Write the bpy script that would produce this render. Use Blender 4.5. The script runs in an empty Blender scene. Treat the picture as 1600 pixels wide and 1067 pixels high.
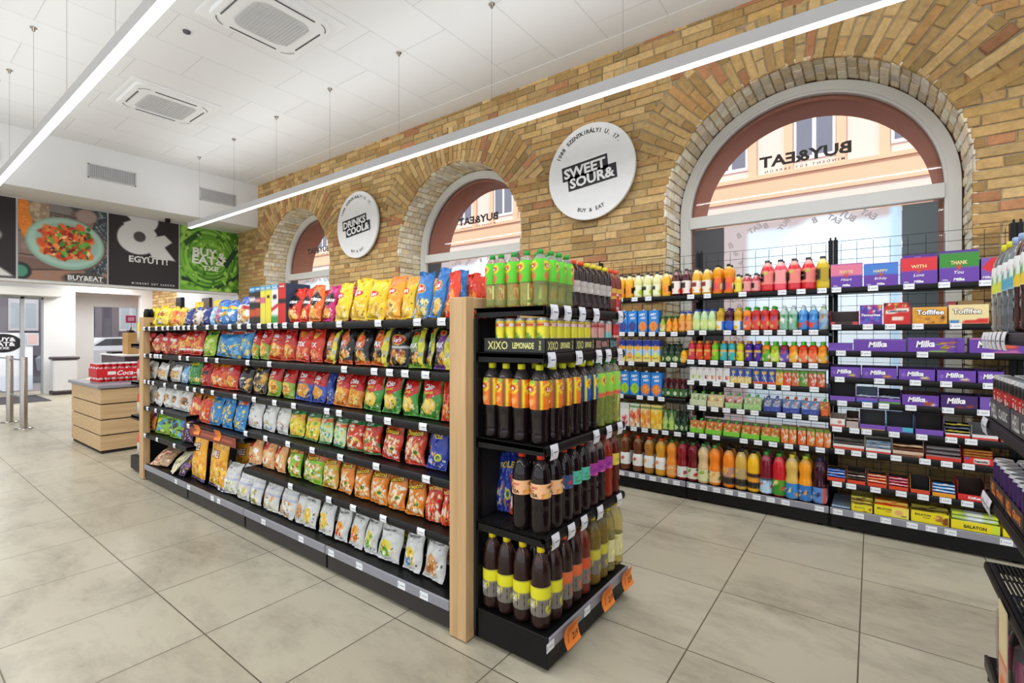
import bpy, math, random
import numpy as np
from mathutils import Vector, noise

# ------------------------------------------------------------------ camera, world, light, exposure
sc = bpy.context.scene
COL = sc.collection
FPX, HY, CX, CAMZ = 758.0, 524.0, 800.0, 1.3636
YAW = math.atan2(563.0, FPX)
SN, CS = math.sin(YAW), math.cos(YAW)

cam_d = bpy.data.cameras.new('camera')
cam_d.sensor_width = 36.0
cam_d.lens = FPX / 1600 * 36
cam_d.shift_y = -(533.5 - HY) / 1600
cam_d.clip_start = 0.02
cam_d.clip_end = 300
cam = bpy.data.objects.new('camera', cam_d)
COL.objects.link(cam)
cam.location = (0, 0, CAMZ)
cam.rotation_euler = (math.pi / 2, 0, YAW)
sc.camera = cam

w = bpy.data.worlds.new('daylight')
sc.world = w
w.use_nodes = True
bg = w.node_tree.nodes['Background']
bg.inputs[0].default_value = (0.88, 0.94, 1.0, 1)
bg.inputs[1].default_value = 1.65

sd = bpy.data.lights.new('sun', 'SUN')
sd.energy = 3.8
sd.angle = 0.01
sd.color = (1.0, 0.95, 0.86)
sun = bpy.data.objects.new('sun', sd)
COL.objects.link(sun)
sun.rotation_euler = Vector((0.25, 0.50, -0.83)).to_track_quat('-Z', 'Y').to_euler()

sc.view_settings.view_transform = 'Standard'
sc.view_settings.look = 'None'
sc.view_settings.gamma = 1
sc.view_settings.use_curve_mapping = False
sc.view_settings.exposure = 0.0
sc.cycles.use_denoising = True
sc.cycles.max_bounces = 7
sc.cycles.diffuse_bounces = 4
sc.cycles.glossy_bounces = 3
sc.cycles.transmission_bounces = 5
sc.cycles.transparent_max_bounces = 6
sc.cycles.sample_clamp_indirect = 4.0
sc.cycles.caustics_reflective = False
sc.cycles.caustics_refractive = False

# lines of light: (Y of the strip, X from, X to)
STRIP_Z = 3.19
STRIPS = [(3.365, -9.35, 2.6), (1.0, -9.35, 2.6), (-1.37, -9.35, 2.6)]
for sy, sx0, sx1 in STRIPS:
    ld = bpy.data.lights.new('strip_glow', 'AREA')
    ld.shape = 'RECTANGLE'
    ld.size = sx1 - sx0
    ld.size_y = 0.05
    ld.energy = 84
    ld.color = (0.965, 0.985, 1.0)
    lo = bpy.data.objects.new('strip_glow', ld)
    COL.objects.link(lo)
    lo.location = ((sx0 + sx1) / 2, sy, STRIP_Z - 0.012)
    lu = bpy.data.lights.new('ceiling_fill', 'AREA')      # fill lamp added above the fitting to brighten the ceiling
    lu.shape = 'RECTANGLE'; lu.size = sx1 - sx0; lu.size_y = 0.05; lu.energy = 52; lu.color = (0.95, 0.98, 1.0)
    uo = bpy.data.objects.new('ceiling_fill', lu); COL.objects.link(uo)
    uo.location = ((sx0 + sx1) / 2, sy, STRIP_Z + 0.10); uo.rotation_euler = (math.pi, 0, 0)

for ex, ey, ez, ew in ((-13.2, 1.2, 2.74, 75), (-14.0, 3.6, 2.74, 80)):      # unseen fill lamps added to brighten the entrance
    ld = bpy.data.lights.new('entrance_fill', 'AREA'); ld.shape = 'RECTANGLE'; ld.size = 3.0; ld.size_y = 0.5; ld.energy = ew
    lo = bpy.data.objects.new('entrance_fill', ld); COL.objects.link(lo); lo.location = (ex, ey, ez)

# ------------------------------------------------------------------ helpers
def at_y(px, Y, py=None):
    """world X (and Z) of the point seen at photograph pixel px on the plane Y = const"""
    r = (px - CX) / FPX
    d = Y / (CS + SN * r)
    X = -SN * d + CS * r * d
    return X if py is None else (X, CAMZ - (py - HY) / FPX * d)

def at_x(px, X):
    r = (px - CX) / FPX
    d = X / (-SN + CS * r)
    return CS * d + SN * r * d

def hx(c):
    if isinstance(c, str):
        c = c.lstrip('#')
        if len(c) == 3: c = ''.join(k * 2 for k in c)
        return np.array([int(c[i:i + 2], 16) / 255 for i in (0, 2, 4)])
    return np.array(c[:3], float)

def lin(c):
    c = hx(c)
    return tuple(np.where(c <= 0.04045, c / 12.92, ((c + 0.055) / 1.055) ** 2.4))

MATS = {}
def mat(name, color='#888', rough=0.5, metal=0.0, trans=0.0, coat=0.0, nscale=8.0, namt=0.06, bump=0.0, bscale=40.0, emit=0.0, ior=1.45, alpha=1.0, attr=False, spec=None):
    """a node-based material: colour (or printed colours) varied by noise, optional bump"""
    if name in MATS: return MATS[name]
    m = bpy.data.materials.new(name)
    m.use_nodes = True
    nt = m.node_tree
    b = nt.nodes['Principled BSDF']
    L = nt.links.new
    tc = nt.nodes.new('ShaderNodeTexCoord')
    nz = nt.nodes.new('ShaderNodeTexNoise')
    nz.inputs['Scale'].default_value = nscale
    nz.inputs['Detail'].default_value = 3
    L(tc.outputs['Object'], nz.inputs['Vector'])
    mr = nt.nodes.new('ShaderNodeMapRange')
    mr.inputs['To Min'].default_value = 1 - namt
    mr.inputs['To Max'].default_value = 1 + namt
    L(nz.outputs['Fac'], mr.inputs['Value'])
    sca = nt.nodes.new('ShaderNodeVectorMath'); sca.operation = 'SCALE'
    L(mr.outputs[0], sca.inputs['Scale'])
    if attr:
        at = nt.nodes.new('ShaderNodeAttribute'); at.attribute_name = 'Col'
        L(at.outputs['Color'], sca.inputs[0])
    else:
        sca.inputs[0].default_value = lin(color)
    L(sca.outputs[0], b.inputs['Base Color'])
    b.inputs['Roughness'].default_value = rough
    b.inputs['Metallic'].default_value = metal
    b.inputs['Transmission Weight'].default_value = trans
    b.inputs['Coat Weight'].default_value = coat
    b.inputs['IOR'].default_value = ior
    b.inputs['Alpha'].default_value = alpha
    if spec is not None: b.inputs['Specular IOR Level'].default_value = spec
    if emit:
        L(sca.outputs[0], b.inputs['Emission Color'])
        b.inputs['Emission Strength'].default_value = emit
    if bump:
        n2 = nt.nodes.new('ShaderNodeTexNoise')
        n2.inputs['Scale'].default_value = bscale
        n2.inputs['Detail'].default_value = 4
        L(tc.outputs['Object'], n2.inputs['Vector'])
        bp = nt.nodes.new('ShaderNodeBump')
        bp.inputs['Strength'].default_value = bump
        bp.inputs['Distance'].default_value = 0.01
        L(n2.outputs['Fac'], bp.inputs['Height'])
        L(bp.outputs[0], b.inputs['Normal'])
    MATS[name] = m
    return m

class MB:
    """collects shapes into ONE mesh, each vertex with a printed colour"""
    def __init__(s): s.v = []; s.f = []; s.c = []; s.m = []; s.sm = []; s.n = 0
    def add(s, V, F, C='#fff', m=0, smooth=False):
        V = np.asarray(V, float).reshape(-1, 3)
        C = hx(C) if isinstance(C, str) else np.asarray(C, float)
        if C.ndim == 1: C = np.tile(C, (len(V), 1))
        n = s.n
        s.v.append(V); s.c.append(C)
        for f in F: s.f.append([i + n for i in f])
        s.m += [m] * len(F); s.sm += [smooth] * len(F)
        s.n += len(V)
        return s
    def box(s, x0, x1, y0, y1, z0, z1, C='#fff', m=0):
        V = [(x, y, z) for z in (z0, z1) for y in (y0, y1) for x in (x0, x1)]
        F = [(0, 2, 3, 1), (4, 5, 7, 6), (0, 1, 5, 4), (2, 6, 7, 3), (0, 4, 6, 2), (1, 3, 7, 5)]
        return s.add(V, F, C, m)
    def bbox(s, x0, x1, y0, y1, z0, z1, b=0.003, C='#fff', m=0):
        """box with chamfered edges"""
        V = []; idx = {}
        xs, ys, zs = (x0, x1), (y0, y1), (z0, z1)
        for i in (0, 1):
            for j in (0, 1):
                for k in (0, 1):
                    sx, sy, sz = (1 if i == 0 else -1), (1 if j == 0 else -1), (1 if k == 0 else -1)
                    for a in range(3):
                        p = [xs[i] + b * sx, ys[j] + b * sy, zs[k] + b * sz]
                        p[a] = (xs[i], ys[j], zs[k])[a]
                        idx[i, j, k, a] = len(V); V.append(p)
        F = []
        for i in (0, 1): F.append([idx[i, 0, 0, 0], idx[i, 1, 0, 0], idx[i, 1, 1, 0], idx[i, 0, 1, 0]][::(-1 if i == 0 else 1)])
        for j in (0, 1): F.append([idx[0, j, 0, 1], idx[1, j, 0, 1], idx[1, j, 1, 1], idx[0, j, 1, 1]][::(1 if j == 0 else -1)])
        for k in (0, 1): F.append([idx[0, 0, k, 2], idx[1, 0, k, 2], idx[1, 1, k, 2], idx[0, 1, k, 2]][::(-1 if k == 0 else 1)])
        for i in (0, 1):
            for j in (0, 1): F.append([idx[i, j, 0, 0], idx[i, j, 1, 0], idx[i, j, 1, 1], idx[i, j, 0, 1]][::(1 if i == j else -1)])
        for i in (0, 1):
            for k in (0, 1): F.append([idx[i, 0, k, 0], idx[i, 1, k, 0], idx[i, 1, k, 2], idx[i, 0, k, 2]][::(-1 if i == k else 1)])
        for j in (0, 1):
            for k in (0, 1): F.append([idx[0, j, k, 1], idx[1, j, k, 1], idx[1, j, k, 2], idx[0, j, k, 2]][::(1 if j == k else -1)])
        for i in (0, 1):
            for j in (0, 1):
                for k in (0, 1): F.append([idx[i, j, k, 0], idx[i, j, k, 1], idx[i, j, k, 2]][::(1 if (i + j + k) % 2 == 1 else -1)])
        return s.add(V, F, C, m)
    def grid(s, P, C, m=0, smooth=True, flip=False, wrap=False):
        """P: (rows, cols, 3)"""
        r, c = P.shape[:2]
        F = []
        for j in range(r - 1):
            for i in range(c - 1 + (1 if wrap else 0)):
                i2 = (i + 1) % c
                q = (j * c + i, j * c + i2, (j + 1) * c + i2, (j + 1) * c + i)
                F.append(q[::-1] if flip else q)
        C = hx(C) if isinstance(C, str) else np.asarray(C, float)
        if C.ndim == 3: C = C.reshape(-1, 3)
        return s.add(P.reshape(-1, 3), F, C, m, smooth)
    def lathe(s, prof, C='#fff', m=0, seg=16, cx=0, cy=0, smooth=True, ridge=None):
        a = np.linspace(0, 2 * math.pi, seg, endpoint=False)
        P = np.zeros((len(prof), seg, 3)); Cc = np.zeros((len(prof), seg, 3))
        for j, p in enumerate(prof):
            r = p[0] * (1 if ridge is None else (1 + ridge(p[1], a)))
            P[j, :, 0] = cx + r * np.cos(a); P[j, :, 1] = cy + r * np.sin(a); P[j, :, 2] = p[1]
            Cc[j] = hx(p[2]) if len(p) > 2 else hx(C)
        return s.grid(P, Cc, m, smooth, wrap=True)
    def tube(s, p, q, r, C='#fff', m=0, seg=6):
        p, q = Vector(p), Vector(q)
        d = (q - p).normalized()
        u = d.orthogonal().normalized(); v = d.cross(u)
        V = []
        for e in (p, q):
            for i in range(seg):
                a = 2 * math.pi * i / seg
                V.append(e + r * (math.cos(a) * u + math.sin(a) * v))
        F = [(i, (i + 1) % seg, seg + (i + 1) % seg, seg + i) for i in range(seg)]
        F += [tuple(range(seg))[::-1], tuple(range(seg, 2 * seg))]
        return s.add([tuple(x) for x in V], F, C, m, False)
    def mesh(s, name):
        me = bpy.data.meshes.new(name)
        V = np.concatenate(s.v); C = np.concatenate(s.c)
        me.from_pydata(V.tolist(), [], s.f)
        me.polygons.foreach_set('material_index', s.m)
        me.polygons.foreach_set('use_smooth', s.sm)
        ca = me.color_attributes.new('Col', 'BYTE_COLOR', 'POINT')
        c4 = np.ones((len(V), 4)); c4[:, :3] = np.clip(C, 0, 1)
        ca.data.foreach_set('color_srgb', c4.ravel())
        me.update()
        return me

def link(name, me, parent=None, loc=(0, 0, 0), rot=(0, 0, 0)):
    o = bpy.data.objects.new(name, me)
    COL.objects.link(o)
    o.parent = parent
    o.location = loc
    o.rotation_euler = rot
    return o

def part(name, mb, mats, parent=None, loc=(0, 0, 0), rot=(0, 0, 0)):
    me = mb.mesh(name)
    for m in (mats if isinstance(mats, (list, tuple)) else [mats]): me.materials.append(m)
    return link(name, me, parent, loc, rot)

def tag(o, label=None, cat=None, group=None, kind=None):
    if label: o['label'] = label
    if cat: o['category'] = cat
    if group: o['group'] = group
    if kind: o['kind'] = kind
    return o

def empty(name, loc=(0, 0, 0), rotz=0.0):
    return link(name, None, None, loc, (0, 0, rotz))

_T = {}
LIFT = (0, -.0012, 0)
def text2d(t, bold=0.02, shear=0.0, space=1.0):
    """letters as flat triangles, height of a capital = 1, centred"""
    bold = min(bold, .035)
    k = (t, bold, shear, space)
    if k in _T: return _T[k]
    cu = bpy.data.curves.new('lettering', 'FONT')
    cu.body = t; cu.size = 1.0; cu.offset = bold; cu.shear = shear; cu.resolution_u = 2
    cu.space_character = space
    cu.fill_mode = 'BOTH'
    o = bpy.data.objects.new('lettering', cu)
    COL.objects.link(o)
    me = bpy.data.meshes.new_from_object(o.evaluated_get(bpy.context.evaluated_depsgraph_get()))
    V = np.array([v.co[:2] for v in me.vertices]).reshape(-1, 2)
    F = [tuple(p.vertices) for p in me.polygons]
    bpy.data.objects.remove(o); bpy.data.curves.remove(cu); bpy.data.meshes.remove(me)
    if len(V):
        V = V / 0.70
        V[:, 0] -= (V[:, 0].min() + V[:, 0].max()) / 2
        V[:, 1] -= 0.5
    _T[k] = (V, F)
    return _T[k]

def put_text(mb, surf, t, u, v, h, C, asp=1.0, rot=0.0, bold=0.02, shear=0.0, wide=1.0, m=0, maxw=None, space=1.0, flip=False, edge=None):
    """surf(u, v) -> xyz just off a surface; h in v units; asp = surface width / height"""
    V, F = text2d(t, bold, shear, space)
    if not len(V): return
    X = V[:, 0] * h * wide; Y = V[:, 1] * h
    if maxw is not None:
        cw = (X.max() - X.min()) / asp
        if cw > maxw: X = X * maxw / cw
    if flip: X = -X; F = [f[::-1] for f in F]
    if edge:
        for k, (ex, ey) in enumerate(((.09, .05), (-.09, .05), (.09, -.08), (-.09, -.08), (0, .11), (0, -.13))):
            put_text(mb, lambda a, b: surf(a, b) , t, u + ex * h / asp, v + ey * h, h, edge, asp, rot, bold, shear, wide, m, maxw, space, flip)
        s0 = surf; surf = lambda a, b: 2.2 * 0 + s0(a, b) + np.array(LIFT)
    ca, sa = math.cos(rot), math.sin(rot)
    xx = X * ca - Y * sa; yy = X * sa + Y * ca
    mb.add(surf(u + xx / asp, v + yy), F, C, m)

def paint(ops, U, V, seed=0):
    """print layers on a sheet with coordinates U, V in 0..1"""
    C = np.ones(U.shape + (3,))
    rg = random.Random(seed)
    def mix(a, c):
        nonlocal C
        a = np.clip(a, 0, 1)[..., None]
        C = C * (1 - a) + hx(c) * a
    def sm(x, w=0.02): return np.clip(0.5 + x / w, 0, 1)
    for o in ops:
        k = o[0]
        if k == 'bg': mix(np.ones_like(U), o[1])
        elif k == 'g': mix(V, o[2]) if False else mix(np.clip((V - o[3]) / (o[4] - o[3]), 0, 1), o[2]) if len(o) > 3 else mix(V, o[2])
        elif k == 'v': mix(sm(V - o[1]) * sm(o[2] - V), o[3])
        elif k == 'u': mix(sm(U - o[1]) * sm(o[2] - U), o[3])
        elif k == 'r': mix(sm(U - o[1]) * sm(o[2] - U) * sm(V - o[3]) * sm(o[4] - V), o[5])
        elif k == 'e':
            _, u, v, ru, rv, c = o[:6]
            a = o[6] if len(o) > 6 else 0
            du, dv = U - u, V - v
            x = (du * math.cos(a) + dv * math.sin(a)) / ru; y = (-du * math.sin(a) + dv * math.cos(a)) / rv
            q = np.sqrt(x * x + y * y)
            mix(sm(1 - q, 0.02 / min(ru, rv)), c)
        elif k == 'l':   # below / above a slanted line: v < a + b u
            mix(sm(o[1] + o[2] * U - V), o[3])
        elif k == 'a':
            mix(sm(V - o[1] - o[2] * U), o[3])
        elif k == 'p':
            P = o[1]; q = np.full(U.shape, 9.0)
            n = len(P)
            ar = sum(P[i][0] * P[(i + 1) % n][1] - P[(i + 1) % n][0] * P[i][1] for i in range(n))
            sg = 1 if ar > 0 else -1
            for i in range(n):
                (x0, y0), (x1, y1) = P[i], P[(i + 1) % n]
                l = math.hypot(x1 - x0, y1 - y0) + 1e-9
                q = np.minimum(q, sg * ((x1 - x0) * (V - y0) - (y1 - y0) * (U - x0)) / l)
            mix(sm(q), o[2])
        elif k == 's':   # scattered blobs: n, size, colours, region
            _, n, s, cs, rgn = o[:5]
            for i in range(n):
                u = rg.uniform(rgn[0], rgn[1]); v = rg.uniform(rgn[2], rgn[3]); a = rg.uniform(0, 3.14)
                ru = s * rg.uniform(.5, 1.2); rv = s * rg.uniform(.3, .8)
                du, dv = U - u, V - v
                x = (du * math.cos(a) + dv * math.sin(a)) / ru; y = (-du * math.sin(a) + dv * math.cos(a)) / rv
                mix(sm(1 - np.sqrt(x * x + y * y), 0.5), rg.choice(cs))
    return C

ORD = 'zeroth first second third fourth fifth sixth seventh eighth ninth tenth eleventh twelfth thirteenth fourteenth fifteenth sixteenth seventeenth eighteenth nineteenth twentieth twenty-first twenty-second twenty-third twenty-fourth twenty-fifth twenty-sixth twenty-seventh twenty-eighth twenty-ninth thirtieth thirty-first thirty-second thirty-third thirty-fourth thirty-fifth'.split()

# materials used all over
PRINT = mat('printed_foil', attr=True, rough=0.24, nscale=14, namt=0.10, bump=0.6, bscale=30, coat=0.12)
PAPER = mat('printed_card', attr=True, rough=0.45, nscale=10, namt=0.04)
LABEL = mat('printed_label', attr=True, rough=0.35, nscale=10, namt=0.05)
BLACK = mat('black_painted_steel', '#0d0c0e', rough=0.42, nscale=30, namt=0.15, spec=.3)
CHAR = mat('charcoal_steel', '#2b2729', rough=0.42, nscale=20, namt=0.1)
RAILG = mat('grey_plastic_rail', '#8d8d96', rough=0.3, nscale=20, namt=0.08)
OAK = None
WHITE = mat('white_paint', '#e2e2e3', rough=0.85, nscale=3, namt=0.02)
WFRAME = mat('white_frame', '#e6e6e2', rough=0.4, nscale=5, namt=0.02)
CHROME = mat('brushed_steel', '#a9a29b', rough=0.25, metal=1.0, nscale=30, namt=0.08)

# ------------------------------------------------------------------ the shell
def tex_mat(name, build, rough=0.5):
    m = bpy.data.materials.new(name); m.use_nodes = True
    nt = m.node_tree
    b = nt.nodes['Principled BSDF']; b.inputs['Roughness'].default_value = rough
    build(nt, b, lambda t: nt.nodes.new(t), nt.links.new)
    return m

def _floor(nt, b, N, L):
    tc = N('ShaderNodeTexCoord')
    mp = N('ShaderNodeMapping'); mp.inputs['Location'].default_value = (0.047, -0.942 + 0.6, 0)
    L(tc.outputs['Object'], mp.inputs['Vector'])
    br = N('ShaderNodeTexBrick')
    br.offset = 0; br.squash = 1
    for k, v in (('Scale', 1), ('Mortar Size', 0.003), ('Mortar Smooth', 0.1), ('Bias', 0), ('Brick Width', 0.6), ('Row Height', 0.6)): br.inputs[k].default_value = v
    br.inputs['Color1'].default_value = (*lin('#bfb8a4'), 1); br.inputs['Color2'].default_value = (*lin('#b6ae9a'), 1); br.inputs['Mortar'].default_value = (*lin('#5d5444'), 1)
    L(mp.outputs[0], br.inputs['Vector'])
    m2 = N('ShaderNodeMapping'); m2.inputs['Scale'].default_value = (1.0, 1.9, 1)
    L(tc.outputs['Object'], m2.inputs['Vector'])
    n1 = N('ShaderNodeTexNoise'); n1.inputs['Scale'].default_value = 1.3; n1.inputs['Detail'].default_value = 8; n1.inputs['Roughness'].default_value = 0.72; n1.inputs['Distortion'].default_value = 0.25
    L(m2.outputs[0], n1.inputs['Vector'])
    cr = N('ShaderNodeValToRGB'); cr.color_ramp.elements[0].position = 0.46; cr.color_ramp.elements[1].position = 0.70
    cr.color_ramp.elements[0].color = (0, 0, 0, 1); cr.color_ramp.elements[1].color = (1, 1, 1, 1)
    L(n1.outputs['Fac'], cr.inputs[0])
    n3 = N('ShaderNodeTexNoise'); n3.inputs['Scale'].default_value = 14; n3.inputs['Detail'].default_value = 6; n3.inputs['Roughness'].default_value = 0.7
    L(m2.outputs[0], n3.inputs['Vector'])
    m0 = N('ShaderNodeMath'); m0.operation = 'MULTIPLY'; L(cr.outputs[0], m0.inputs[0]); L(n3.outputs['Fac'], m0.inputs[1])
    mm = N('ShaderNodeMath'); mm.operation = 'MULTIPLY'; mm.use_clamp = True; mm.inputs[1].default_value = 1.15; L(m0.outputs[0], mm.inputs[0])
    mx = N('ShaderNodeMix'); mx.data_type = 'RGBA'; mx.blend_type = 'MIX'
    L(mm.outputs[0], mx.inputs[0]); L(br.outputs['Color'], mx.inputs[6]); mx.inputs[7].default_value = (*lin('#73685a'), 1)
    L(mx.outputs[2], b.inputs['Base Color'])
    rr = N('ShaderNodeMapRange'); rr.inputs['To Min'].default_value = 0.22; rr.inputs['To Max'].default_value = 0.42
    L(n3.outputs['Fac'], rr.inputs['Value']); L(rr.outputs[0], b.inputs['Roughness'])
    bp = N('ShaderNodeBump'); bp.inputs['Strength'].default_value = 0.25; bp.inputs['Distance'].default_value = 0.002; bp.invert = True
    L(br.outputs['Fac'], bp.inputs['Height']); L(bp.outputs[0], b.inputs['Normal'])
FLOORM = tex_mat('stone_floor_tiles', _floor)

def _ceil(nt, b, N, L):
    tc = N('ShaderNodeTexCoord')
    mp = N('ShaderNodeMapping'); mp.inputs['Rotation'].default_value = (0, 0, math.pi / 2); mp.inputs['Location'].default_value = (3.38 + 1.2, 0.1, 0)
    mp.vector_type = 'TEXTURE'
    sp = N('ShaderNodeSeparateXYZ'); L(tc.outputs['Object'], sp.inputs[0])
    cb = N('ShaderNodeCombineXYZ')
    a1 = N('ShaderNodeMath'); a1.operation = 'ADD'; a1.inputs[1].default_value = -3.38 + 12.0; L(sp.outputs['Y'], a1.inputs[0]); L(a1.outputs[0], cb.inputs[0])
    a2 = N('ShaderNodeMath'); a2.operation = 'ADD'; a2.inputs[1].default_value = 3.31 + 12.0; L(sp.outputs['X'], a2.inputs[0]); L(a2.outputs[0], cb.inputs[1])
    br = N('ShaderNodeTexBrick'); br.offset = 0.35
    for k, v in (('Scale', 1), ('Mortar Size', 0.004), ('Mortar Smooth', 0.2), ('Bias', 0), ('Brick Width', 1.2), ('Row Height', 0.6)): br.inputs[k].default_value = v
    br.inputs['Color1'].default_value = (*lin('#dededf'), 1); br.inputs['Color2'].default_value = (*lin('#dadadb'), 1); br.inputs['Mortar'].default_value = (*lin('#c2c2c4'), 1)
    L(cb.outputs[0], br.inputs['Vector']); L(br.outputs['Color'], b.inputs['Base Color'])
    bp = N('ShaderNodeBump'); bp.inputs['Strength'].default_value = 0.5; bp.inputs['Distance'].default_value = 0.004; bp.invert = True
    L(br.outputs['Fac'], bp.inputs['Height']); L(bp.outputs[0], b.inputs['Normal'])
CEILM = tex_mat('ceiling_tiles', _ceil, 0.9)

def _wood(c1, c2, axis):
    def f(nt, b, N, L):
        tc = N('ShaderNodeTexCoord'); mp = N('ShaderNodeMapping')
        s = [26, 26, 26]; s[axis] = 1.6
        mp.inputs['Scale'].default_value = s
        L(tc.outputs['Object'], mp.inputs['Vector'])
        n = N('ShaderNodeTexNoise'); n.inputs['Scale'].default_value = 1; n.inputs['Detail'].default_value = 5; n.inputs['Distortion'].default_value = 0.4
        L(mp.outputs[0], n.inputs['Vector'])
        cr = N('ShaderNodeValToRGB')
        cr.color_ramp.elements[0].position = 0.3; cr.color_ramp.elements[1].position = 0.7
        cr.color_ramp.elements[0].color = (*lin(c1), 1); cr.color_ramp.elements[1].color = (*lin(c2), 1)
        L(n.outputs['Fac'], cr.inputs[0]); L(cr.outputs[0], b.inputs['Base Color'])
    return f
OAK = tex_mat('oak_laminate_upright', _wood('#b99467', '#d3b083', 2), 0.45)
OAKH = tex_mat('oak_laminate_boards', _wood('#c09d71', '#d6b78c', 1), 0.45)

def _brick(nt, b, N, L):
    at = N('ShaderNodeAttribute'); at.attribute_name = 'Col'
    tc = N('ShaderNodeTexCoord')
    n = N('ShaderNodeTexNoise'); n.inputs['Scale'].default_value = 22; n.inputs['Detail'].default_value = 6; n.inputs['Roughness'].default_value = 0.65
    L(tc.outputs['Object'], n.inputs['Vector'])
    mr = N('ShaderNodeMapRange'); mr.inputs['From Min'].default_value = 0.3; mr.inputs['From Max'].default_value = 0.7; mr.inputs['To Min'].default_value = 0.80; mr.inputs['To Max'].default_value = 1.14
    L(n.outputs['Fac'], mr.inputs['Value'])
    sc_ = N('ShaderNodeVectorMath'); sc_.operation = 'SCALE'; L(at.outputs['Color'], sc_.inputs[0]); L(mr.outputs[0], sc_.inputs['Scale'])
    L(sc_.outputs[0], b.inputs['Base Color'])
    bp = N('ShaderNodeBump'); bp.inputs['Strength'].default_value = 0.8; bp.inputs['Distance'].default_value = 0.012
    L(n.outputs['Fac'], bp.inputs['Height']); L(bp.outputs[0], b.inputs['Normal'])
BRICKM = tex_mat('old_ochre_brick', _brick, 0.9)

def _glass(nt, b, N, L):
    out = nt.nodes['Material Output']
    tr = N('ShaderNodeBsdfTransparent'); gl = N('ShaderNodeBsdfGlossy'); gl.inputs['Roughness'].default_value = 0.02
    nz = N('ShaderNodeTexNoise'); nz.inputs['Scale'].default_value = 0.7
    mr = N('ShaderNodeMapRange'); mr.inputs['To Min'].default_value = 0.93; mr.inputs['To Max'].default_value = 0.98
    L(nz.outputs['Fac'], mr.inputs['Value']); cb = N('ShaderNodeCombineColor')
    for i in range(3): L(mr.outputs[0], cb.inputs[i])
    L(cb.outputs[0], tr.inputs[0])
    fr = N('ShaderNodeFresnel'); fr.inputs['IOR'].default_value = 1.4
    mx = N('ShaderNodeMixShader'); L(fr.outputs[0], mx.inputs[0]); L(tr.outputs[0], mx.inputs[1]); L(gl.outputs[0], mx.inputs[2]); L(mx.outputs[0], out.inputs[0])
GLASS = tex_mat('window_glass', _glass)

YW, CEIL = 4.70, 4.32
def struct(name, mb, mats, **k):
    o = part(name, mb, mats, **k); o['kind'] = 'structure'; return o

mb = MB(); mb.box(-16.4, 4.5, -4.5, 5.0, -0.12, 0.0); struct('floor', mb, FLOORM)
mb = MB(); mb.box(-9.76, 4.5, -4.5, 4.45, CEIL, CEIL + 0.1); struct('ceiling', mb, CEILM)
mb = MB(); mb.box(-9.76, 4.5, 4.45, 5.6, CEIL - 0.004, CEIL + 0.1); struct('trim_1', mb, WHITE)

ARCHES = [(-0.525, 2.56, 1.09), (-4.464, 2.56, 1.09), (-8.40, 2.56, 1.09)]
RO, SILL = 1.60, 0.45
BR = ['#c4a068', '#caa871', '#b9935a', '#d0b07a', '#c29b65', '#b9825a', '#ccab75', '#ae8f5b', '#c8a26b', '#bb905a', '#c9a76f', '#c4a36e', '#c19d61', '#cead77']
rb = random.Random(5)
def brick_box(mb, o, ax, ay, an, w, h, cols, jit=0.005, dep=0.03, seed=None):
    """one brick: centre o on the wall face, half sizes along unit vectors ax, ay, standing out along an"""
    j = lambda s: rb.uniform(-s, s)
    c = hx(rb.choice(cols)) * rb.uniform(0.90, 1.08)
    o = np.array(o) + an * (rb.uniform(0.0, jit * 2))
    b = 0.0055
    V = []
    for k, (d, e) in enumerate(((-dep, 0), (0 - b, 0), (0, b))):
        for sx, sy in ((-1, -1), (1, -1), (1, 1), (-1, 1)):
            V.append(o + ax * (sx * (w / 2 - e) + j(jit * .6)) + ay * (sy * (h / 2 - e) + j(jit * .6)) + an * (d + (j(jit * .5) if k == 2 else 0)))
    F = [(8, 9, 10, 11)]
    for a in (0, 4):
        for i in range(4): F.append((a + i, a + (i + 1) % 4, a + 4 + (i + 1) % 4, a + 4 + i))
    C = np.array([c * 0.98] * 8 + [c] * 4)
    mb.add(V, F, C)

EX, EZ, NY = np.array([1., 0, 0]), np.array([0, 0, 1.]), np.array([0, -1., 0])
EY = np.array([0, 1., 0])
def brick_wall(mb, x0, x1, z0, z1, arches, y=YW):
    ch = 0.0765
    z = z0; row = 0
    while z < z1 - 0.02:
        zm = z + ch / 2
        gaps = []
        for cx, cz, r in arches:
            dz = zm - cz
            if zm < SILL: continue
            if dz <= 0: gaps.append((cx - r, cx + r))
            else:
                if abs(dz) < RO:
                    o = math.sqrt(RO * RO - dz * dz)
                    if math.degrees(math.atan2(dz, o)) < 24: o = math.sqrt(max(r * r - dz * dz, 0)) + 0.02
                    gaps.append((cx - o, cx + o))
        gaps.sort()
        spans = []; a = x0
        for g in gaps:
            if g[0] > a: spans.append((a, g[0]))
            a = max(a, g[1])
        if a < x1: spans.append((a, x1))
        for s0, s1 in spans:
            x = s0; first = True
            while x < s1 - 0.012:
                L = rb.choice([0.285, 0.285, 0.275, 0.14]) + rb.uniform(-.012, .012)
                if first and row % 2: L *= 0.5
                first = False
                if s1 - (x + L) < 0.06: L = s1 - x
                brick_box(mb, (x + L / 2, y, zm + rb.uniform(-.003, .003)), EX, EZ, NY, L - 0.008, ch - 0.008, BR)
                x += L
        z += ch; row += 1

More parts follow.
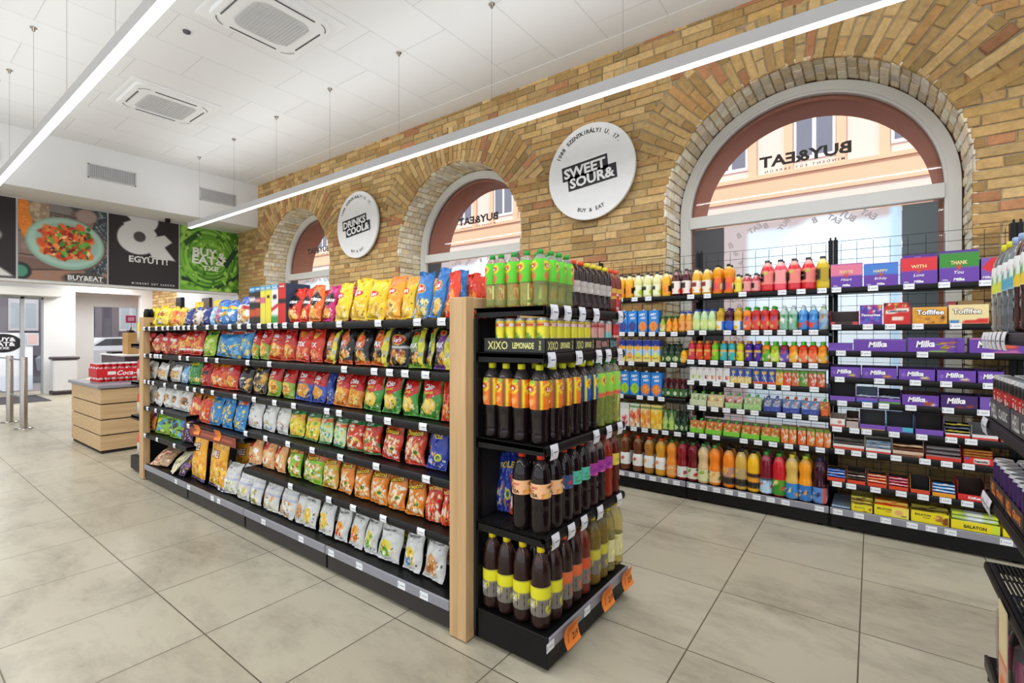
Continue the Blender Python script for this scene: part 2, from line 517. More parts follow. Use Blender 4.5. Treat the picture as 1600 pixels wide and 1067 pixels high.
wb = MB()
brick_wall(wb, -10.56, 3.6, 0.0, CEIL, ARCHES)
for cx, cz, r in ARCHES:      # rings of voussoirs, then the inner faces of each opening
    n = int(math.radians(132) * 1.28 / 0.079)
    for i in range(n + 1):
        a = math.radians(24 + 132 * i / n)
        rad = np.array([math.cos(a), 0, math.sin(a)]); tan = np.array([-math.sin(a), 0, math.cos(a)])
        cut = 0.30 if i % 2 else 0.15
        for q0, q1 in ((r, r + cut), (r + cut, RO - (0.0 if i % 2 else 0.0))):
            if q1 - q0 > 0.32: qs = [(q0, q0 + 0.28), (q0 + 0.28, q1)] if i % 4 == 0 else [(q0, q1)]
            else: qs = [(q0, q1)]
            for g0, g1 in qs:
                rm = (g0 + g1) / 2
                wd = math.radians(132) / n * rm - 0.011
                brick_box(wb, np.array([cx, YW, cz]) + rad * rm, rad, tan, NY, g1 - g0 - 0.010, wd, BR)
    CR = ['#f8ecd0', '#f2e2c0', '#faf0de', '#eedab2', '#f8edd4', '#f2e2c8']  # reveal bricks in near-white cream: daylight on them painted into the colour
    m = int(math.pi * r / 0.078)
    for i in range(m):
        a = math.pi * (i + .5) / m
        rad = np.array([math.cos(a), 0, math.sin(a)]); tan = np.array([-math.sin(a), 0, math.cos(a)])
        y = YW + (0.0 if i % 2 else -0.002)
        ds = [0.14, 0.14, 0.17] if i % 2 else [0.07, 0.14, 0.14, 0.10]
        for d in ds:
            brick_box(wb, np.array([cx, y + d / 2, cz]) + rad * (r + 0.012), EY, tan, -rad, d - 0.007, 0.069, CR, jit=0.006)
            y += d
    zz = SILL
    i = 0
    while zz < cz - 0.03:
        for sg in (-1, 1):
            y = YW
            for d in ([0.28, 0.17] if i % 2 else [0.14, 0.14, 0.17]):
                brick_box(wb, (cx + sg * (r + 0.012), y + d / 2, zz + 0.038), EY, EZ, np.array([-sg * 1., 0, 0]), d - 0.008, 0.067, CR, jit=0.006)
                y += d
        zz += 0.0765; i += 1
# mortar bed behind the bricks
MORT = '#a8977a'
def mortar(mb, x0, x1, z1, arches, y):
    xs = set(np.linspace(x0, x1, 60).tolist())
    for cx, cz, r in arches:
        xs |= set((cx + (r + .02) * np.cos(np.linspace(0, math.pi, 41))).tolist())
    xs = sorted(x for x in xs if x0 <= x <= x1)
    for a, b in zip(xs[:-1], xs[1:]):
        m = (a + b) / 2; hit = None
        for cx, cz, r in arches:
            if abs(m - cx) < r + .02: hit = (cx, cz, r + .02)
        if hit is None: mb.add([(a, y, 0), (b, y, 0), (b, y, z1), (a, y, z1)], [(0, 1, 2, 3)], MORT)
        else:
            cx, cz, r = hit
            f = lambda x: cz + math.sqrt(max(r * r - (x - cx) ** 2, 0))
            mb.add([(a, y, f(a)), (b, y, f(b)), (b, y, z1), (a, y, z1)], [(0, 1, 2, 3)], MORT)
            mb.add([(a, y, 0), (b, y, 0), (b, y, SILL), (a, y, SILL)], [(0, 1, 2, 3)], MORT)
mortar(wb, -10.56, 3.6, CEIL, ARCHES, YW + 0.006)
for cx, cz, r in ARCHES:
    pr = [(cx + (r + .022), SILL)] + [(cx + (r + .022) * math.cos(a), cz + (r + .022) * math.sin(a)) for a in np.linspace(0, math.pi, 33)] + [(cx - (r + .022), SILL)]
    P = np.array([[(x, YW + .01, z) for x, z in pr], [(x, 5.16, z) for x, z in pr]])
    wb.grid(P, '#d8c8a4', smooth=False)  # bed of the reveal paled too, for the same painted daylight
    wb.add([(cx - r - .02, YW, SILL), (cx + r + .02, YW, SILL), (cx + r + .02, 5.3, SILL), (cx - r - .02, 5.3, SILL)], [(0, 1, 2, 3)], '#c9b68f')
struct('wall_back', wb, BRICKM)

# outer half of the wall: salmon render with narrower arched openings
ext = MB(); SAL = '#c98a74'
for cx, cz, r in ARCHES:
    ri = 0.955
    ar = np.linspace(0, math.pi, 41)
    out_ = [(cx + 1.5, -0.1)] + [(cx + 1.5 * math.cos(a) / max(abs(math.cos(a)), abs(math.sin(a))), cz + 1.5 * math.sin(a) / max(abs(math.cos(a)), abs(math.sin(a)))) for a in ar] + [(cx - 1.5, -0.1)]
    inn = [(cx + ri, -0.1)] + [(cx + ri * math.cos(a), cz + ri * math.sin(a)) for a in ar] + [(cx - ri, -0.1)]
    for y in (5.21, 5.62):
        ext.grid(np.array([[(x, y, z) for x, z in inn], [(x, y, z) for x, z in out_]]), SAL, smooth=False)
    ext.grid(np.array([[(x, 5.21, z) for x, z in inn], [(x, 5.62, z) for x, z in inn]]), SAL, smooth=False)
for a, b in ((-16.4, -9.9), (-6.9, -5.964), (-2.964, -2.025), (0.975, 3.6)):
    ext.box(a, b, 5.21, 5.62, -0.1, 4.06, SAL)
ext.box(-16.4, 3.6, 5.21, 5.62, 4.06, 7.5, SAL)
struct('wall_street', ext, mat('salmon_render', attr=True, rough=0.9, nscale=2, namt=0.05, bump=0.2))

def window(n, cx, cz, r0):
    y0, y1 = 5.12, 5.19
    ro, ri = 1.085, 0.985
    f = MB()
    ar = np.linspace(0, math.pi, 49)
    prof = lambda r: [(cx + r, SILL)] + [(cx + r * math.cos(a), cz + r * math.sin(a)) for a in ar] + [(cx - r, SILL)]
    for (ra, ya), (rb_, yb) in (((ro, y0), (ri + .02, y0)), ((ri + .02, y0), (ri + .02, y0 + .012)), ((ri + .02, y0 + .012), (ri, y0 + .012)), ((ri, y0 + .012), (ri, y1)), ((ri, y1), (ro, y1)), ((ro, y1), (ro, y0))):
        f.grid(np.array([[(x, ya, z) for x, z in prof(ra)], [(x, yb, z) for x, z in prof(rb_)]]), '#fff', smooth=False)
    root = struct('window_%d' % n, f, WFRAME)
    t = MB(); t.bbox(cx - ri - .005, cx + ri + .005, y0 - .004, y1, 2.455, 2.575, .006); t.bbox(cx - ri - .005, cx + ri + .005, y0, y1, SILL, SILL + .08, .006)
    part('transom', t, WFRAME, root)
    g = MB(); P = [(cx + ri * math.cos(a), 5.165, cz + ri * math.sin(a)) for a in ar]
    P = [p for p in P]; g.add(P, [tuple(range(len(P)))]); part('arched_pane', g, GLASS, root)
    g = MB(); g.add([(cx - ri, 5.165, SILL), (cx + ri, 5.165, SILL), (cx + ri, 5.165, 2.46), (cx - ri, 5.165, 2.46)], [(0, 1, 2, 3)]); part('lower_pane', g, GLASS, root)
    l = MB()
    tx = at_y({1: 1255, 2: 746.5, 3: 497}[n], 5.158)
    sf = lambda u, v: np.stack([tx + np.asarray(u) , np.full_like(np.asarray(u), 5.158), {1: 2.985, 2: 2.96, 3: 2.94}[n] + np.asarray(v)], -1)
    put_text(l, sf, 'BUY&EAT', 0, 0.03, 0.098, '#45413f', bold=0.035, wide=1.22, flip=True)
    put_text(l, sf, 'MINDENT EGY SARKON', 0, -0.065, 0.024, '#6d6764', space=1.7, wide=1.1, flip=True)
    part('lettering', l, mat('dark_vinyl', attr=True, rough=0.6), root)
    return root
for i, a in enumerate(ARCHES): window(i + 1, *a)

# screens in the lower panes, and dark boards painted for the shadowed outdoors
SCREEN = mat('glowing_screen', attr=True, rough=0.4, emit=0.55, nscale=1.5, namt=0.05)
def board(cx, x0, x1, z0, z1, y, ops, name, label, m=PAPER, texts=(), cat='board', n=(30, 40)):
    b = MB()
    U, V = np.meshgrid(np.linspace(0, 1, n[0]), np.linspace(0, 1, n[1]))
    P = np.stack([x0 + (x1 - x0) * U, np.full_like(U, y), z0 + (z1 - z0) * V], -1)
    b.grid(P, paint(ops, U, V), flip=False, smooth=False)
    b.box(x0, x1, y + .001, y + .012, z0, z1, '#8b8b8b')
    sf = lambda u, v: np.stack([x0 + (x1 - x0) * np.asarray(u), np.full_like(np.asarray(u), y - .002), z0 + (z1 - z0) * np.asarray(v)], -1)
    for t in texts: put_text(b, sf, *t[:5], asp=(x1 - x0) / (z1 - z0), **t[5])
    o = part(name, b, m); tag(o, label, cat); return o
GREYL = '#968b8d'
def letters(seed, u0, u1, v0, v1, n):
    rg = random.Random(seed); return [(rg.choice(['BUY', 'EAT', '&', 'B', 'UY', 'TXE', 'P']), u0 + (u1 - u0) * ((k * .618) % 1), v0 + (v1 - v0) * (k + .5) / n, rg.uniform(.022, .032), GREYL, dict(rot=rg.choice([-.6, .5, .9]), bold=.04, flip=True)) for k in range(n)]
for (cx, cz, r), lab in zip(ARCHES, ('behind the chocolate and juice shelves', 'behind the green tea bottles', 'behind the corner of the snack island')):
    x0, x1 = cx - .66, cx + .72
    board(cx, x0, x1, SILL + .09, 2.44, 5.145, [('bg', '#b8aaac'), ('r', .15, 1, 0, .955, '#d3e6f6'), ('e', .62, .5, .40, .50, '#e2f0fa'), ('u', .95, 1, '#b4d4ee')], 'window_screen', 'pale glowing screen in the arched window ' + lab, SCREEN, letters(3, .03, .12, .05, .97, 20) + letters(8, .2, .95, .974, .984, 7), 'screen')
    board(cx, cx - .95, cx - .665, SILL + .09, 2.44, 5.150, [('bg', '#4b4b50')], 'outdoor_shade_panel', 'dark panel for outdoor shade beside the glowing screen ' + lab, cat='panel')
    board(cx, cx + .725, cx + .95, SILL + .09, 2.44, 5.150, [('bg', '#5d676b')], 'slate_shade_panel', 'slate panel for outdoor shade in the lower window ' + lab, cat='panel')

# sign beam, soffit and the entrance beyond
mb = MB(); mb.box(-10.85, -10.56, -4.5, YW, 2.20, 3.50); struct('wall_beam', mb, WHITE)
mb = MB(); mb.box(-10.85, -9.742, -4.5, YW, 3.487, CEIL + .1); struct('trim_2', mb, WHITE)
XE = -15.5
mb = MB(); mb.box(-16.4, -10.85, -4.5, YW, 2.78, 2.9); struct('trim_3', mb, WHITE)
ent = MB()
for y0, y1, z0, z1 in ((-4.5, -0.2, 0, 2.78), (-0.2, 2.565, 2.25, 2.78), (2.565, 3.13, 0, 2.78), (3.13, 4.45, 2.42, 2.78), (4.45, YW, 0, 2.78)):
    ent.box(XE - .25, XE, y0, y1, z0, z1)
struct('wall_entrance', ent, WHITE)
XR = -16.35
ye0, ye1 = at_x(145, XR), 4.62
mb = MB(); mb.box(XR - .1, XR, 2.9, ye0, 0, 2.78); mb.box(XR - .1, XR, ye0, ye1, 2.12, 2.78); mb.box(XR - .1, XR, ye0, ye1, 0, .3); mb.box(XR - .1, XR, ye1, 4.75, 0, 2.78)
mb.box(XR, XE - .26, 3.0, 3.13, 0, 2.78)
struct('wall_recess', mb, WHITE)
mb = MB(); mb.box(XR - .04, XR - .02, ye0, ye1, .3, 2.12)
o = struct('window_4', MB().bbox(XR - .07, XR + .01, ye0, ye0 + .02, .3, 2.12, .004).bbox(XR - .07, XR + .01, ye1 - .03, ye1, .3, 2.12, .004), WFRAME); part('pane', mb, GLASS, o)
side = MB(); rb.seed(9)
brick_wall(side, -15.5, at_y(278, 4.7), 0.9, 2.78, [])
for xx in (0,): side.box(-15.5, at_y(278, 4.7), YW + .01, YW + .2, 0, 2.78, MORT)
struct('wall_side_brick', side, BRICKM)
mb = MB(); mb.box(at_y(278, 4.7), -10.56, YW - .02, YW + .2, 0, 2.78); struct('wall_side_white', mb, WHITE)

# glass door with its frame, motor box and ceiling strip
d1 = struct('door_1', MB().bbox(XE - .1, XE - .02, at_x(32, XE), at_x(38.5, XE), 0, 2.25, .004).bbox(XE - .1, XE - .02, -.2, 2.565, 2.2, 2.25, .004).bbox(XE - .1, XE - .02, 2.53, 2.565, 0, 2.25, .004), mat('door_aluminium', '#b4b8bd', rough=.4, metal=.4))
part('pane', MB().box(XE - .07, XE - .06, -.2, 2.53, .02, 2.2), GLASS, d1)
fl = MB()
U, V = np.meshgrid(np.linspace(0, 1, 60), np.linspace(0, 1, 60))
y0, y1, z0, z1 = 1.2, at_x(52, XE), .12, 1.42
fl.grid(np.stack([np.full_like(U, XE - .05), y0 + (y1 - y0) * U, z0 + (z1 - z0) * V], -1), paint([('bg', '#eef2fa'), ('v', 0, .25, '#dfe6f5')], U, V), smooth=False)
fl.box(XE - .056, XE - .051, y0, y1, z0, z1, '#e8ecf5')
sf = lambda u, v: np.stack([np.full_like(np.asarray(u), XE - .045), np.asarray(u), np.asarray(v)], -1)
a = np.linspace(0, 2 * math.pi, 40, endpoint=False)
oc = at_x(5, XE)
fl.add(np.stack([np.full(40, XE - .048), oc + .30 * np.cos(a), 1.19 + .21 * np.sin(a)], -1), [tuple(range(40))], '#1b1b20')
for t, dz in (('BUY&', .085), ('EAT&', -.02), ('TXE', -.11)): put_text(fl, sf, t, oc + .02, 1.19 + dz, .085 if t != 'TXE' else .05, '#e8e8ee', bold=.05, wide=1.2)
part('door_film', fl, mat('frosted_film', attr=True, rough=.6), d1)
o = part('door_notice', MB().bbox(XE - .03, XE - .02, at_x(42, XE), at_x(61, XE), 1.13, 1.42, .002, '#c9cbd6').box(XE - .019, XE - .018, at_x(45, XE), at_x(58, XE), 1.17, 1.38, '#d9b8b4'), PAPER)
tag(o, 'grey and pink notice stuck on the glass entrance door', 'notice')
o = part('door_operator', MB().bbox(-15.48, -15.2, .2, at_x(98, -15.2), 2.26, 2.45, .01), WFRAME); tag(o, 'long white motor box above the glass entrance door', 'door motor')
e = empty('entrance_strip_light', (-14.4, .9, 2.6)); tag(e, 'short white strip light under the entrance ceiling above the door', 'lamp')
part('housing', MB().bbox(-.04, .04, -1.3, at_x(50, -14.4) - .9, .02, .10, .005), WFRAME, e)
part('diffuser', MB().box(-.035, .035, -1.28, at_x(50, -14.4) - .92, 0, .02, '#fff'), mat('lamp_diffuser', '#ffffff', emit=2.0, rough=.5), e)
o = part('door_mat', MB().bbox(-15.3, -13.75, .9, 2.40, 0.0, .012, .003), mat('grey_mat', '#4c4a4e', rough=.95, bump=.6, bscale=120)); tag(o, 'dark grey mat on the floor inside the glass entrance', 'door mat')

# street outside: the house across, the house behind the entrance, pavement, cars
FAC = mat('facade_render', attr=True, rough=.9, nscale=1.2, namt=.05)
def facade(name, origin, ax, length, height, n0, pitch, label, wall, trimc, win, floors, z0, wh, ww, brow=True):
    """a house front: wall, surrounds and windows of its own; ax = direction along the front"""
    root = empty(name, origin, math.atan2(ax[1], ax[0])); tag(root, label, 'building')
    b = MB(); b.box(0, length, 0, .4, -.1, height, wall); part('wall', b, FAC, root)
    c = MB()
    for z in floors: c.box(0, length, -.10, 0, z - .42, z - .30, trimc); c.box(0, length, -.05, 0, z - 1.0, z - .42, trimc)
    part('cornice', c, FAC, root)
    x = n0
    while x < length - 1:
        for z in floors:
            s = part('window_surround', MB().box(x - ww / 2 - .24, x - ww / 2 - .02, -.07, 0, z - .3, z + wh + .2, trimc).box(x + ww / 2 + .02, x + ww / 2 + .24, -.07, 0, z - .3, z + wh + .2, trimc).box(x - ww / 2 - .24, x + ww / 2 + .24, -.09, 0, z + wh + .1, z + wh + .25, trimc), FAC, root)
            w_ = MB(); w_.box(x - ww / 2, x + ww / 2, -.03, .0, z - .06, z + wh + .06, '#f2f0f2')
            for i in (0, 1):
                for j in (0, 1):
                    xa = x - ww / 2 + .07 + i * (ww / 2 - .02); za = z + (0 if j == 0 else wh * .62) + .04
                    w_.box(xa, xa + ww / 2 - .12, -.034, -.03, za, z + (wh * .56 if j == 0 else wh - .03), win)
            part('window', w_, FAC, root)
        x += pitch
    return root
facade('peach_house', (-42, 16, 0), (1, 0), 60, 12.5, 42 - 1.31 - 2.2 * 17, 2.2, 'peach house with white windows across the street behind the arched windows', '#efd9d0', '#f0c3a4', '#7b7f90', (2.4, 6.4), 6.4, 2.2, 1.0)
facade('grey_house', (-25, -12, 0), (0, 1), 21.5, 13, 1.2, 1.6, 'grey brown house seen through the glass entrance door', '#77707a', '#8d868e', '#cfdde2', (1.6, 4.2), 1.3, 1.7, .8)
mb = MB(); mb.box(-45, 20, -14, 16, -.3, -.13, '#77757a'); struct('street', mb, FAC)

CARW = mat('car_wheel', '#1d1d1f', rough=.7)
def car(x, y, rz, col, label):
    r = empty('parked_car', (x, y, -.13), rz); tag(r, label, 'car', 'cars parked outside')
    prof = [(-2.1, .35), (-2.15, .75), (-1.9, .95), (-1.35, 1.0), (-.75, 1.42), (.6, 1.45), (1.25, 1.02), (2.0, .88), (2.15, .6), (2.1, .35)]
    b = MB(); n = len(prof)
    V = [(px_, s * (.85 if pz < 1.2 else .68), pz) for s in (-1, 1) for px_, pz in prof]
    b.add(V, [tuple(range(n))[::-1], tuple(range(n, 2 * n))] + [(i, (i + 1) % n, n + (i + 1) % n, n + i) for i in range(n)])
    part('body', b, mat('car_paint_' + col.strip('#'), col, rough=.25, coat=.5), r)
    g = MB(); V = [(px_, s, pz) for s in (-.79, .79) for px_, pz in ((-1.2, 1.03), (-.7, 1.38), (.55, 1.4), (1.1, 1.04))]
    g.add(V, [(0, 1, 2, 3)[::-1], (4, 5, 6, 7), (0, 3, 7, 4), (1, 5, 6, 2), (0, 4, 5, 1), (3, 2, 6, 7)]); part('window_band', g, mat('car_glass', '#273038', rough=.1), r)
    for sx in (-1.3, 1.35):
        for sy in (-.8, .8): part('wheel', MB().tube((sx, sy - .09, .32), (sx, sy + .09, .32), .32, seg=20), CARW, r)
car(-23.0, 6.9, math.pi / 2, '#5c6d84', 'steel blue car parked beyond the entrance window')
car(-21.2, 5.6, math.pi / 2, '#dfe4ea', 'white car parked just outside the entrance window')
o = part('street_sign', MB().bbox(-16.9, -16.85, at_x(196, -16.9), at_x(213, -16.9), 1.72, 1.93, .01, '#c2336b').box(-16.849, -16.845, at_x(199, -16.9), at_x(209, -16.9), 1.77, 1.88, '#e9a9bf').box(-16.88, -16.87, at_x(204, -16.9), at_x(205, -16.9), -.13, 1.72, '#777'), PAPER); tag(o, 'small pink street sign on a pole outside the entrance window', 'sign')

# ------------------------------------------------------------------ lights, air units, vents, wall signs
LIT = mat('lit_diffuser', '#ffffff', emit=3.0, rough=.5)
ALU = mat('white_aluminium', '#cfcfd1', rough=.45, nscale=4, namt=.03)
for (sy, sx0, sx1), lab, pend in zip(STRIPS, ('long slim strip light hanging beside the brick wall', 'long slim strip light hanging over the open floor', 'long slim strip light on the shop side away from the bricks'), (range(10), range(10), range(10))):
    r = empty('strip_light', (0, sy, STRIP_Z)); tag(r, lab, 'lamp', 'long strip lights')
    part('housing', MB().bbox(sx0, sx1, -.032, .032, .004, .088, .003), ALU, r)
    part('diffuser', MB().box(sx0 + .01, sx1 - .01, -.027, .027, -.004, .006), LIT, r)
    for i in range(9):
        x = -8.96 + 1.247 * i
        if x > sx1: break
        k = part('suspension_wire', MB().tube((x, 0, .088), (x, 0, CEIL - STRIP_Z), .0015), CHROME, r)
        part('ceiling_clip', MB().lathe([(0, CEIL - STRIP_Z - .035), (.012, CEIL - STRIP_Z - .035), (.014, CEIL - STRIP_Z - .012), (.028, CEIL - STRIP_Z - .008), (.028, CEIL - STRIP_Z)], seg=12, cx=x), CHROME, k)

GR = mat('grey_grille', '#bfbfc1', rough=.6); DKG = mat('dark_slot', '#55555a', rough=.8)
def cassette(x, y, label, rnd):
    r = empty('ceiling_air_unit', (x, y, CEIL)); tag(r, label, 'air conditioner', 'ceiling air units')
    def rr(h, rad, z, n=7):
        P = []
        for q, (sx, sy) in enumerate(((1, 1), (-1, 1), (-1, -1), (1, -1))):
            for i in range(n):
                a = math.pi / 2 * (q + i / (n - 1)); P.append((sx * (h - rad) + rad * math.cos(a), sy * (h - rad) + rad * math.sin(a), z))
        return P
    b = MB(); loops = [rr(.475, .02, 0), rr(.475, .02, -.012), rr(.42, rnd, -.016), rr(.41, rnd, -.045), rr(.30, rnd * .8, -.058)]
    b.grid(np.array(loops), '#fff', smooth=False, wrap=True, flip=True); b.add(loops[-1], [tuple(range(28))[::-1]]); b.add(loops[0], [tuple(range(28))])
    part('panel', b, WHITE, r)
    g = MB(); lp = rr(.26, rnd * .8, -.064); g.grid(np.array([rr(.265, rnd * .8, -.055), lp]), '#fff', wrap=True, flip=True, smooth=False); g.add(lp, [tuple(range(28))[::-1]])
    for i in range(17): yy = -.24 + i * .03; hw = .25 if abs(yy) < .26 - rnd * .8 else .25 - rnd * .3; g.box(-hw, hw, yy, yy + .012, -.068, -.062)
    part('intake_grille', g, GR, r)
    for k in range(4):
        s = MB(); s.bbox(-.22, .22, .348, .358, -.0605, -.040, .002); part('air_slot', s, DKG, r, rot=(0, 0, k * math.pi / 2))
        s = MB()
        P = [[(rr_ * math.cos(t) + .24, rr_ * math.sin(t) + .24, -.0565) for t in np.linspace(.25, 1.32, 8)] for rr_ in (.130, .138)]
        s.grid(np.array(P), '#fff', smooth=False); part('corner_slot', s, DKG, r, rot=(0, 0, k * math.pi / 2))
cassette(-7.22, 2.33, 'square white ceiling air unit in front of the white bulkhead with vents', .07)
cassette(-4.50, 2.30, 'round cornered white ceiling air unit with a pale grey grille', .15)
o = part('ceiling_sensor', MB().lathe([(.0, CEIL - .02), (.03, CEIL - .018), (.035, CEIL)], seg=14, cx=-5.35, cy=1.9), DKG); tag(o, 'small dark sensor on the ceiling next to the round cornered air unit', 'sensor')

for y0, y1, lab in ((.52, 1.17, 'grey air vent on the bulkhead above the black panel'), (2.11, 2.72, 'grey air vent on the bulkhead above the food picture'), (3.667, 4.28, 'grey air vent on the bulkhead next to the brick wall')):
    r = empty('air_vent', (-9.742, (y0 + y1) / 2, 3.92)); tag(r, lab, 'vent', 'bulkhead vents')
    h = (y1 - y0) / 2
    part('backing', MB().box(.0005, .004, -h + .01, h - .01, -.10, .10), DKG, r)
    f = MB()
    for a in ((-h, h, -.11, -.095), (-h, h, .095, .11), (-h, -h + .015, -.11, .11), (h - .015, h, -.11, .11)): f.box(0, .016, *a)
    for i in range(9): f.box(.004, .012, -h, h, -.092 + i * .021, -.084 + i * .021)
    for i in range(26): yy = -h + .02 + i * (2 * h - .04) / 26; f.box(.004, .013, yy, yy + .011, -.1, .1)
    part('vent_face', f, mat('vent_metal', '#bdbdbf', rough=.5), r)
o = part('ceiling_camera', MB().lathe([(.0, 3.405), (.03, 3.41), (.045, 3.44), (.04, 3.487)], seg=14, cx=-10.3, cy=at_x(262, -10.3)), BLACK); tag(o, 'small black dome camera above the black ampersand panel', 'camera')

def panel(y0, y1, ops, texts, name, label, n, cat='wall picture'):
    b = MB(); z0, z1 = 2.24, 3.468; x = -10.553
    U, V = np.meshgrid(np.linspace(0, 1, n[0]), np.linspace(0, 1, n[1]))
    b.grid(np.stack([np.full_like(U, x + .012), y0 + (y1 - y0) * U, z0 + (z1 - z0) * V], -1), paint(ops, U, V, 3), smooth=False)
    b.box(x, x + .011, y0, y1, z0, z1, '#d0d0d0')
    sf = lambda u, v: np.stack([np.full_like(np.asarray(u), x + .0145), y0 + (y1 - y0) * np.asarray(u), z0 + (z1 - z0) * np.asarray(v)], -1)
    for t in texts: put_text(b, sf, *t[:5], asp=(y1 - y0) / (z1 - z0), **t[5])
    o = part(name, b, POSTM); tag(o, label, cat); return o
POSTM = mat('poster_print', attr=True, rough=.6, nscale=8, namt=.03)
DK = '#2b2628'; LG = '#dcdcdc'
def amp(du): return [('e', .42 + du, .72, .33, .34, LG), ('e', .42 + du, .66, .32, .26, LG)]
# big ampersands are drawn as thick shapes, cut by the panel edges
AMP = [('e', .43, .98, .26, .20, LG), ('e', .40, .70, .29, .235, LG), ('p', [(.60, .44), (.95, .42), (.62, .80), (.40, .80)], LG), ('p', [(.52, .60), (.64, .50), (.90, .70), (.78, .80), (.66, .76)], LG), ('p', [(.78, .80), (.66, .76), (.80, .92)], DK), ('e', .42, .725, .085, .075, '#4b4949'), ('p', [(.14, 1.1), (.30, .95), (.2, .90), (.0, 1.0)], DK)]
panel(.385, 1.435, [('bg', DK), ('e', .55, .52, .30, .13, LG), ('p', [(.55, .02), (.98, .02), (.70, .22), (.45, .22)], LG)], [], 'brand_panel', 'black wall panel with part of a big white ampersand', (60, 60))
LEAF = ['#3f7d2c', '#54a038', '#2f6a26', '#6bb845']; MEAT = ['#d9572b', '#e77b3a', '#c8401f', '#f0944d', '#b93a20', '#ef6a3c']
food = [('bg', '#8d7468'), ('v', .86, 1, '#8b8583'), ('l', .28, -.05, '#7a6058'), ('l', .10, .1, '#a07a66')]
for k, (a, bb) in enumerate(((.9, -.06), (.83, .03), (.60, -.02), (.31, -.05), (.11, .08))): food += [('p', [(0, a), (1, a + bb), (1, a + bb + .012), (0, a + .012)], '#3b322f')]
food += [('s', 60, .05, ['#86706a', '#97817a', '#7c655d'], (0, 1, 0, 1)), ('a', 1.35, -1.0 + .35, '#4b5357'), ('e', .93, .55, .16, .55, '#43494f', -.25), ('s', 200, .018, ['#6f7a83', '#2c3136', '#8c98a0'], (.82, 1, .12, .98)),
         ('e', .07, .78, .075, .26, '#e8862f', .08), ('s', 40, .012, ['#f2a052', '#d4741f'], (.02, .12, .6, .98)), ('e', .22, .88, .11, .14, '#b59f87'), ('s', 30, .035, ['#c7b298', '#a08a73'], (.14, .30, .76, .98)),
         ('e', .75, .90, .13, .10, '#9a857d'), ('e', .75, .90, .11, .08, '#a8938c'), ('e', .54, .49, .45, .345, '#6b4f45', -.1), ('e', .52, .50, .445, .34, '#8fb5a5', -.1), ('e', .52, .51, .42, .31, '#a9c9bb', -.1), ('e', .53, .51, .36, .26, '#97bbac', -.1),
         ('s', 75, .075, MEAT, (.24, .80, .36, .66)), ('s', 40, .06, MEAT, (.32, .74, .28, .74)), ('s', 26, .035, LEAF, (.28, .78, .32, .74)), ('s', 40, .028, ['#f7b267', '#f08a4b', '#fbd09a'], (.26, .78, .34, .68)), ('s', 34, .03, ['#8e2417', '#5c2015'], (.28, .76, .34, .68)), ('s', 18, .05, MEAT, (.3, .72, .3, .7)), ('s', 14, .04, ['#5fb53f', '#3f8f2f'], (.3, .75, .35, .72)),
         ('e', .02, .10, .12, .11, '#2a3330'), ('e', .02, .10, .08, .075, '#4d8f78'), ('e', .75, .045, .28, .085, '#4c4644'), ('e', .63, .06, .13, .05, '#3d3836')]
panel(1.458, 2.540, food, [('BUY&EAT', .74, .062, .060, '#dedede', dict(bold=.035, wide=1.3, maxw=.42)), ('NAPI FRISS KONYHA', .745, .018, .022, '#b9b9b9', dict(wide=1.3))], 'food_picture', 'square picture of an orange stew with herbs on a pale green plate', (150, 170))
panel(2.560, 3.610, [('bg', DK)] + AMP, [('EGYÜTT!', .55, .395, .085, LG, dict(bold=.06, wide=1.25, maxw=.56)), ('MINDENT EGY SARKON', .62, .045, .028, LG, dict(space=1.9, bold=.03, maxw=.62))], 'brand_panel', 'black wall panel with a huge white ampersand over a white word', (150, 150))
GRN = ['#5e9c2f', '#7dbb3f', '#487f26', '#8fcb4b', '#a5d85c', '#3b6f22']
let = [('bg', '#6fae3a'), ('s', 90, .16, GRN, (0, 1, 0, 1)), ('e', .48, .52, .44, .46, '#7fb942'), ('s', 120, .10, GRN, (.05, .95, .1, .95)), ('e', .45, .55, .30, .32, '#2e5a20'), ('e', .47, .55, .29, .30, '#96c955'), ('s', 60, .06, ['#a9d76a', '#8cc34f', '#6b9f3a', '#c3e58a'], (.2, .72, .3, .8))]
for k in range(9): let += [('p', [(.02 + .12 * k, .21 - .02 * k if k < 5 else .10 + .06 * (k - 5)), (.16 + .12 * k, .19 - .02 * k if k < 4 else .12 + .07 * (k - 4)), (.16 + .12 * k, .13 - .02 * k if k < 4 else .05 + .07 * (k - 4)), (.02 + .12 * k, .15 - .02 * k if k < 5 else .03 + .06 * (k - 5))], '#1f3a2a')]
for k in range(7):
    q = 1 - k * .125
    let += [('e', .46 + .01 * k, .54, .47 * q, .50 * q, ('#2f5f22', '#3f7a28')[k % 2], .3 * k), ('e', .45 + .015 * k, .55, .455 * q, .475 * q, ('#7dbb3f', '#93cb52', '#6aa836')[k % 3], .3 * k), ('s', 26, .07 * q, GRN, (.46 - .42 * q, .46 + .42 * q, .54 - .44 * q, .54 + .44 * q))]
let += [('p', [(.72, .45), (.95, .78), (1, .70), (.78, .38)], '#24452c'), ('p', [(.05, .75), (.3, .95), (.36, .9), (.1, .68)], '#2f5a2a'), ('s', 60, .02, ['#c9e88f', '#2e5c22'], (0, 1, 0, 1))]
panel(3.630, 4.690, let, [('BUY', .41, .615, .12, '#eef2e6', dict(bold=.07, wide=1.1)), ('EAT&', .47, .49, .12, '#eef2e6', dict(bold=.07, wide=1.15)), ('&', .70, .57, .13, '#eef2e6', dict(bold=.07)), ('TXE', .50, .365, .07, '#eef2e6', dict(bold=.06, wide=1.3))], 'lettuce_picture', 'green wall picture of a lettuce head with white capital letters', (110, 120))

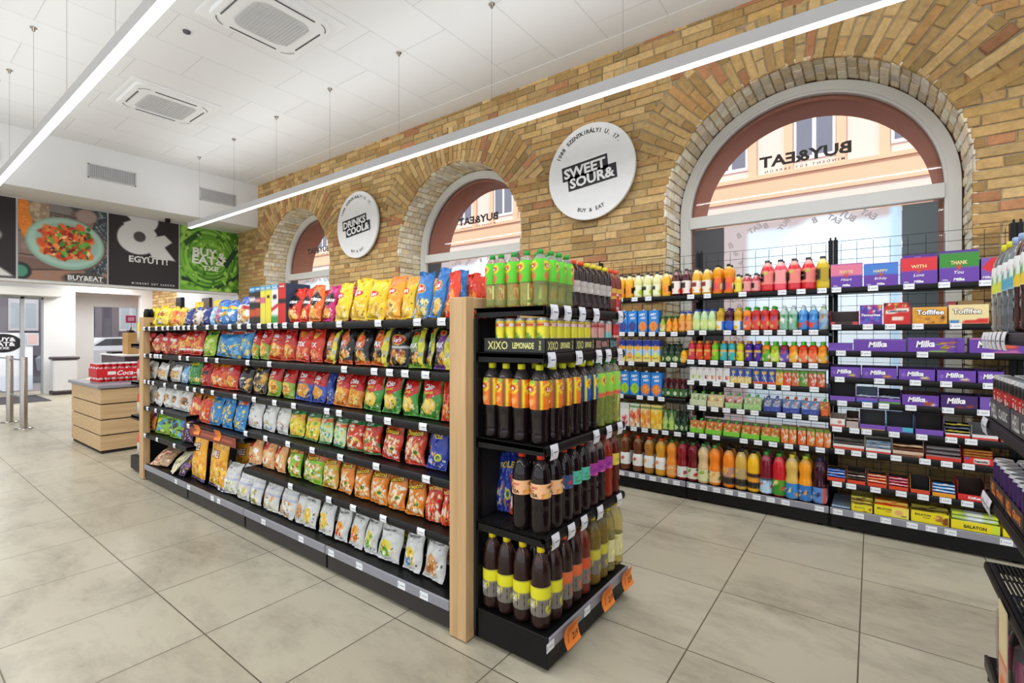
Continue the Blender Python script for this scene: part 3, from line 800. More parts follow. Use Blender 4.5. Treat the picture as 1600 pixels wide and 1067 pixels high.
def round_sign(pl, pr, pt, pb, l1, l2, label):
    Y = 4.625
    x0, x1 = at_y(pl, Y), at_y(pr, Y); cx = (x0 + x1) / 2
    cp = CX + FPX * (CS * cx + SN * Y) / (-SN * cx + CS * Y)
    zc = (at_y(cp, Y, pt)[1] + at_y(cp, Y, pb)[1]) / 2; R = ((x1 - x0) / 2 + (at_y(cp, Y, pt)[1] - at_y(cp, Y, pb)[1]) / 2) / 2
    b = MB(); a = np.linspace(0, 2 * math.pi, 72, endpoint=False)
    ring = lambda r, y: np.stack([r * np.cos(a), np.full(72, y), r * np.sin(a)], -1)
    b.grid(np.array([ring(R, .03), ring(R, .003), ring(R - .003, 0)]), '#f0f0f0', wrap=True, smooth=False); b.add(ring(R - .003, 0), [tuple(range(72))], '#f0f0f0'); b.add(ring(R, .03), [tuple(range(72))[::-1]], '#bbb')
    s0 = lambda dy: (lambda u, v: np.stack([np.asarray(u) * R, np.full_like(np.asarray(u), dy), np.asarray(v) * R], -1))
    rot = .10
    for t, u, v, h in ((l1, -.12, .085, .20), (l2, .05, -.135, .20)):
        V, F = text2d(t, .05); W = (V[:, 0].max() - V[:, 0].min()) * h * 1.1
        hw, hh = W / 2 + .045, h / 2 + .055
        P = np.array([(-hw, -hh), (hw, -hh), (hw, hh), (-hw, hh)]); ca, sa = math.cos(rot), math.sin(rot)
        P = np.stack([u + P[:, 0] * ca - P[:, 1] * sa, v + P[:, 0] * sa + P[:, 1] * ca], 1)
        b.add(s0(-.0015)(P[:, 0], P[:, 1]), [(0, 1, 2, 3)], '#26262a')
        put_text(b, s0(-.003), t, u, v, h, '#f2f2f2', bold=.05, wide=1.1, rot=rot)
    def arc(t, a0, a1, rr, h, up=True):
        for i, ch in enumerate(t):
            if ch == ' ': continue
            an = a0 + (a1 - a0) * i / (len(t) - 1)
            put_text(b, s0(-.0015), ch, rr * math.cos(an), rr * math.sin(an), h, '#333336', bold=.03, rot=an - math.pi / 2 if up else an + math.pi / 2)
    arc('1088 SZENTKIRÁLYI U. 17.', math.radians(152), math.radians(38), .84, .085)
    arc('BUY & EAT', math.radians(252), math.radians(292), .80, .075, False)
    r = part('round_wall_sign', b, mat('sign_enamel', attr=True, rough=.5), loc=(cx, Y, zc)); tag(r, label, 'sign', 'round signs on the bricks')
    for s in (-.3, .3): part('spacer', MB().tube((s, .03, 0), (s, .075, 0), .012), CHROME, r)
round_sign(858, 992, 192, 343.5, 'SWEET', 'SOUR&', 'large round white sign reading SWEET SOUR on the brick wall')
round_sign(526.5, 591, 300, 402, 'DRINKS', 'COOL&', 'round white sign reading DRINKS COOL on the brick wall')

# ------------------------------------------------------------------ counter, bin, barrier at the entrance
r = empty('wooden_counter', (-8.36, 1.65, 0)); tag(r, 'low wooden counter with dark grooves and a grey worktop near the snack island', 'counter')
for i in range(4):
    z = .03 + i * .18
    for a in ((0, 1.26, 0, .02), (0, .02, .02, .8), (1.24, 1.26, .02, .8)): pass
    b = MB(); b.bbox(0, 1.26, 0, .80, z + .006, z + .172, .002); part('cladding_board', b, OAKH, r)
part('carcass', MB().box(.015, 1.245, .015, .785, 0.0, .75), mat('dark_groove', '#2a221e', rough=.8), r)
part('worktop', MB().bbox(-.03, 1.29, -.03, .83, .752, .79, .004), mat('grey_worktop', '#8f8c94', rough=.35, nscale=30, namt=.08), r)

def can_mb(rad, h, ops, texts, top='#c9cbd0', seg=20, lid=True):
    b = MB(); prof = [(rad * .80, 0), (rad * .97, h * .05), (rad, h * .08)]
    b.lathe([(p[0], p[1], '#b9bbc2') for p in prof], seg=seg)
    a = np.linspace(-math.pi, math.pi, seg + 1); V = np.linspace(0, 1, 14)
    A, VV = np.meshgrid(a, V)
    P = np.stack([rad * np.sin(A), -rad * np.cos(A), h * (.08 + .84 * VV)], -1)
    b.grid(P, paint(ops, (A + math.pi) / (2 * math.pi), VV))
    b.lathe([(rad, h * .92, top), (rad * .86, h * .985, top), (rad * .86, h, '#e4e6ea'), (rad * .78, h * .985, '#a6a8ae'), (0.0001, h * .98, '#b7b9bf')], seg=seg)
    sf = lambda u, v: np.stack([(rad + .0006) * np.sin((np.asarray(u) - .5) * 2 * math.pi), -(rad + .0006) * np.cos((np.asarray(u) - .5) * 2 * math.pi), h * (.08 + .84 * np.asarray(v))], -1)
    for t in texts: put_text(b, sf, *t[:5], asp=2 * math.pi * rad / (h * .84), **t[5])
    return b
CANM = mat('printed_can', attr=True, rough=.28, metal=.35, nscale=8, namt=.04)
cola = can_mb(.033, .115, [('bg', '#c4161c'), ('v', 0, .06, '#8e1014')], [('Cola', .5, .5, .30, '#f6f6f6', dict(shear=.25, bold=.04, maxw=.30)), ('Cola', 0.02, .5, .30, '#f6f6f6', dict(shear=.25, bold=.04, maxw=.30)), ('Cola', .75, .5, .30, '#f6f6f6', dict(shear=.25, bold=.04, maxw=.30)), ('Cola', .25, .5, .30, '#f6f6f6', dict(shear=.25, bold=.04, maxw=.30))]).mesh('cola_can'); cola.materials.append(CANM)
X0, Y0 = -7.45, 1.70
names = ['bottom', 'upper']
for lay in range(2):
    for i in range(11):
        for j in range(5):
            if 1 <= j <= 4 and 1 <= i and lay == 0: continue
            o = link('cola_can', cola, None, (X0 - .035 - j * .0672, Y0 + .035 + i * .0672, .79 + lay * .119), (0, 0, 1.2 + .3 * ((i * 7 + j * 3) % 5)))
            tag(o, 'red cola can, %s column along, %s row deep, %s layer on the wooden counter' % (ORD[i + 1], ORD[j + 1], names[lay]), 'can', 'red cola cans on the counter')
b = MB()
b.box(X0 + .001, X0 + .003, Y0 - .002, Y0 + .742, .855, .96, '#cc1e24').box(X0 - .34, X0 + .003, Y0 - .004, Y0 - .002, .855, .96, '#c41a20')
b.box(X0 + .003, X0 + .004, Y0 + .10, Y0 + .18, .885, .925, '#e9e3df')
put_text(b, lambda u, v: np.stack([np.full_like(np.asarray(u), X0 + .005), np.asarray(u), np.asarray(v)], -1), 'Coca-Cola', Y0 + .36, .905, .055, '#fff', shear=.3, bold=.02)
o = part('can_wrap', b, PAPER); tag(o, 'red printed wrap around the cola cans on the counter', 'wrap')
for i, (dx, dy, rz) in enumerate(((-.22, .10, .2), (-.19, .24, .5), (-.33, .15, -.3), (-.26, .33, .1), (-.12, .36, .9))):
    b = MB(); P = np.zeros((7, 11, 3))
    for j in range(7):
        for k in range(11):
            u, v = k / 10, j / 6; e = (math.sin(math.pi * u) ** .5) * (math.sin(math.pi * v) ** .5)
            P[j, k] = ((u - .5) * .17, (v - .5) * .12, .001 + .035 * e + .004 * math.sin(9 * u + 5 * v) * e)
    U, V = np.meshgrid(np.linspace(0, 1, 11), np.linspace(0, 1, 7))
    b.grid(P, paint([('bg', '#d9c9a4'), ('s', 25, .14, ['#c7a569', '#b08a4c', '#e8dcc0'], (.1, .9, .1, .9))], U, V, i))
    b.grid(P * np.array([1, 1, 0]) + np.array([0, 0, .0]), '#cbb98f', flip=True)
    o = part('snack_bag', b, PRINT, loc=(X0 - .38 + dx * 1.1, Y0 + dy, .791 + (.036 if i == 4 else 0)), rot=(0, 0, rz))
    tag(o, 'beige snack bag lying on the wooden counter, ' + ('nearest the open floor', 'beside the cola cans', 'at the corner of the worktop', 'towards the entrance wall', 'on the back edge of the worktop')[i], 'snack bag', 'beige bags on the counter')

r = empty('waste_bin', (-15.15, 2.86, 0)); tag(r, 'tall white pedal bin with a dark lid by the entrance wall', 'bin')
b = MB(); b.bbox(-.19, .19, -.22, .22, .07, .80, .03); part('body', b, mat('bin_body', '#dcdbdb', rough=.3), r)
part('base', MB().bbox(-.2, .2, -.23, .23, 0, .08, .01), mat('bin_dark', '#3a2b2e', rough=.5), r)
part('lid', MB().bbox(-.21, .21, -.24, .24, .80, .87, .02), mat('bin_dark2', '#42393d', rough=.4), r)

posts = []
for px, X, Y, lab in ((37, -9.94, 1.435, 'steel barrier post closer to the wooden counter'), (15.5, -10.85, 1.41, 'steel barrier post closer to the glass entrance door')):
    r = empty('barrier_post', (X, Y, 0)); tag(r, lab, 'post', 'steel barrier posts')
    part('tube', MB().lathe([(.0001, 1.045), (.040, 1.045), (.042, 1.04), (.042, .012)], seg=20), CHROME, r)
    part('base_plate', MB().lathe([(.042, .02), (.10, .016), (.105, .0)], seg=24), CHROME, r)
BG = mat('barrier_glass', '#bcd3dc', rough=.08, trans=.6)
for z, zl in ((.45, 'lower'), (1.0, 'upper')):
    o = part('barrier_rail', MB().tube((-10.81, 1.411, z), (-9.98, 1.434, z), .012, seg=10).tube((-10.89, 1.409, z), (-12.2, 1.37, z), .012, seg=10), BG); tag(o, zl + ' glassy rail running between the steel barrier posts', 'rail')

# back counter under the entrance window
r = empty('service_counter', (-13.9, 3.25, 0)); tag(r, 'dark maroon service counter with a pale top before the entrance window', 'counter')
part('front', MB().bbox(0, 1.6, 0, .7, 0, .93, .004), mat('maroon_panel', '#3d2530', rough=.4), r); part('worktop', MB().bbox(-.03, 1.63, -.03, .73, .93, .96, .003), mat('pale_top', '#d9d6d6', rough=.4), r)
o = part('kraft_box', MB().bbox(-13.1, -12.75, 3.42, 3.62, .961, 1.42, .006), mat('kraft_card', '#b58d57', rough=.8)); tag(o, 'upright brown kraft box on the dark service counter', 'box')
r = empty('till_terminal', (-12.95, 3.52, 1.42)); tag(r, 'small black scanner lying on top of the brown kraft box', 'scanner'); part('body', MB().bbox(-.08, .08, -.05, .05, 0, .06, .01), BLACK, r); part('stand', MB().tube((.0, 0, .05), (.06, 0, .12), .012), BLACK, r)
o = part('dark_tray', MB().bbox(-13.75, -13.35, 3.3, 3.6, .961, 1.01, .006), BLACK); tag(o, 'flat black tray on the dark service counter', 'tray')
o = part('wall_box', MB().bbox(at_y(279, 4.66), at_y(287, 4.66), 4.60, 4.678, 1.9, 2.28, .006), BLACK); tag(o, 'narrow black box on the white wall beside the inner bricks', 'wall box')
o = part('framed_picture', MB().bbox(at_y(318, 4.66), at_y(330, 4.66), 4.62, 4.678, 1.6, 2.2, .006), mat('dark_wood_frame', '#4a3226', rough=.5)); tag(o, 'small dark wooden frame on the white wall above the snack island', 'frame')

# ------------------------------------------------------------------ shelving
TAGW = mat('price_tag_paper', attr=True, rough=.5, nscale=20, namt=.02)
def tag_mesh(w_, h_, c='#eceef2', lines='#7d8088', txt=None, bend=0.0):
    b = MB(); n = 6
    P = np.zeros((n, 2, 3))
    for j in range(n):
        t = j / (n - 1); y = -bend * math.sin(math.pi * t)
        P[j, :, 1] = y; P[j, :, 2] = -h_ * (1 - t) + 0; P[j, 0, 0] = -w_ / 2; P[j, 1, 0] = w_ / 2
    b.grid(P, c, smooth=False); b.grid(P + np.array([0, .0012, 0]), c, flip=True, smooth=False)
    y = -max(bend, 0) - .0008
    b.box(-w_ * .42, -w_ * .36, y, y + .0002, -h_ * .7, -h_ * .25, lines)
    if not txt: b.box(-w_ * .2, w_ * .38, y, y + .0002, -h_ * .55, -h_ * .47, lines)
    if txt:
        put_text(b, lambda u, v: np.stack([np.asarray(u), np.full_like(np.asarray(u), y - .0035), np.asarray(v)], -1), txt, w_ * .04, -h_ * .52, h_ * .30, '#2b1d12', bold=.04, wide=.8)
        for k in range(3): b.box(-w_ * .42, w_ * .42 - k * .02, y, y + .0002, -h_ * (.10 + k * .07), -h_ * (.075 + k * .07), '#9c4a12')
    m = b.mesh('price_tag'); m.materials.append(TAGW); return m
TAG = tag_mesh(.052, .036, bend=.004)
TAGB = tag_mesh(.056, .036)
TAGL = tag_mesh(.058, .062, '#e9eaf2', bend=.006)
OTAG = tag_mesh(.115, .088, '#f58a35', '#b2581c', '219', bend=-.012)
GREYTAG = tag_mesh(.05, .036, '#a5a6b2', '#8d8e9a', bend=.004)
SLOT = mat('perforated_black', '#1a1a1c', rough=.45, nscale=60, namt=.3)

def shelving(name, loc, rotz, W, depth, shelves, label, base=.15, kick='#1a1719', back='panel', top=1.46, tags=None, base_tags=None, group=None, x_shelf=None, base_rail='grey', wire=(), tagm=TAG, lowered=0.0, base_out=0.0, tagz=.004):
    r = empty(name, loc, rotz); tag(r, label, 'shelving', group)
    tags = tags or {}
    if base is not None:
        part('kick_plate', MB().bbox(0.007, W - .007, .003 - base_out, .03, .018, base - .035, .003), BLACK if kick == 'k' else CHAR, r)
        part('base_shelf', MB().bbox(.002, W - .002, .0 - base_out, depth, base - .022, base - .002, .002), BLACK, r)
        rb_ = part('base_rail', MB().bbox(.004, W - .004, -.010 - base_out, .002 - base_out, base - .046, base + .002, .003), RAILG if base_rail == 'grey' else CHAR, r)
        for x in (base_tags or []):
            if 0.02 < x < W - .02: link('price_tag', TAGB, rb_, (x, -.0115 - base_out, base - .006))
        for x in (.002, W - .006): part('side_plate', MB().bbox(x, x + .004, -base_out, depth, .02, base - .022, .001), BLACK, r)
        for x in (.06, W - .06): part('foot', MB().lathe([(.0001, .0), (.02, .0), (.02, .006), (.008, .008), (.008, .02)], seg=10, cx=x, cy=.05), BLACK, r)
    xs0, xs1 = x_shelf or (0.002, W - .002)
    for k, z in enumerate(shelves):
        b = MB()
        if k in wire:
            n = int((depth) / .012)
            for i in range(n): b.box(xs0, xs1, .012 + i * .012, .018 + i * .012, z - .006, z)
            for x in np.linspace(xs0, xs1 - .012, max(3, int(W / .12))): b.box(x, x + .010, .01, depth, z - .010, z - .006)
            b.box(xs0, xs1, 0, .014, z - .02, z); b.box(xs0, xs1, depth - .01, depth, z - .02, z)
        else:
            b.bbox(xs0, xs1, 0, depth, z - .022, z, .002)
        s = part('shelf', b, SLOT if k in wire else BLACK, r)
        rl = MB(); P = np.array([[(x, y, zz) for x in (xs0, xs1)] for y, zz in ((0, z - .004), (-.004, z), (-.008, z - .004), (-.011, z - .014), (-.011, z - .026), (-.008, z - .036), (-.002, z - .040), (.0, z - .036))])
        rl.grid(P, '#222', smooth=False); part('front_rail', rl, BLACK, s)
        for sd in (xs0, xs1 - .003):
            q = MB(); V = [(sd + dx, y, zz) for dx in (0, .003) for y, zz in ((0.0, z - .036), (depth, z - .044), (depth, z), (0.0, z))]
            q.add(V, [(3, 2, 1, 0), (4, 5, 6, 7), (0, 1, 5, 4), (1, 2, 6, 5), (2, 3, 7, 6), (3, 0, 4, 7)]); part('bracket', q, BLACK, s)
        for x in tags.get(k, []):
            if xs0 + .02 < x < xs1 - .02: link('price_tag', tagm, s, (x, -.0125, z + tagz))
    if back == 'panel': part('back_panel', MB().box(.0, W, depth, depth + .012, .05, top), mat('dark_back_panel', '#1b1a1c', rough=.6), r)
    elif back == 'mesh':
        m = MB()
        x = .05
        while x < W: m.box(x - .0015, x + .0015, depth + .02, depth + .023, .12, top - .02); x += .1
        z = .16
        while z < top: m.box(0, W, depth + .018, depth + .021, z - .0015, z + .0015); z += .0715
        part('back_mesh', m, BLACK, r)
    for x in (.016, W - .016):
        u = MB(); u.box(x - .014, x + .014, depth - .01, depth + (.012 if back == 'panel' else .045), .02, top)
        for i in range(int(top / .05)): u.box(x - .006, x + .006, depth - .0115, depth - .0095, .05 + i * .05, .07 + i * .05, '#fff')
        part('upright', u, BLACK, r)
    return r

# --- snack island: four bays side by side, wooden posts, end cap
IX = [-5.52, -4.525, -3.53, -2.535, -1.545]
IY = 1.612
IZ = [1.441, 1.190, .943, .698, .440]
ITAG = {0: (228, 236, 247, 257, 265, 276, 282, 290, 298, 308, 327, 340, 362, 377, 392, 408, 424, 434, 448, 466, 487, 533, 594, 655, 693), 1: (229, 238, 245, 249, 254, 284, 296, 325, 342, 390, 424, 541, 588, 612, 636, 668),
        2: (229, 235, 242, 260, 277, 296, 307, 319, 335, 370, 400, 432, 462, 514, 533, 580, 609, 664), 3: (233, 246, 256, 297, 387, 418, 453, 491, 535, 591, 669), 4: (229, 248, 275, 457, 517, 555, 602, 661)}
IBASE = (277, 297, 334, 344, 384, 414, 473, 520, 564, 630, 665)
ORDB = ['furthest from the end cap', 'second from the far post', 'second from the end cap', 'next to the end cap']
for i in range(4):
    x0, x1 = IX[i], IX[i + 1]
    sh = IZ if i != 1 else IZ[:3] + [.640]
    shelving('island_shelving', (x0, IY, 0), 0, x1 - x0, .39, sh, 'black snack island shelf bay, ' + ORDB[i], tags={k: [at_y(p, IY) - x0 for p in v] for k, v in ITAG.items() if k < len(sh)}, base_tags=[at_y(p, IY) - x0 for p in IBASE], group='snack island bays', tagm=TAG)
    shelving('island_shelving', (x1, 2.450, 0), math.pi, x1 - x0, .38, IZ, 'black shelf bay on the hidden side of the island, ' + ORDB[i], tags={}, base_tags=[], group='rear island bays')
for x0, lab in ((-1.541, 'light wooden post frame at the end cap of the snack island'), (-5.625, 'light wooden post frame at the far end of the snack island')):
    b = MB(); b.bbox(x0, x0 + .10, 1.598, 1.655, .006, 1.535, .002)
    r = part('wooden_post_frame', b, OAK); tag(r, lab, 'post frame', 'wooden frames of the island')
    part('rear_post', MB().bbox(x0, x0 + .10, 2.40, 2.455, .006, 1.535, .002), OAK, r)
    part('top_rail', MB().bbox(x0, x0 + .10, 1.655, 2.40, 1.485, 1.535, .002), OAK, r)
    part('foot_plate', MB().box(x0 + .02, x0 + .08, 1.61, 1.66, 0, .006), BLACK, r)

EX0, EY0 = -1.062, 1.645
EZ = [1.485, 1.289, .910, .540]
yy = lambda px: at_x(px, -1.06) - EY0
END = shelving('end_cap_shelving', (EX0, EY0, 0), math.pi / 2, .775, .360, EZ, 'black end cap shelf unit holding bottled iced tea and slim cans', top=1.44,
               tags={0: [yy(p) for p in (862, 883, 906, 928, 966)], 1: [yy(p) for p in (858, 901, 932, 947, 965)], 2: [yy(p) for p in (862, 928, 948, 965)], 3: [yy(p) for p in (864, 889, 909, 934, 964)]}, base_out=.02, tagm=TAGL, base_rail='grey', kick='k', wire=(3,), tagz=.006)
for c in list(END.children):
    if c.name.startswith('base_rail'):
        for px, m in ((850, TAGB), (908, TAGB)): link('price_tag', m, c, (yy(px), -.033, .144))
        for px in (879, 936, 967): link('orange_price_sign', OTAG, c, (yy(px), -.052, .158), (math.radians(-6), 0, 0))['label'] = 'orange price sign'
FAREND = shelving('end_cap_shelving', (-6.03, 2.42, 0), -math.pi / 2, .775, .34, [1.28, .90, .56], 'black end cap shelf unit behind the far wooden post', top=1.42, tags={0: [.70], 1: [.70], 2: [.70]}, kick='k', base_out=.02, tagm=TAGL)

# --- wall shelving: juice bays and chocolate bay
WY = 4.10
WB = [-2.24, -1.242, -.244, .756, 1.756]
WZ = [[1.697, 1.390, 1.130, .834, .551], [1.697, 1.400, 1.160, .990, .785, .560], [1.697, 1.436, 1.254, 1.070, .905, .721, .566, .335], [1.697, 1.436, 1.254, 1.070, .905, .721, .566, .335]]
rt = random.Random(4)
def dense(a, b, step, miss=.15): 
    x = a; o = []
    while x < b:
        if rt.random() > miss: o.append(x)
        x += step * rt.uniform(.92, 1.1)
    return o
CT = {0: (1307, 1364, 1420, 1475, 1539), 1: (1307, 1356, 1391, 1434, 1493), 2: (1314, 1353, 1441, 1543), 3: (1312, 1374, 1430, 1478, 1545), 4: (1316, 1355, 1381, 1423, 1481, 1536), 5: (1308, 1335, 1354, 1397, 1440, 1486, 1517), 6: (1312, 1338, 1362, 1400, 1445, 1479, 1513), 7: (1308, 1330, 1368, 1408, 1442, 1477, 1511)}
for i, (lab, nm) in enumerate((('black wall shelf bay of fruit drink cartons and bottles behind the end cap', 'wall_shelving'), ('black wall shelf bay of juice bottles next to the chocolate bay', 'wall_shelving'), ('black wall shelf bay of chocolate boxes and bars', 'wall_shelving'), ('black wall shelf bay hidden behind the mineral water unit', 'wall_shelving'))):
    x0, x1 = WB[i], WB[i + 1]
    if i < 2: tg = {k: dense(.04, .96, .095 if k else .13, .12 if k else .3) for k in range(9)}
    else: tg = {k: [at_y(p, WY) - x0 for p in v] for k, v in CT.items()}
    bt = dense(.05, .96, .098, .02) if i < 2 else [at_y(p, WY) - x0 for p in (1309, 1342, 1384, 1425, 1455, 1485, 1572)]
    shelving(nm, (x0, WY, 0), 0, x1 - x0, .40, WZ[i], lab, kick='k', back='mesh', top=2.10, tags=tg, base_tags=bt, group='wall shelf bays', tagm=TAGB)

# --- unit with mineral water and energy drinks
RX, RY = .360, 2.62
RU = shelving('drinks_shelving', (RX, RY, 0), -math.pi / 2, 1.9, .42, [1.372, 1.045, .757, .485], 'black shelf unit with mineral water, energy cans and an empty perforated shelf', top=1.45, tags={0: [.035, .10, .165, .235, .31, .39], 1: [.03, .07], 2: [.03, .08, .14]}, kick='k', base=.12, wire=(3,), tagm=TAGL, base_rail='dark')

# ------------------------------------------------------------------ goods
def check(o, l):
    l = l.replace('second shelf of the carton bay', 'second carton shelf').replace('third shelf of the carton bay', 'third carton shelf').replace('fourth shelf of the carton bay', 'fourth carton shelf').replace('fifth shelf of the carton bay', 'fifth carton shelf').replace('second shelf of carton bay', 'second carton shelf')
    n = len(l.replace(',', ' ').split())
    if not 4 <= n <= 16: print('LABEL LENGTH', n, l)
    return l

def bag_mesh(name, ops, texts, w_, h_, t=.07, seed=0, flat=False):
    nu, nv = 39, 53
    ops = list(ops) + [('s', 34, .030, ['#ffffff', '#f4e8c8', '#2a2024', '#e8c050'], (.08, .92, .06, .40)), ('s', 10, .022, ['#ffffff', '#2a2024'], (.1, .9, .45, .9))] if h_ > .14 and not name.startswith('silver') else ops
    rg = random.Random(seed)
    U, V = np.meshgrid(np.linspace(0, 1, nu), np.linspace(0, 1, nv))
    vv = np.clip((V - .045) / .90, 0, 1)
    s = np.sin(np.pi * U) ** .62; r = np.sin(np.pi * vv) ** .5
    belly = 1.12 - .30 * V
    T = t / 2 * s * r * belly
    W = w_ * (1 - .09 * np.sin(np.pi * V) ** .8)
    p1, p2, p3, p4 = [rg.uniform(0, 6.28) for _ in range(4)]
    X = (U - .5) * W + .006 * np.sin(V * 9 + p1) * (2 * abs(U - .5)) ** 2
    Z = V * h_ + .004 * np.sin(U * 7 + p2) * V
    endw = np.exp(-vv / .16) + np.exp(-(1 - vv) / .16)
    fold = .0045 * endw * np.sin(U * (16 + rg.randint(0, 6)) + p3 + 2.5 * V) * s
    diag = .0035 * np.sin(U * 11 * rg.choice([-1, 1]) + V * 17 + p4) * r * s * (.3 + endw)
    N_ = np.zeros_like(U)
    for j in range(nv):
        for i in range(nu): N_[j, i] = noise.noise(Vector((U[j, i] * 4 + seed * 3.1, V[j, i] * 5, seed * 1.7)))
    lump = .010 * N_ * s * r
    rdg = .0032 * np.abs(np.sin(U * rg.uniform(5, 8) + V * rg.uniform(-9, 9) + p1)) ** 3 * s * (.35 + endw) + .0026 * np.abs(np.sin(U * rg.uniform(7, 12) - V * rg.uniform(8, 15) + p3)) ** 4 * s
    seal = .006 * np.sin(U * 6 + p1) * ((V > .955) | (V < .045))
    curl = .012 * np.clip(V - .88, 0, 1) / .12 * rg.uniform(-1, 1)
    Yf = -(T + 1.3 * fold + 1.2 * diag + lump + rdg) + seal + curl
    Yb = (T * .9 + fold * .7 + lump * .5) + seal + curl + .0008
    C = paint(ops, U, V, seed)
    sealmask = ((np.abs((V * 400) % 4 - 2) < 1) & ((V > .955) | (V < .04)))[..., None]
    C = np.where(sealmask, C * .88, C)
    b = MB()
    P = np.stack([X, Yf, Z], -1)
    b.grid(P, C); b.grid(np.stack([X, Yb, Z], -1), C * .9, flip=True)
    def sf(u, v):
        u = np.clip(np.asarray(u), 0, 1) * (nu - 1); v = np.clip(np.asarray(v), 0, 1) * (nv - 1)
        i = np.clip(u.astype(int), 0, nu - 2); j = np.clip(v.astype(int), 0, nv - 2); fu = (u - i)[:, None]; fv = (v - j)[:, None]
        q = P[j, i] * (1 - fu) * (1 - fv) + P[j, i + 1] * fu * (1 - fv) + P[j + 1, i] * (1 - fu) * fv + P[j + 1, i + 1] * fu * fv
        q[:, 1] -= .0022
        return q
    for t_ in texts: put_text(b, sf, *t_[:5], asp=w_ / h_, **t_[5])
    m = b.mesh(name); m.materials.append(PRINT); return m

D = dict
CHIP = ['#f0b941', '#e89a2e', '#f6d06a', '#d8842a']
def T(t, u, v, h, c, **k): return (t, u, v, h, c, k)
def chio(c, acc='#e8462a', chip='#eeb53c', look='red', sub='CHIPS', dia=False):
    ops = [('bg', c), ('e', .5, .30, .36, .20, chip), ('s', 12, .12, CHIP, (.25, .75, .15, .42)), ('a', .60, -.12, '#c8201f')]
    if dia: ops = [('bg', c), ('s', 30, .06, ['#3f8f35', '#2d7a2f', '#77b84a'], (0, 1, 0, .3)), ('e', .52, .30, .33, .20, '#f3c945'), ('e', .46, .34, .2, .12, '#fadf7a'), ('p', [(.02, .98), (.95, .98), (.98, .60), (.52, .44), (.05, .70)], '#d42b22'), ('v', .93, 1, '#2e6e2a')]
    return ops, [T('Chio', .48, .745, .13, '#fff', bold=.06, shear=.15, rot=.12, maxw=.72, wide=.9), T('INTENSE' if dia else sub, .5, .60, .055, '#f4d23a' if dia else '#f6e6b0', bold=.05, rot=.1, maxw=.62)]
def chiotop(c, body, acc):   # green header, small word, coloured belly
    return [('bg', body), ('s', 40, .07, acc, (0, 1, .08, .62)), ('v', .72, 1, '#1f7a3c'), ('v', 0, .05, '#1f7a3c'), ('v', .60, .70, c)], [T('Chio', .55, .80, .085, '#fff', bold=.05, shear=.15, rot=.1), T('PUFFS', .5, .65, .065, '#fff3d8', bold=.05, maxw=.7)]
def lays(c, c2=None, chips=True):
    o = [('bg', c), ('a', .55, .3, c2 or c), ('s', 9, .15, ['#f3c95a', '#f8dd86', '#e9b23e'], (.2, .85, .06, .34)), ('e', .42, .62, .31, .105, '#f7cf3a'), ('e', .42, .62, .27, .085, '#d3202a')]
    return o, [T("Lay's", .42, .625, .085, '#fff', bold=.04, shear=.2, rot=.08, maxw=.46)]
def maxb(c, strip=False, c2='#f0b030'):
    o = [('bg', '#211d20'), ('e', .48, .62, .30, .24, c), ('s', 10, .11, CHIP, (.3, .8, .08, .32)), ('e', .45, .86, .16, .07, '#e9c33b'), ('e', .45, .86, .12, .045, '#c9202a'), ('r', .2, .75, .40, .455, '#8f8a8a'), ('l', .10, .0, c)]
    if strip: o += [('u', .72, .93, '#ece23a'), ('r', .75, .90, .62, .74, '#b9bdb0'), ('r', .75, .90, .26, .38, '#b9bdb0')]
    return o, [T('MAX', .42, .55, .13, '#fff', bold=.07, maxw=.5)]
def doritos(c, c2): return [('bg', c), ('e', .5, .22, .34, .14, '#f2a23a'), ('s', 8, .11, ['#f6b64a', '#e88a2a', '#f9cc70'], (.25, .8, .10, .32)), ('p', [(.05, .55), (.95, .62), (.55, .86)], '#1d1a1c'), ('p', [(.2, .53), (.9, .60), (.6, .36)], '#1d1a1c')], [T('Doritos', .5, .575, .105, '#fff', bold=.06, shear=.1, rot=.05, maxw=.9)]
def cheetos(c, c2='#e8731f', head='#c96a1c', nm='Cheetos'): return [('bg', c), ('s', 60, .07, ['#f4efe2', '#f2e2c0', c2, '#f7f3ea', '#e9b978'], (.08, .92, .08, .60)), ('a', .66, .05, head), ('e', .72, .30, .11, .07, '#e9d23a'), ('e', .72, .30, .07, .045, '#2e6e3a')], [T(nm, .5, .75, .12, '#f5c832', bold=.03, shear=.15, rot=.10, maxw=.82, edge='#1d1612')]
def nuts(): return [('bg', '#e4e4e0'), ('e', .62, .42, .24, .16, '#a8743f'), ('s', 9, .09, ['#8e5c2e', '#c79a62', '#5f3d22', '#d9b27c'], (.45, .8, .3, .55)), ('v', .0, .08, '#cfcfcc')], [T('natur', .4, .75, .06, '#9a9a98', bold=.02)]
def peanut(): return [('bg', '#2f86c9'), ('s', 34, .075, ['#e8c64a', '#d9b03c', '#f0d868'], (.02, .98, .05, .95)), ('a', .88, 0, '#3a94d6')], []
def flips(): return [('bg', '#2f86c9'), ('s', 26, .085, ['#f0d64e', '#e6c23e', '#6db4e0'], (.05, .95, .05, .66)), ('p', [(.05, .80), (.95, .86), (.95, .98), (.05, .92)], '#e2553a')], [T('Pom-Bar', .5, .88, .09, '#f7e8c8', bold=.05, rot=.05, maxw=.8)]
def grey(c1, c2, word='GOURMETCHIPS'): return [('bg', '#d9dad8'), ('u', .0, .10, '#cfd0cf'), ('e', .48, .30, .27, .19, c1), ('e', .42, .20, .24, .10, c2), ('s', 7, .08, [c1, c2, '#f3e9c8'], (.25, .7, .12, .42)), ('v', .0, .10, '#dededc'), ('r', .38, .50, .80, .86, '#b5202c')], [T(word, .5, .70, .045, '#4b4b50', bold=.02, maxw=.74)]
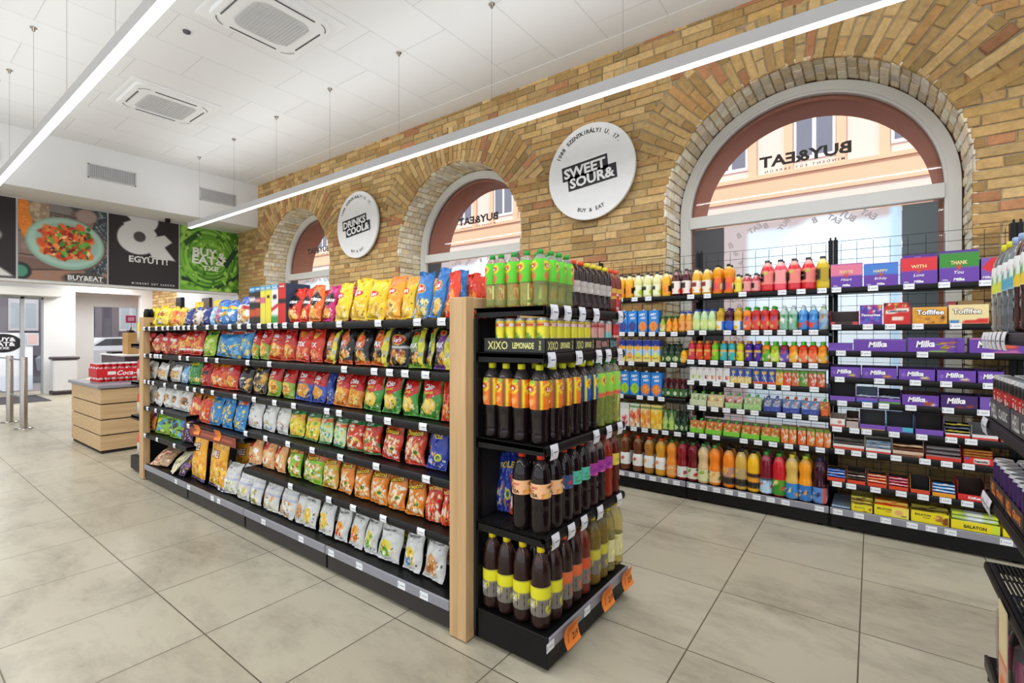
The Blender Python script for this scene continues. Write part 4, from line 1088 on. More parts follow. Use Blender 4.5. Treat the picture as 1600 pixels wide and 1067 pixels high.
def plainw(c, c2='#d9e0c0'): return [('bg', '#dcdcda'), ('s', 16, .10, [c, c2, '#efeadb'], (.15, .85, .05, .42)), ('v', .44, .50, '#b9bdd6'), ('v', .62, .66, '#c8cad8')], [T('SNACK', .45, .82, .05, '#4b5a52', bold=.03)]
BD = {
 'multi': ('yellow multipack snack bag', [('bg', '#f0dc25'), ('r', .15, .85, .08, .40, '#d8c04a'), ('r', .15, .85, .52, .84, '#e3b93c'), ('s', 20, .10, ['#8c5a34', '#e8e0c8', '#c9a33a', '#b04a2a'], (.2, .8, .1, .82)), ('v', .43, .48, '#f6ea50')], []),
 'yorange': ('small yellow and orange snack bag', [('bg', '#f0b22a'), ('s', 26, .12, ['#f6d23c', '#e88a2a', '#f9e7a0', '#d64a3a'], (.05, .95, .05, .75)), ('a', .78, 0, '#f5d43a')], []),
 'navyb': ('navy blue snack bag with pale front', [('bg', '#27357f'), ('p', [(.08, .1), (.62, .1), (.62, .9), (.08, .9)], '#e8e3dc'), ('s', 14, .10, ['#c28a50', '#e5cfa0', '#27357f'], (.1, .6, .12, .7))], []),
 'browny': ('white and brown biscuit snack bag', [('bg', '#d9cfc6'), ('s', 22, .12, ['#8a5a3a', '#c79a68', '#31367a', '#f0e8dc'], (.05, .95, .05, .8)), ('a', .82, 0, '#3a4690')], []),
 'lblue': ('light blue and white snack bag', [('bg', '#8fc0ea'), ('s', 12, .14, ['#dceaf6', '#f3f6fa', '#5a96d6'], (.05, .95, .1, .8))], []),
 'bluemix': ('blue bag with yellow and pink shapes', [('bg', '#3f7fc6'), ('s', 30, .12, ['#e9d44a', '#d95a9a', '#e8f0f8', '#2f9ad0', '#f0b83a'], (.05, .95, .08, .72)), ('a', .80, .05, '#2a62b4'), ('v', .60, .70, '#f0d23a')], [T('SNACK', .5, .66, .085, '#b62a5a', bold=.05, maxw=.7)]),
 'bluecrack': ('blue and white bag with cracker picture', [('bg', '#d9dee8'), ('a', .58, .12, '#2d58b0'), ('s', 22, .13, ['#e8a23c', '#d9832e', '#f6d08a', '#ffffff'], (.05, .95, .05, .5)), ('r', .55, .95, .50, .62, '#c42a2a')], []),
 'dred': ('red tortilla chip bag', *doritos('#d8321f', 0)), 'dorange': ('orange tortilla chip bag', *doritos('#e8732a', 0)), 'dpink': ('magenta tortilla chip bag', *doritos('#c51a78', 0)),
 'layy': ('yellow crisp bag with red oval', *lays('#f2cd25')), 'layo': ('orange and yellow crisp bag', *lays('#f0a028', '#ee7c22')), 'layb': ('blue crisp bag with yellow chips', *lays('#2f7cc4', '#2870ba')), 'laym': ('yellow crisp bag with orange side', *lays('#f3c62c', '#ee9a2a')),
 'redw': ('red and white crisp bag', [('bg', '#d93a30'), ('s', 22, .12, ['#f0e6e0', '#e8583a', '#f3c0a8', '#c42a24'], (.05, .95, .05, .75))], [T('CHIPS', .5, .78, .07, '#fff', bold=.05)]),
 'redo': ('red and orange pepper crisp bag', [('bg', '#dc3d22'), ('e', .55, .35, .33, .24, '#f08a3a'), ('s', 10, .12, ['#f5b04a', '#e8602a', '#b8281a'], (.2, .9, .1, .6))], []),
 'rednut': ('red and gold peanut bag', [('bg', '#c8302a'), ('s', 26, .11, ['#e0a050', '#c98a42', '#f0c88a', '#a8241c'], (.05, .95, .04, .55)), ('r', .2, .85, .60, .74, '#efe6dc')], []),
 'redgold': ('red bag with golden snack flakes', [('bg', '#cf2d22'), ('s', 26, .11, ['#f0b04a', '#e8872f', '#f7d488'], (.05, .95, .22, .70)), ('v', .16, .24, '#f5e8e0')], [T('SNACK', .5, .82, .07, '#fff', bold=.05, maxw=.7)]),
 'lime': ('lime green snack bag', [('bg', '#a5c932'), ('s', 16, .12, ['#e6d44a', '#7fae2a', '#d9e68a'], (.1, .9, .1, .6)), ('p', [(.05, .76), (.95, .84), (.95, .95), (.05, .88)], '#2f7a3a')], [T('chips', .5, .86, .08, '#fff', bold=.05, maxw=.7)]),
 'flips': ('big blue bag with yellow shapes', *flips()), 'peanut': ('blue bag with golden peanut shapes', *peanut()),
 'stix': ('bright red snack stick bag', [('bg', '#e0402a'), ('e', .5, .80, .20, .10, '#f0a03a'), ('s', 14, .11, ['#f08048', '#d8321f', '#f7a070'], (.1, .9, .05, .38))], [T('STIX', .5, .50, .13, '#fff', bold=.07, maxw=.8)]),
 'maxo': ('black crisp bag with orange front', *maxb('#e8692a')), 'maxs': ('black crisp bag with yellow strip', *maxb('#d8641f', True)), 'maxg': ('green and black crisp bag, yellow strip', *maxb('#7faa2f', True)), 'maxp': ('purple and black crisp bag, yellow strip', *maxb('#7a4a8e', True)),
 'maxr': ('black crisp bag with red oval', [('bg', '#221e20'), ('e', .5, .66, .36, .14, '#e3b93c'), ('e', .5, .66, .31, .11, '#c4202a'), ('s', 12, .12, CHIP + ['#b5402a'], (.15, .85, .08, .38)), ('v', .44, .50, '#cfcfcf')], [T("Lay's", .5, .66, .10, '#fff', bold=.04, shear=.2, maxw=.55)]),
 'bread': ('clear bag of dark rusks', [('bg', '#cfcac2'), ('s', 18, .13, ['#8a5a34', '#a8743f', '#6a4226', '#e8e2d8'], (.05, .95, .1, .7)), ('v', .0, .2, '#dcdad6')], []),
 'toast': ('clear bag of tan toast slices', [('bg', '#d8d5cf'), ('r', .06, .94, .22, .60, '#d0a468'), ('s', 12, .08, ['#e3c08a', '#b88a4e'], (.08, .92, .22, .6)), ('v', .66, .9, '#efefec')], []),
 'green': ('dark green snack bag with yellow shapes', [('bg', '#2f8a3a'), ('s', 22, .10, ['#e8cf3c', '#6db84a', '#f0e08a'], (.1, .9, .1, .7)), ('r', .15, .85, .74, .86, '#e9d23a')], []),
 'redslim': ('slim dark red snack bag', [('bg', '#b8231c'), ('r', .1, .9, .45, .60, '#2a1a18'), ('s', 8, .10, ['#e8692a', '#f0b04a'], (.2, .8, .1, .4))], [T('HOT', .5, .53, .08, '#f0c040', bold=.05)]),
 'chr': ('red crisp bag with orange chips', *chio('#d8431f', chip='#f09a3a')), 'chb': ('red and blue cracker bag', *chio('#3a55b8', chip='#f0b050')), 'chg': ('red crisp bag with green bottom', *chio('#8fae3a', chip='#f0c850')), 'choo': ('red and orange crisp bag', *chio('#e8872f', chip='#f6c45a')),
 'chblue': ('deep blue cracker bag', [('bg', '#2444a0'), ('s', 8, .12, ['#e8c28a', '#d8a050', '#4a6cc8'], (.1, .9, .1, .5))], []),
 'tort': ('black tortilla bag with blue cheese picture', [('bg', '#26222a'), ('s', 12, .13, ['#e8b860', '#d9a048', '#f4dca0'], (.1, .9, .08, .5)), ('p', [(.05, .1), (.55, .2), (.45, .6), (.05, .6)], '#5a86c4')], [T('Chio', .5, .84, .09, '#e9c040', bold=.05, shear=.15, maxw=.6)]),
 'tortg': ('black tortilla bag with golden chips', [('bg', '#2a2420'), ('s', 18, .13, ['#d9a83c', '#e8c060', '#a87a28', '#f4dca0'], (.05, .95, .08, .66))], [T('TORTILLAS', .5, .82, .07, '#e9c040', bold=.05, maxw=.8)]),
 'chint': ('green, red and yellow crisp bag', *chio('#4a9a3a', dia=True)),
 'nuts': ('white bag with a walnut picture', *nuts()),
 'chred': ('orange and red peanut bag', [('bg', '#d8401f'), ('s', 18, .12, ['#f0a040', '#e8682a', '#f7d080', '#f0f0e8'], (.05, .95, .1, .62)), ('a', .80, 0, '#e88a2a')], [T('Chips', .5, .86, .09, '#241a18', bold=.06, maxw=.7)]),
 'whitev': ('white rice snack bag', [('bg', '#e2e2df'), ('s', 9, .07, ['#5a86c4', '#e0a0a0', '#a8c48a', '#d88a8a'], (.15, .85, .1, .35)), ('v', .0, .06, '#d4d4d2')], [T('RIZS', .4, .74, .06, '#55585e', bold=.04), T('SNACK', .45, .62, .05, '#8a8d92', bold=.03)]),
 'gty': ('green topped yellow puff bag', *chiotop('#f0b030', '#f0d83c', ['#f7ec80', '#e8c42c', '#6ab04a', '#f0a83a'])), 'gtg': ('green topped pale green puff bag', *chiotop('#e86a2a', '#cfe6b8', ['#f3f7e8', '#7fc45a', '#e8d44a', '#3f8fcf'])), 'gtr': ('green topped red puff bag', *chiotop('#c8321f', '#d6381f', ['#f5efe0', '#f0d040', '#3f8f3a', '#f7e8c8'])),
 'cher': ('red cheese puff bag', *cheetos('#d23a24', '#c8281f', '#b8481c')), 'cheo': ('orange cheese puff bag', *cheetos('#e88a22')), 'chel': ('lime green cheese puff bag', *cheetos('#86c22a', '#e8692a', '#c8641f')), 'cheg': ('orange and green cheese puff bag', *cheetos('#d8a02a', '#a8c83a', '#c8641f')),
 'cheb': ('dark blue corn snack bag', [('bg', '#2b3fa5'), ('s', 10, .09, ['#e8963a', '#f0f0f4', '#5a6fd0'], (.1, .55, .1, .5)), ('e', .66, .30, .15, .09, '#e8e23a'), ('e', .66, .30, .09, .055, '#2f6a3a'), ('v', .72, .88, '#2436a0')], [T('FOLE', .52, .79, .10, '#f5dc3a', bold=.06, shear=.15, rot=.1, maxw=.8)]),
 'cheredp': ('red popcorn snack bag', [('bg', '#dc4628'), ('s', 36, .09, ['#f4efe2', '#f7e0b0', '#e8692a', '#ffffff', '#c8301f'], (.05, .95, .05, .62)), ('v', .66, .84, '#c8331f')], [T('POPCORN', .5, .75, .075, '#f7e070', bold=.06, rot=.08, maxw=.85)]),
 'opur': ('orange and purple small snack bag', [('bg', '#d8822a'), ('s', 22, .12, ['#6a3a8a', '#f0a83a', '#b8481f', '#3a2a4a'], (.05, .95, .05, .8))], []),
 'gblue': ('green and blue small snack bag', [('bg', '#7fb82f'), ('s', 22, .12, ['#3a8fd0', '#5ab0e8', '#2a2f3a', '#e8d44a'], (.05, .95, .05, .72)), ('a', .80, 0, '#8fc83a')], []),
 'purb': ('purple and black small snack bag', [('bg', '#3a2440'), ('s', 22, .11, ['#7a3fa0', '#2a1a2a', '#c8a03a', '#a86ac8'], (.05, .95, .05, .85))], []),
 'chw': ('red topped crisp bag with cream bottom', [('bg', '#e8a868'), ('s', 16, .12, ['#f4dcb4', '#f0c088', '#ffffff'], (.1, .9, .1, .5)), ('p', [(.08, .98), (.70, .98), (.62, .60), (.05, .55)], '#c02a20'), ('e', .5, .24, .12, .06, '#d8401f')], [T('Chio', .38, .80, .08, '#fff', bold=.05, shear=.15, rot=.15, maxw=.5)]),
 'choran': ('orange and lime crisp bag', *cheetos('#a8cc3a', '#f0f0e0', '#d0581f')),
 'trail': ('pink and tan bag of dried fruit', [('bg', '#c8a080'), ('s', 60, .07, ['#e0a098', '#d8c08a', '#a8785a', '#f0d0b8', '#c4685a'], (.02, .98, .02, .6)), ('a', .66, 0, '#a88a74')], []),
 'seed': ('pale bag of puffed corn', [('bg', '#dcd6b8'), ('s', 46, .08, ['#f0e8c8', '#c8c088', '#e8dca0', '#b8b878'], (.05, .95, .05, .7)), ('v', .76, .95, '#cfcbb0')], []),
 'jumble': ('tall yellow corn puff bag', [('bg', '#f2a80c'), ('s', 130, .055, ['#f6bc30', '#d8860e', '#f2b028', '#f9cc50'], (.02, .98, .06, .60)), ('s', 24, .10, ['#f6bc30', '#eaa41c'], (.02, .98, .80, .95)), ('v', .0, .05, '#2a2f8a'), ('v', .95, 1, '#2a2f8a'), ('r', .05, .95, .56, .74, '#efb024')], [T('JUMBLE', .5, .65, .115, '#f7efe0', bold=.03, maxw=.92, wide=.62, edge='#a8241c')]),
 'wgreen': ('white snack bag with green bottom', *plainw('#b8c85a')), 'wyel': ('white snack bag with yellow bottom', *plainw('#e0cf6a')), 'worg': ('white snack bag with orange bottom', *plainw('#e0a060')), 'wolive': ('grey snack bag with olive bottom', *plainw('#b0b04a', '#8f9a3a')),
 'gpot': ('grey crisp bag with yellow potato', *grey('#f0c21c', '#e8cf5a')), 'gora': ('grey crisp bag with orange chips', *grey('#f0a01c', '#e0521f')), 'ggrn': ('grey crisp bag with green leaf picture', *grey('#e3d23a', '#58a82f')), 'gblu': ('grey crisp bag with blue bowl picture', *grey('#ecc722', '#3a86c8')), 'gbrn': ('grey crisp bag with brown chips', *grey('#d89a5a', '#c07a48', 'CSICSERI CHIPS')),
}
def corn_box(): pass

def place_bags(items, z, where, ref, Y=1.70, h=.225, lean=13, back=True, cat='snack bag', hmap={}, tm=.36, backY=.15, hb=1.0, group=None):
    """items: (design, pixel from, pixel to) along the shelf; ordinals count from ref"""
    its = sorted(items, key=lambda q: -(q[1] + q[2]))
    for k, (d, a, b_) in enumerate(its):
        xa, xb = at_y(a, Y), at_y(b_, Y); w_ = (xb - xa)
        look, ops, tx = BD[d]
        hh = hmap.get(d, h) * (1 + .04 * math.sin(k * 2.3))
        me = bag_mesh('snack_bag', ops, tx, w_ * .965, hh, min(.085, w_ * tm + .02), seed=k * 7 + int(z * 100))
        rz = random.Random(k + int(z * 50)).uniform(-.12, .12)
        ln = math.radians(lean)
        o = link('snack_bag', me, None, ((xa + xb) / 2, Y - .010, z + .008), (-ln, random.Random(k * 3 + int(z * 70)).uniform(-.07, .07), rz)); 
        tag(o, check(o, '%s, %s from %s, %s' % (look, ORD[k + 1], ref, where)), cat, group or ('snack bags on the ' + where))
        if back:
            o2 = o.copy(); COL.objects.link(o2); o2.location = ((xa + xb) / 2 + .012 * math.sin(k), Y + backY, z + .008); o2.rotation_euler = (-ln * .55, 0, -rz); o2.scale = (1, 1, hb)
            o2['label'] = check(o2, '%s behind %s from %s, %s' % (look.replace(',', ''), ORD[k + 1], ref, where))

EC = 'the end cap'
S1 = [('multi', 229, 246), ('multi', 247, 265), ('yorange', 265, 278), ('yorange', 278, 290), ('navyb', 290, 303), ('browny', 303, 316), ('navyb', 316, 329), ('lblue', 330, 339), ('bluemix', 338, 354), ('bluemix', 354, 372), ('bluecrack', 372, 391),
      ('dred', 449, 471), ('dred', 471, 484), ('dorange', 484, 504), ('dpink', 505, 523), ('layy', 524, 549), ('layy', 550, 574), ('layy', 574, 602), ('layo', 602, 628), ('laym', 628, 648), ('layb', 648, 672), ('layb', 673, 692), ('redo', 696, 716)]
place_bags(S1, IZ[0], 'top snack shelf', EC, h=.225, hmap=D(multi=.18, yorange=.165, navyb=.15, browny=.15, lblue=.15, bluemix=.19, bluecrack=.205, layb=.25, layy=.235, layo=.24, redo=.23))
o = link('snack_bag', bag_mesh('snack_bag', *BD['redw'][1:], .15, .23, .07, 4), None, (-1.56, 2.02, IZ[0] + .004), (-.2, 0, .3)); tag(o, 'red and white crisp bag standing behind the end cap post, top snack shelf', 'snack bag', 'snack bags on the top snack shelf')
o = link('snack_bag', bag_mesh('snack_bag', *BD['redo'][1:], .15, .23, .07, 9), None, (-1.66, 1.90, IZ[0] + .004), (-.2, 0, .2)); tag(o, 'red and orange pepper bag tucked behind the end cap post, top snack shelf', 'snack bag', 'snack bags on the top snack shelf')
# tall corn snack cartons on the top shelf
def carton_mesh(name, w_, d_, h_, ops, texts, side='#ccc', top=None, m=PAPER, gable=False, n=(14, 26)):
    b = MB()
    U, V = np.meshgrid(np.linspace(0, 1, n[0]), np.linspace(0, 1, n[1]))
    g = lambda f: np.stack(f, -1)
    C = paint(ops, U, V, 1)
    b.grid(g([(U - .5) * w_, 0 * U - d_ / 2, V * h_]), C, smooth=False)
    b.grid(g([0 * U + w_ / 2, (U - .5) * d_, V * h_]), paint(ops, U * .35 + (.0), V, 1) if side is None else hx(side), smooth=False)
    b.grid(g([0 * U - w_ / 2, (.5 - U) * d_, V * h_]), paint(ops, .65 + U * .35, V, 1) if side is None else hx(side), smooth=False)
    c0 = side or C[0, 0]
    b.add([(w_ / 2, d_ / 2, 0), (-w_ / 2, d_ / 2, 0), (-w_ / 2, d_ / 2, h_), (w_ / 2, d_ / 2, h_)], [(0, 1, 2, 3)], c0)
    b.add([(-w_ / 2, -d_ / 2, 0), (w_ / 2, -d_ / 2, 0), (w_ / 2, d_ / 2, 0), (-w_ / 2, d_ / 2, 0)], [(3, 2, 1, 0)], c0)
    tc = top or C[-1, 0]
    b.add([(-w_ / 2, -d_ / 2, h_), (w_ / 2, -d_ / 2, h_), (w_ / 2, d_ / 2, h_), (-w_ / 2, d_ / 2, h_)], [(0, 1, 2, 3)], tc)
    sf = lambda u, v: np.stack([(np.asarray(u) - .5) * w_, np.full_like(np.asarray(u), -d_ / 2 - .0008), np.asarray(v) * h_], -1)
    for t in texts: put_text(b, sf, *t[:5], asp=w_ / h_, **t[5])
    me = b.mesh(name); me.materials.append(m); return me
for k, (a, b_, look, ops) in enumerate((
        (437, 449, 'plain red snack carton', [('bg', '#d2261e'), ('v', .5, .62, '#2b1a1c'), ('v', .86, 1, '#c01f1a')]), (426, 437, 'white, green and red striped snack carton', [('bg', '#e8e6e0'), ('v', 0, .22, '#3a9a4a'), ('l', .50, .12, '#e8e6e0'), ('p', [(0, .30), (1, .42), (1, .52), (0, .40)], '#c42a24'), ('e', .5, .68, .3, .06, '#1d1a1c'), ('v', 0, .2, '#3a9a4a'), ('v', .88, 1, '#3f9ad0')]),
        (417, 426, 'yellow snack carton with light blue top', [('bg', '#e8d83a'), ('e', .5, .7, .25, .05, '#1d1a1c'), ('v', .88, 1, '#3f9ad0')]), (409, 417, 'yellow and pink snack carton', [('bg', '#e6dc50'), ('v', .55, .70, '#d86a7a'), ('v', .88, 1, '#3f9ad0')]),
        (401, 409, 'black and red snack carton', [('bg', '#2a2022'), ('v', .2, .42, '#c8502a'), ('v', .58, .68, '#d88a8a'), ('v', .88, 1, '#3f9ad0')]), (392, 401, 'black and red snack carton with white word', [('bg', '#2a2022'), ('v', .2, .40, '#c8502a'), ('v', .60, .72, '#e0d0d0'), ('v', .86, 1, '#3f9ad0')]))):
    xa, xb = at_y(a, 1.66), at_y(b_, 1.66)
    o = link('snack_carton', carton_mesh('snack_carton', xb - xa - .003, .17, .262, ops, [T('SNACK', .5, .93, .05, '#fff', maxw=.8)], side='#31405a'), None, ((xa + xb) / 2, 1.735, IZ[0] + .001))
    tag(o, check(o, '%s, %s from the red tortilla bags' % (look, ORD[k + 1])), 'carton', 'snack cartons on the top island shelf')

S2 = [('rednut', 229, 241), ('rednut', 241, 254), ('rednut', 254, 266), ('rednut', 266, 280), ('redgold', 281, 299), ('redgold', 299, 319), ('lime', 320, 339), ('flips', 342, 376), ('flips', 377, 394), ('chg', 395, 407), ('chg', 407, 423), ('chr', 424, 445), ('chr', 446, 463),
      ('stix', 464, 485), ('stix', 486, 508), ('maxs', 509, 530), ('maxo', 531, 554), ('maxo', 555, 580), ('maxs', 582, 611), ('maxr', 611, 640), ('maxg', 640, 668), ('maxg', 668, 678), ('maxp', 679, 710)]
place_bags(S2, IZ[1], 'second snack shelf', EC, h=.210, hmap=D(rednut=.185, redgold=.2), lean=10)
S3 = [('bread', 229, 245), ('toast', 246, 266), ('toast', 267, 287), ('lblue', 287, 296), ('green', 297, 315), ('redslim', 316, 331), ('chred', 332, 355), ('chr', 357, 374), ('tort', 375, 396), ('tortg', 397, 420), ('chg', 421, 441), ('chg', 442, 464), ('chb', 466, 489), ('chb', 490, 513), ('chblue', 513, 523),
      ('choo', 524, 545), ('choo', 546, 568), ('chint', 569, 599), ('chint', 600, 628), ('chint', 629, 657), ('chint', 658, 690), ('redo', 692, 708)]
place_bags(S3, IZ[2], 'third snack shelf', EC, h=.204, hmap=D(bread=.17, toast=.15, lblue=.15), lean=10)
S4 = [('nuts', 228, 243), ('nuts', 244, 257), ('nuts', 258, 269), ('nuts', 270, 282), ('nuts', 283, 298), ('chred', 299, 312), ('chred', 312, 329), ('peanut', 330, 347), ('peanut', 348, 364), ('flips', 365, 388), ('whitev', 389, 412), ('whitev', 413, 432), ('whitev', 433, 454), ('gty', 455, 477), ('gty', 478, 500),
      ('gtg', 501, 521), ('gtg', 522, 542), ('gtr', 543, 568), ('gtr', 569, 596), ('cher', 598, 628), ('cher', 634, 666), ('cheb', 669, 702)]
place_bags([q for q in S4 if not 299 <= q[1] <= 388], IZ[3], 'fourth snack shelf', EC, h=.204, lean=11)
place_bags([q for q in S4 if 299 <= q[1] <= 388], .640 + .004, 'lowered fourth shelf', 'the white rice bags', h=.228, lean=11, group='snack bags on the fourth snack shelf')
S5a = [('opur', 229, 245), ('gblue', 246, 267), ('gblue', 268, 286), ('purb', 287, 301)]
place_bags(S5a, IZ[4], 'fifth snack shelf', 'the tall yellow bags', h=.20, lean=11, group='snack bags on the fifth snack shelf')
S5 = [('chw', 391, 411), ('chw', 412, 430), ('chw', 431, 449), ('chel', 450, 474), ('chel', 475, 505), ('cheg', 506, 530), ('cheo', 531, 554), ('cheo', 555, 579), ('cheo', 580, 606), ('cheo', 607, 636), ('cheo', 637, 665), ('cheredp', 666, 690), ('cheredp', 691, 710)]
place_bags(S5, IZ[4], 'fifth snack shelf', EC, h=.204, lean=11)
place_bags([('jumble', 299, 325), ('jumble', 326, 356)], .15, 'bottom snack shelf', 'the white bags', h=.42, lean=6, tm=.28, back=False, group='tall yellow bags on the bottom snack shelf')
o = link('snack_bag', bag_mesh('snack_bag', *BD['jumble'][1:], .2, .41, .07, 77), None, (at_y(366, 1.8), 1.86, .154), (-.05, 0, .1)); tag(o, 'tall yellow corn puff bag standing in the shade behind the white bags', 'snack bag', 'tall yellow bags on the bottom snack shelf')
S6 = [('wyel', 334, 350), ('wgreen', 351, 371), ('wyel', 372, 390), ('wolive', 391, 411), ('worg', 412, 436), ('worg', 437, 462), ('gbrn', 463, 478), ('gpot', 474, 497), ('gpot', 498, 522), ('gora', 524, 545), ('gora', 546, 568), ('ggrn', 569, 590), ('ggrn', 591, 627), ('gblu', 630, 660), ('gbrn', 661, 696)]
place_bags(S6, .15, 'bottom snack shelf', EC, h=.235, lean=16, hb=1.0, hmap=D(gbrn=.25))
for k, (d, px, wd, hh, rz, ex) in enumerate((('trail', 252, .26, .24, .25, 'closest to the far wooden post'), ('seed', 274, .19, .26, -.3, 'beside the bag of dried fruit'), ('purb', 289, .10, .22, .1, 'next to the tall yellow bags'))):
    o = link('snack_bag', bag_mesh('snack_bag', *BD[d][1:], wd, hh, .08, 31 + k), None, (at_y(px, 1.68), 1.655, .158), (math.radians(-52 + 8 * k), 0, rz)); tag(o, check(o, BD[d][0] + ' slumped ' + ex), 'snack bag', 'slumped bags on the bottom snack shelf')
x0_, x1_ = at_y(300, 1.6), at_y(372, 1.6)
o = part('shelf_strip', MB().bbox(x0_, x1_, 1.583, 1.587, .565, .635, .001, '#7c3422').box(x0_ + .05, x1_ - .05, 1.5825, 1.583, .59, .61, '#a8553a'), PAPER); tag(o, 'rust brown printed strip along the lowered island shelf', 'shelf strip')
for px, lab in ((306, 'orange folded price card above the tall yellow bags'), (338, 'orange folded price card beside the rust brown strip')):
    o = link('price_card', OTAG, None, (at_y(px, 1.57), 1.570, .665), (0, 0, 0)); o.scale = (.85, 1, .85); tag(o, lab, 'price card', 'orange price cards on the island')
for k, (px, lab) in enumerate(((240, 'yellow bag poking up behind the multipack bags'), (292, 'yellow bag poking up behind the first navy snack bags'), (322, 'yellow bag poking up behind the light blue bag'))):
    o = link('snack_bag', bag_mesh('snack_bag', *BD['yorange'][1:], .13, .235, .04, 90 + k), None, (at_y(px, 1.85), 1.945, IZ[0] + .008), (-.05, 0, .2)); tag(o, check(o, lab), 'snack bag')
for k in range(6):
    o = part('sauce_bottle', MB().lathe([(.0001, 0), (.014, 0), (.014, .05), (.008, .065), (.008, .08), (.0001, .08)], seg=10), BLACK, loc=(-5.62 + .018 + (k % 3) * .032, 1.64 + (k // 3) * .035, 1.536)); tag(o, 'tiny black capped tube, %s in the bunch on the far wooden post' % ORD[k + 1], 'tube', 'black tubes on the far post')
for k, (z, c, lab) in enumerate(((1.28, '#e0c83a', 'yellow'), (.90, '#b82a2a', 'red capped white'), (.56, '#c8402a', 'red and white'), (.152, '#d8562a', 'orange and white'))):
    for j in range(2):
        b = MB(); b.lathe([(.0001, 0, '#dcdcd8'), (.036, 0, '#dcdcd8'), (.038, .12, '#dcdcd8'), (.038, .13, c), (.036, .2, c), (.015, .23, c), (.014, .26, c), (.0001, .26, c)], seg=16)
        o = part('sauce_jar', b, LABEL, loc=(-5.98 + .0, 1.72 + j * .085, z + .001)); tag(o, check(o, '%s jar, %s deep, %s shelf of far end cap' % (lab, ORD[j + 1], ORD[k + 1])), 'jar', 'jars on the far end cap')

# ------------------------------------------------------------------ bottles and cans
PETO = mat('bottle_dark_liquid', attr=True, rough=.05, nscale=10, namt=.08, spec=.45)
PETT = mat('bottle_clear_liquid', attr=True, rough=.06, trans=.75, coat=.4, nscale=10, namt=.05, ior=1.2)
PETW = mat('water_bottle_plastic', attr=True, rough=.06, trans=.88, coat=.4, nscale=10, namt=.03, ior=1.2)
CAPM = mat('bottle_cap', attr=True, rough=.4, nscale=20, namt=.05)
SHAPES = {   # (share of the radius, share of the height)
 'tea': [(.0, .012), (.62, .0), (.86, .008), (.93, .03), (.86, .10), (.84, .18), (.88, .30), (.94, .40), (.96, .43), (.94, .46), (1, .48), (1, .74), (.94, .78), (.82, .84), (.60, .89), (.36, .925), (.32, .93)],
 'cola': [(.0, .012), (.62, .0), (.9, .012), (1, .05), (1, .30), (.985, .31), (1, .32), (1, .66), (.97, .72), (.86, .79), (.66, .86), (.42, .91), (.32, .93)],
 'juice': [(.0, .012), (.66, .0), (.93, .01), (1, .04), (1, .42), (.93, .45), (.84, .54), (.86, .60), (.96, .68), (.98, .74), (.88, .82), (.62, .88), (.38, .92), (.34, .93)],
 'jug': [(.0, .01), (.8, .0), (.95, .012), (1, .04), (1, .62), (.93, .68), (.80, .76), (.62, .84), (.44, .88), (.42, .92)],
 'kid': [(.0, .01), (.7, .0), (.95, .02), (1, .08), (1, .40), (.88, .48), (.86, .56), (.96, .64), (.92, .74), (.62, .82), (.5, .84)],
 'glass': [(.0, .01), (.8, .0), (1, .02), (1, .50), (.9, .58), (.55, .72), (.40, .86), (.40, .92)],
 'small': [(.0, .01), (.8, .0), (1, .03), (1, .58), (.95, .66), (.70, .78), (.50, .86), (.46, .9)],
}
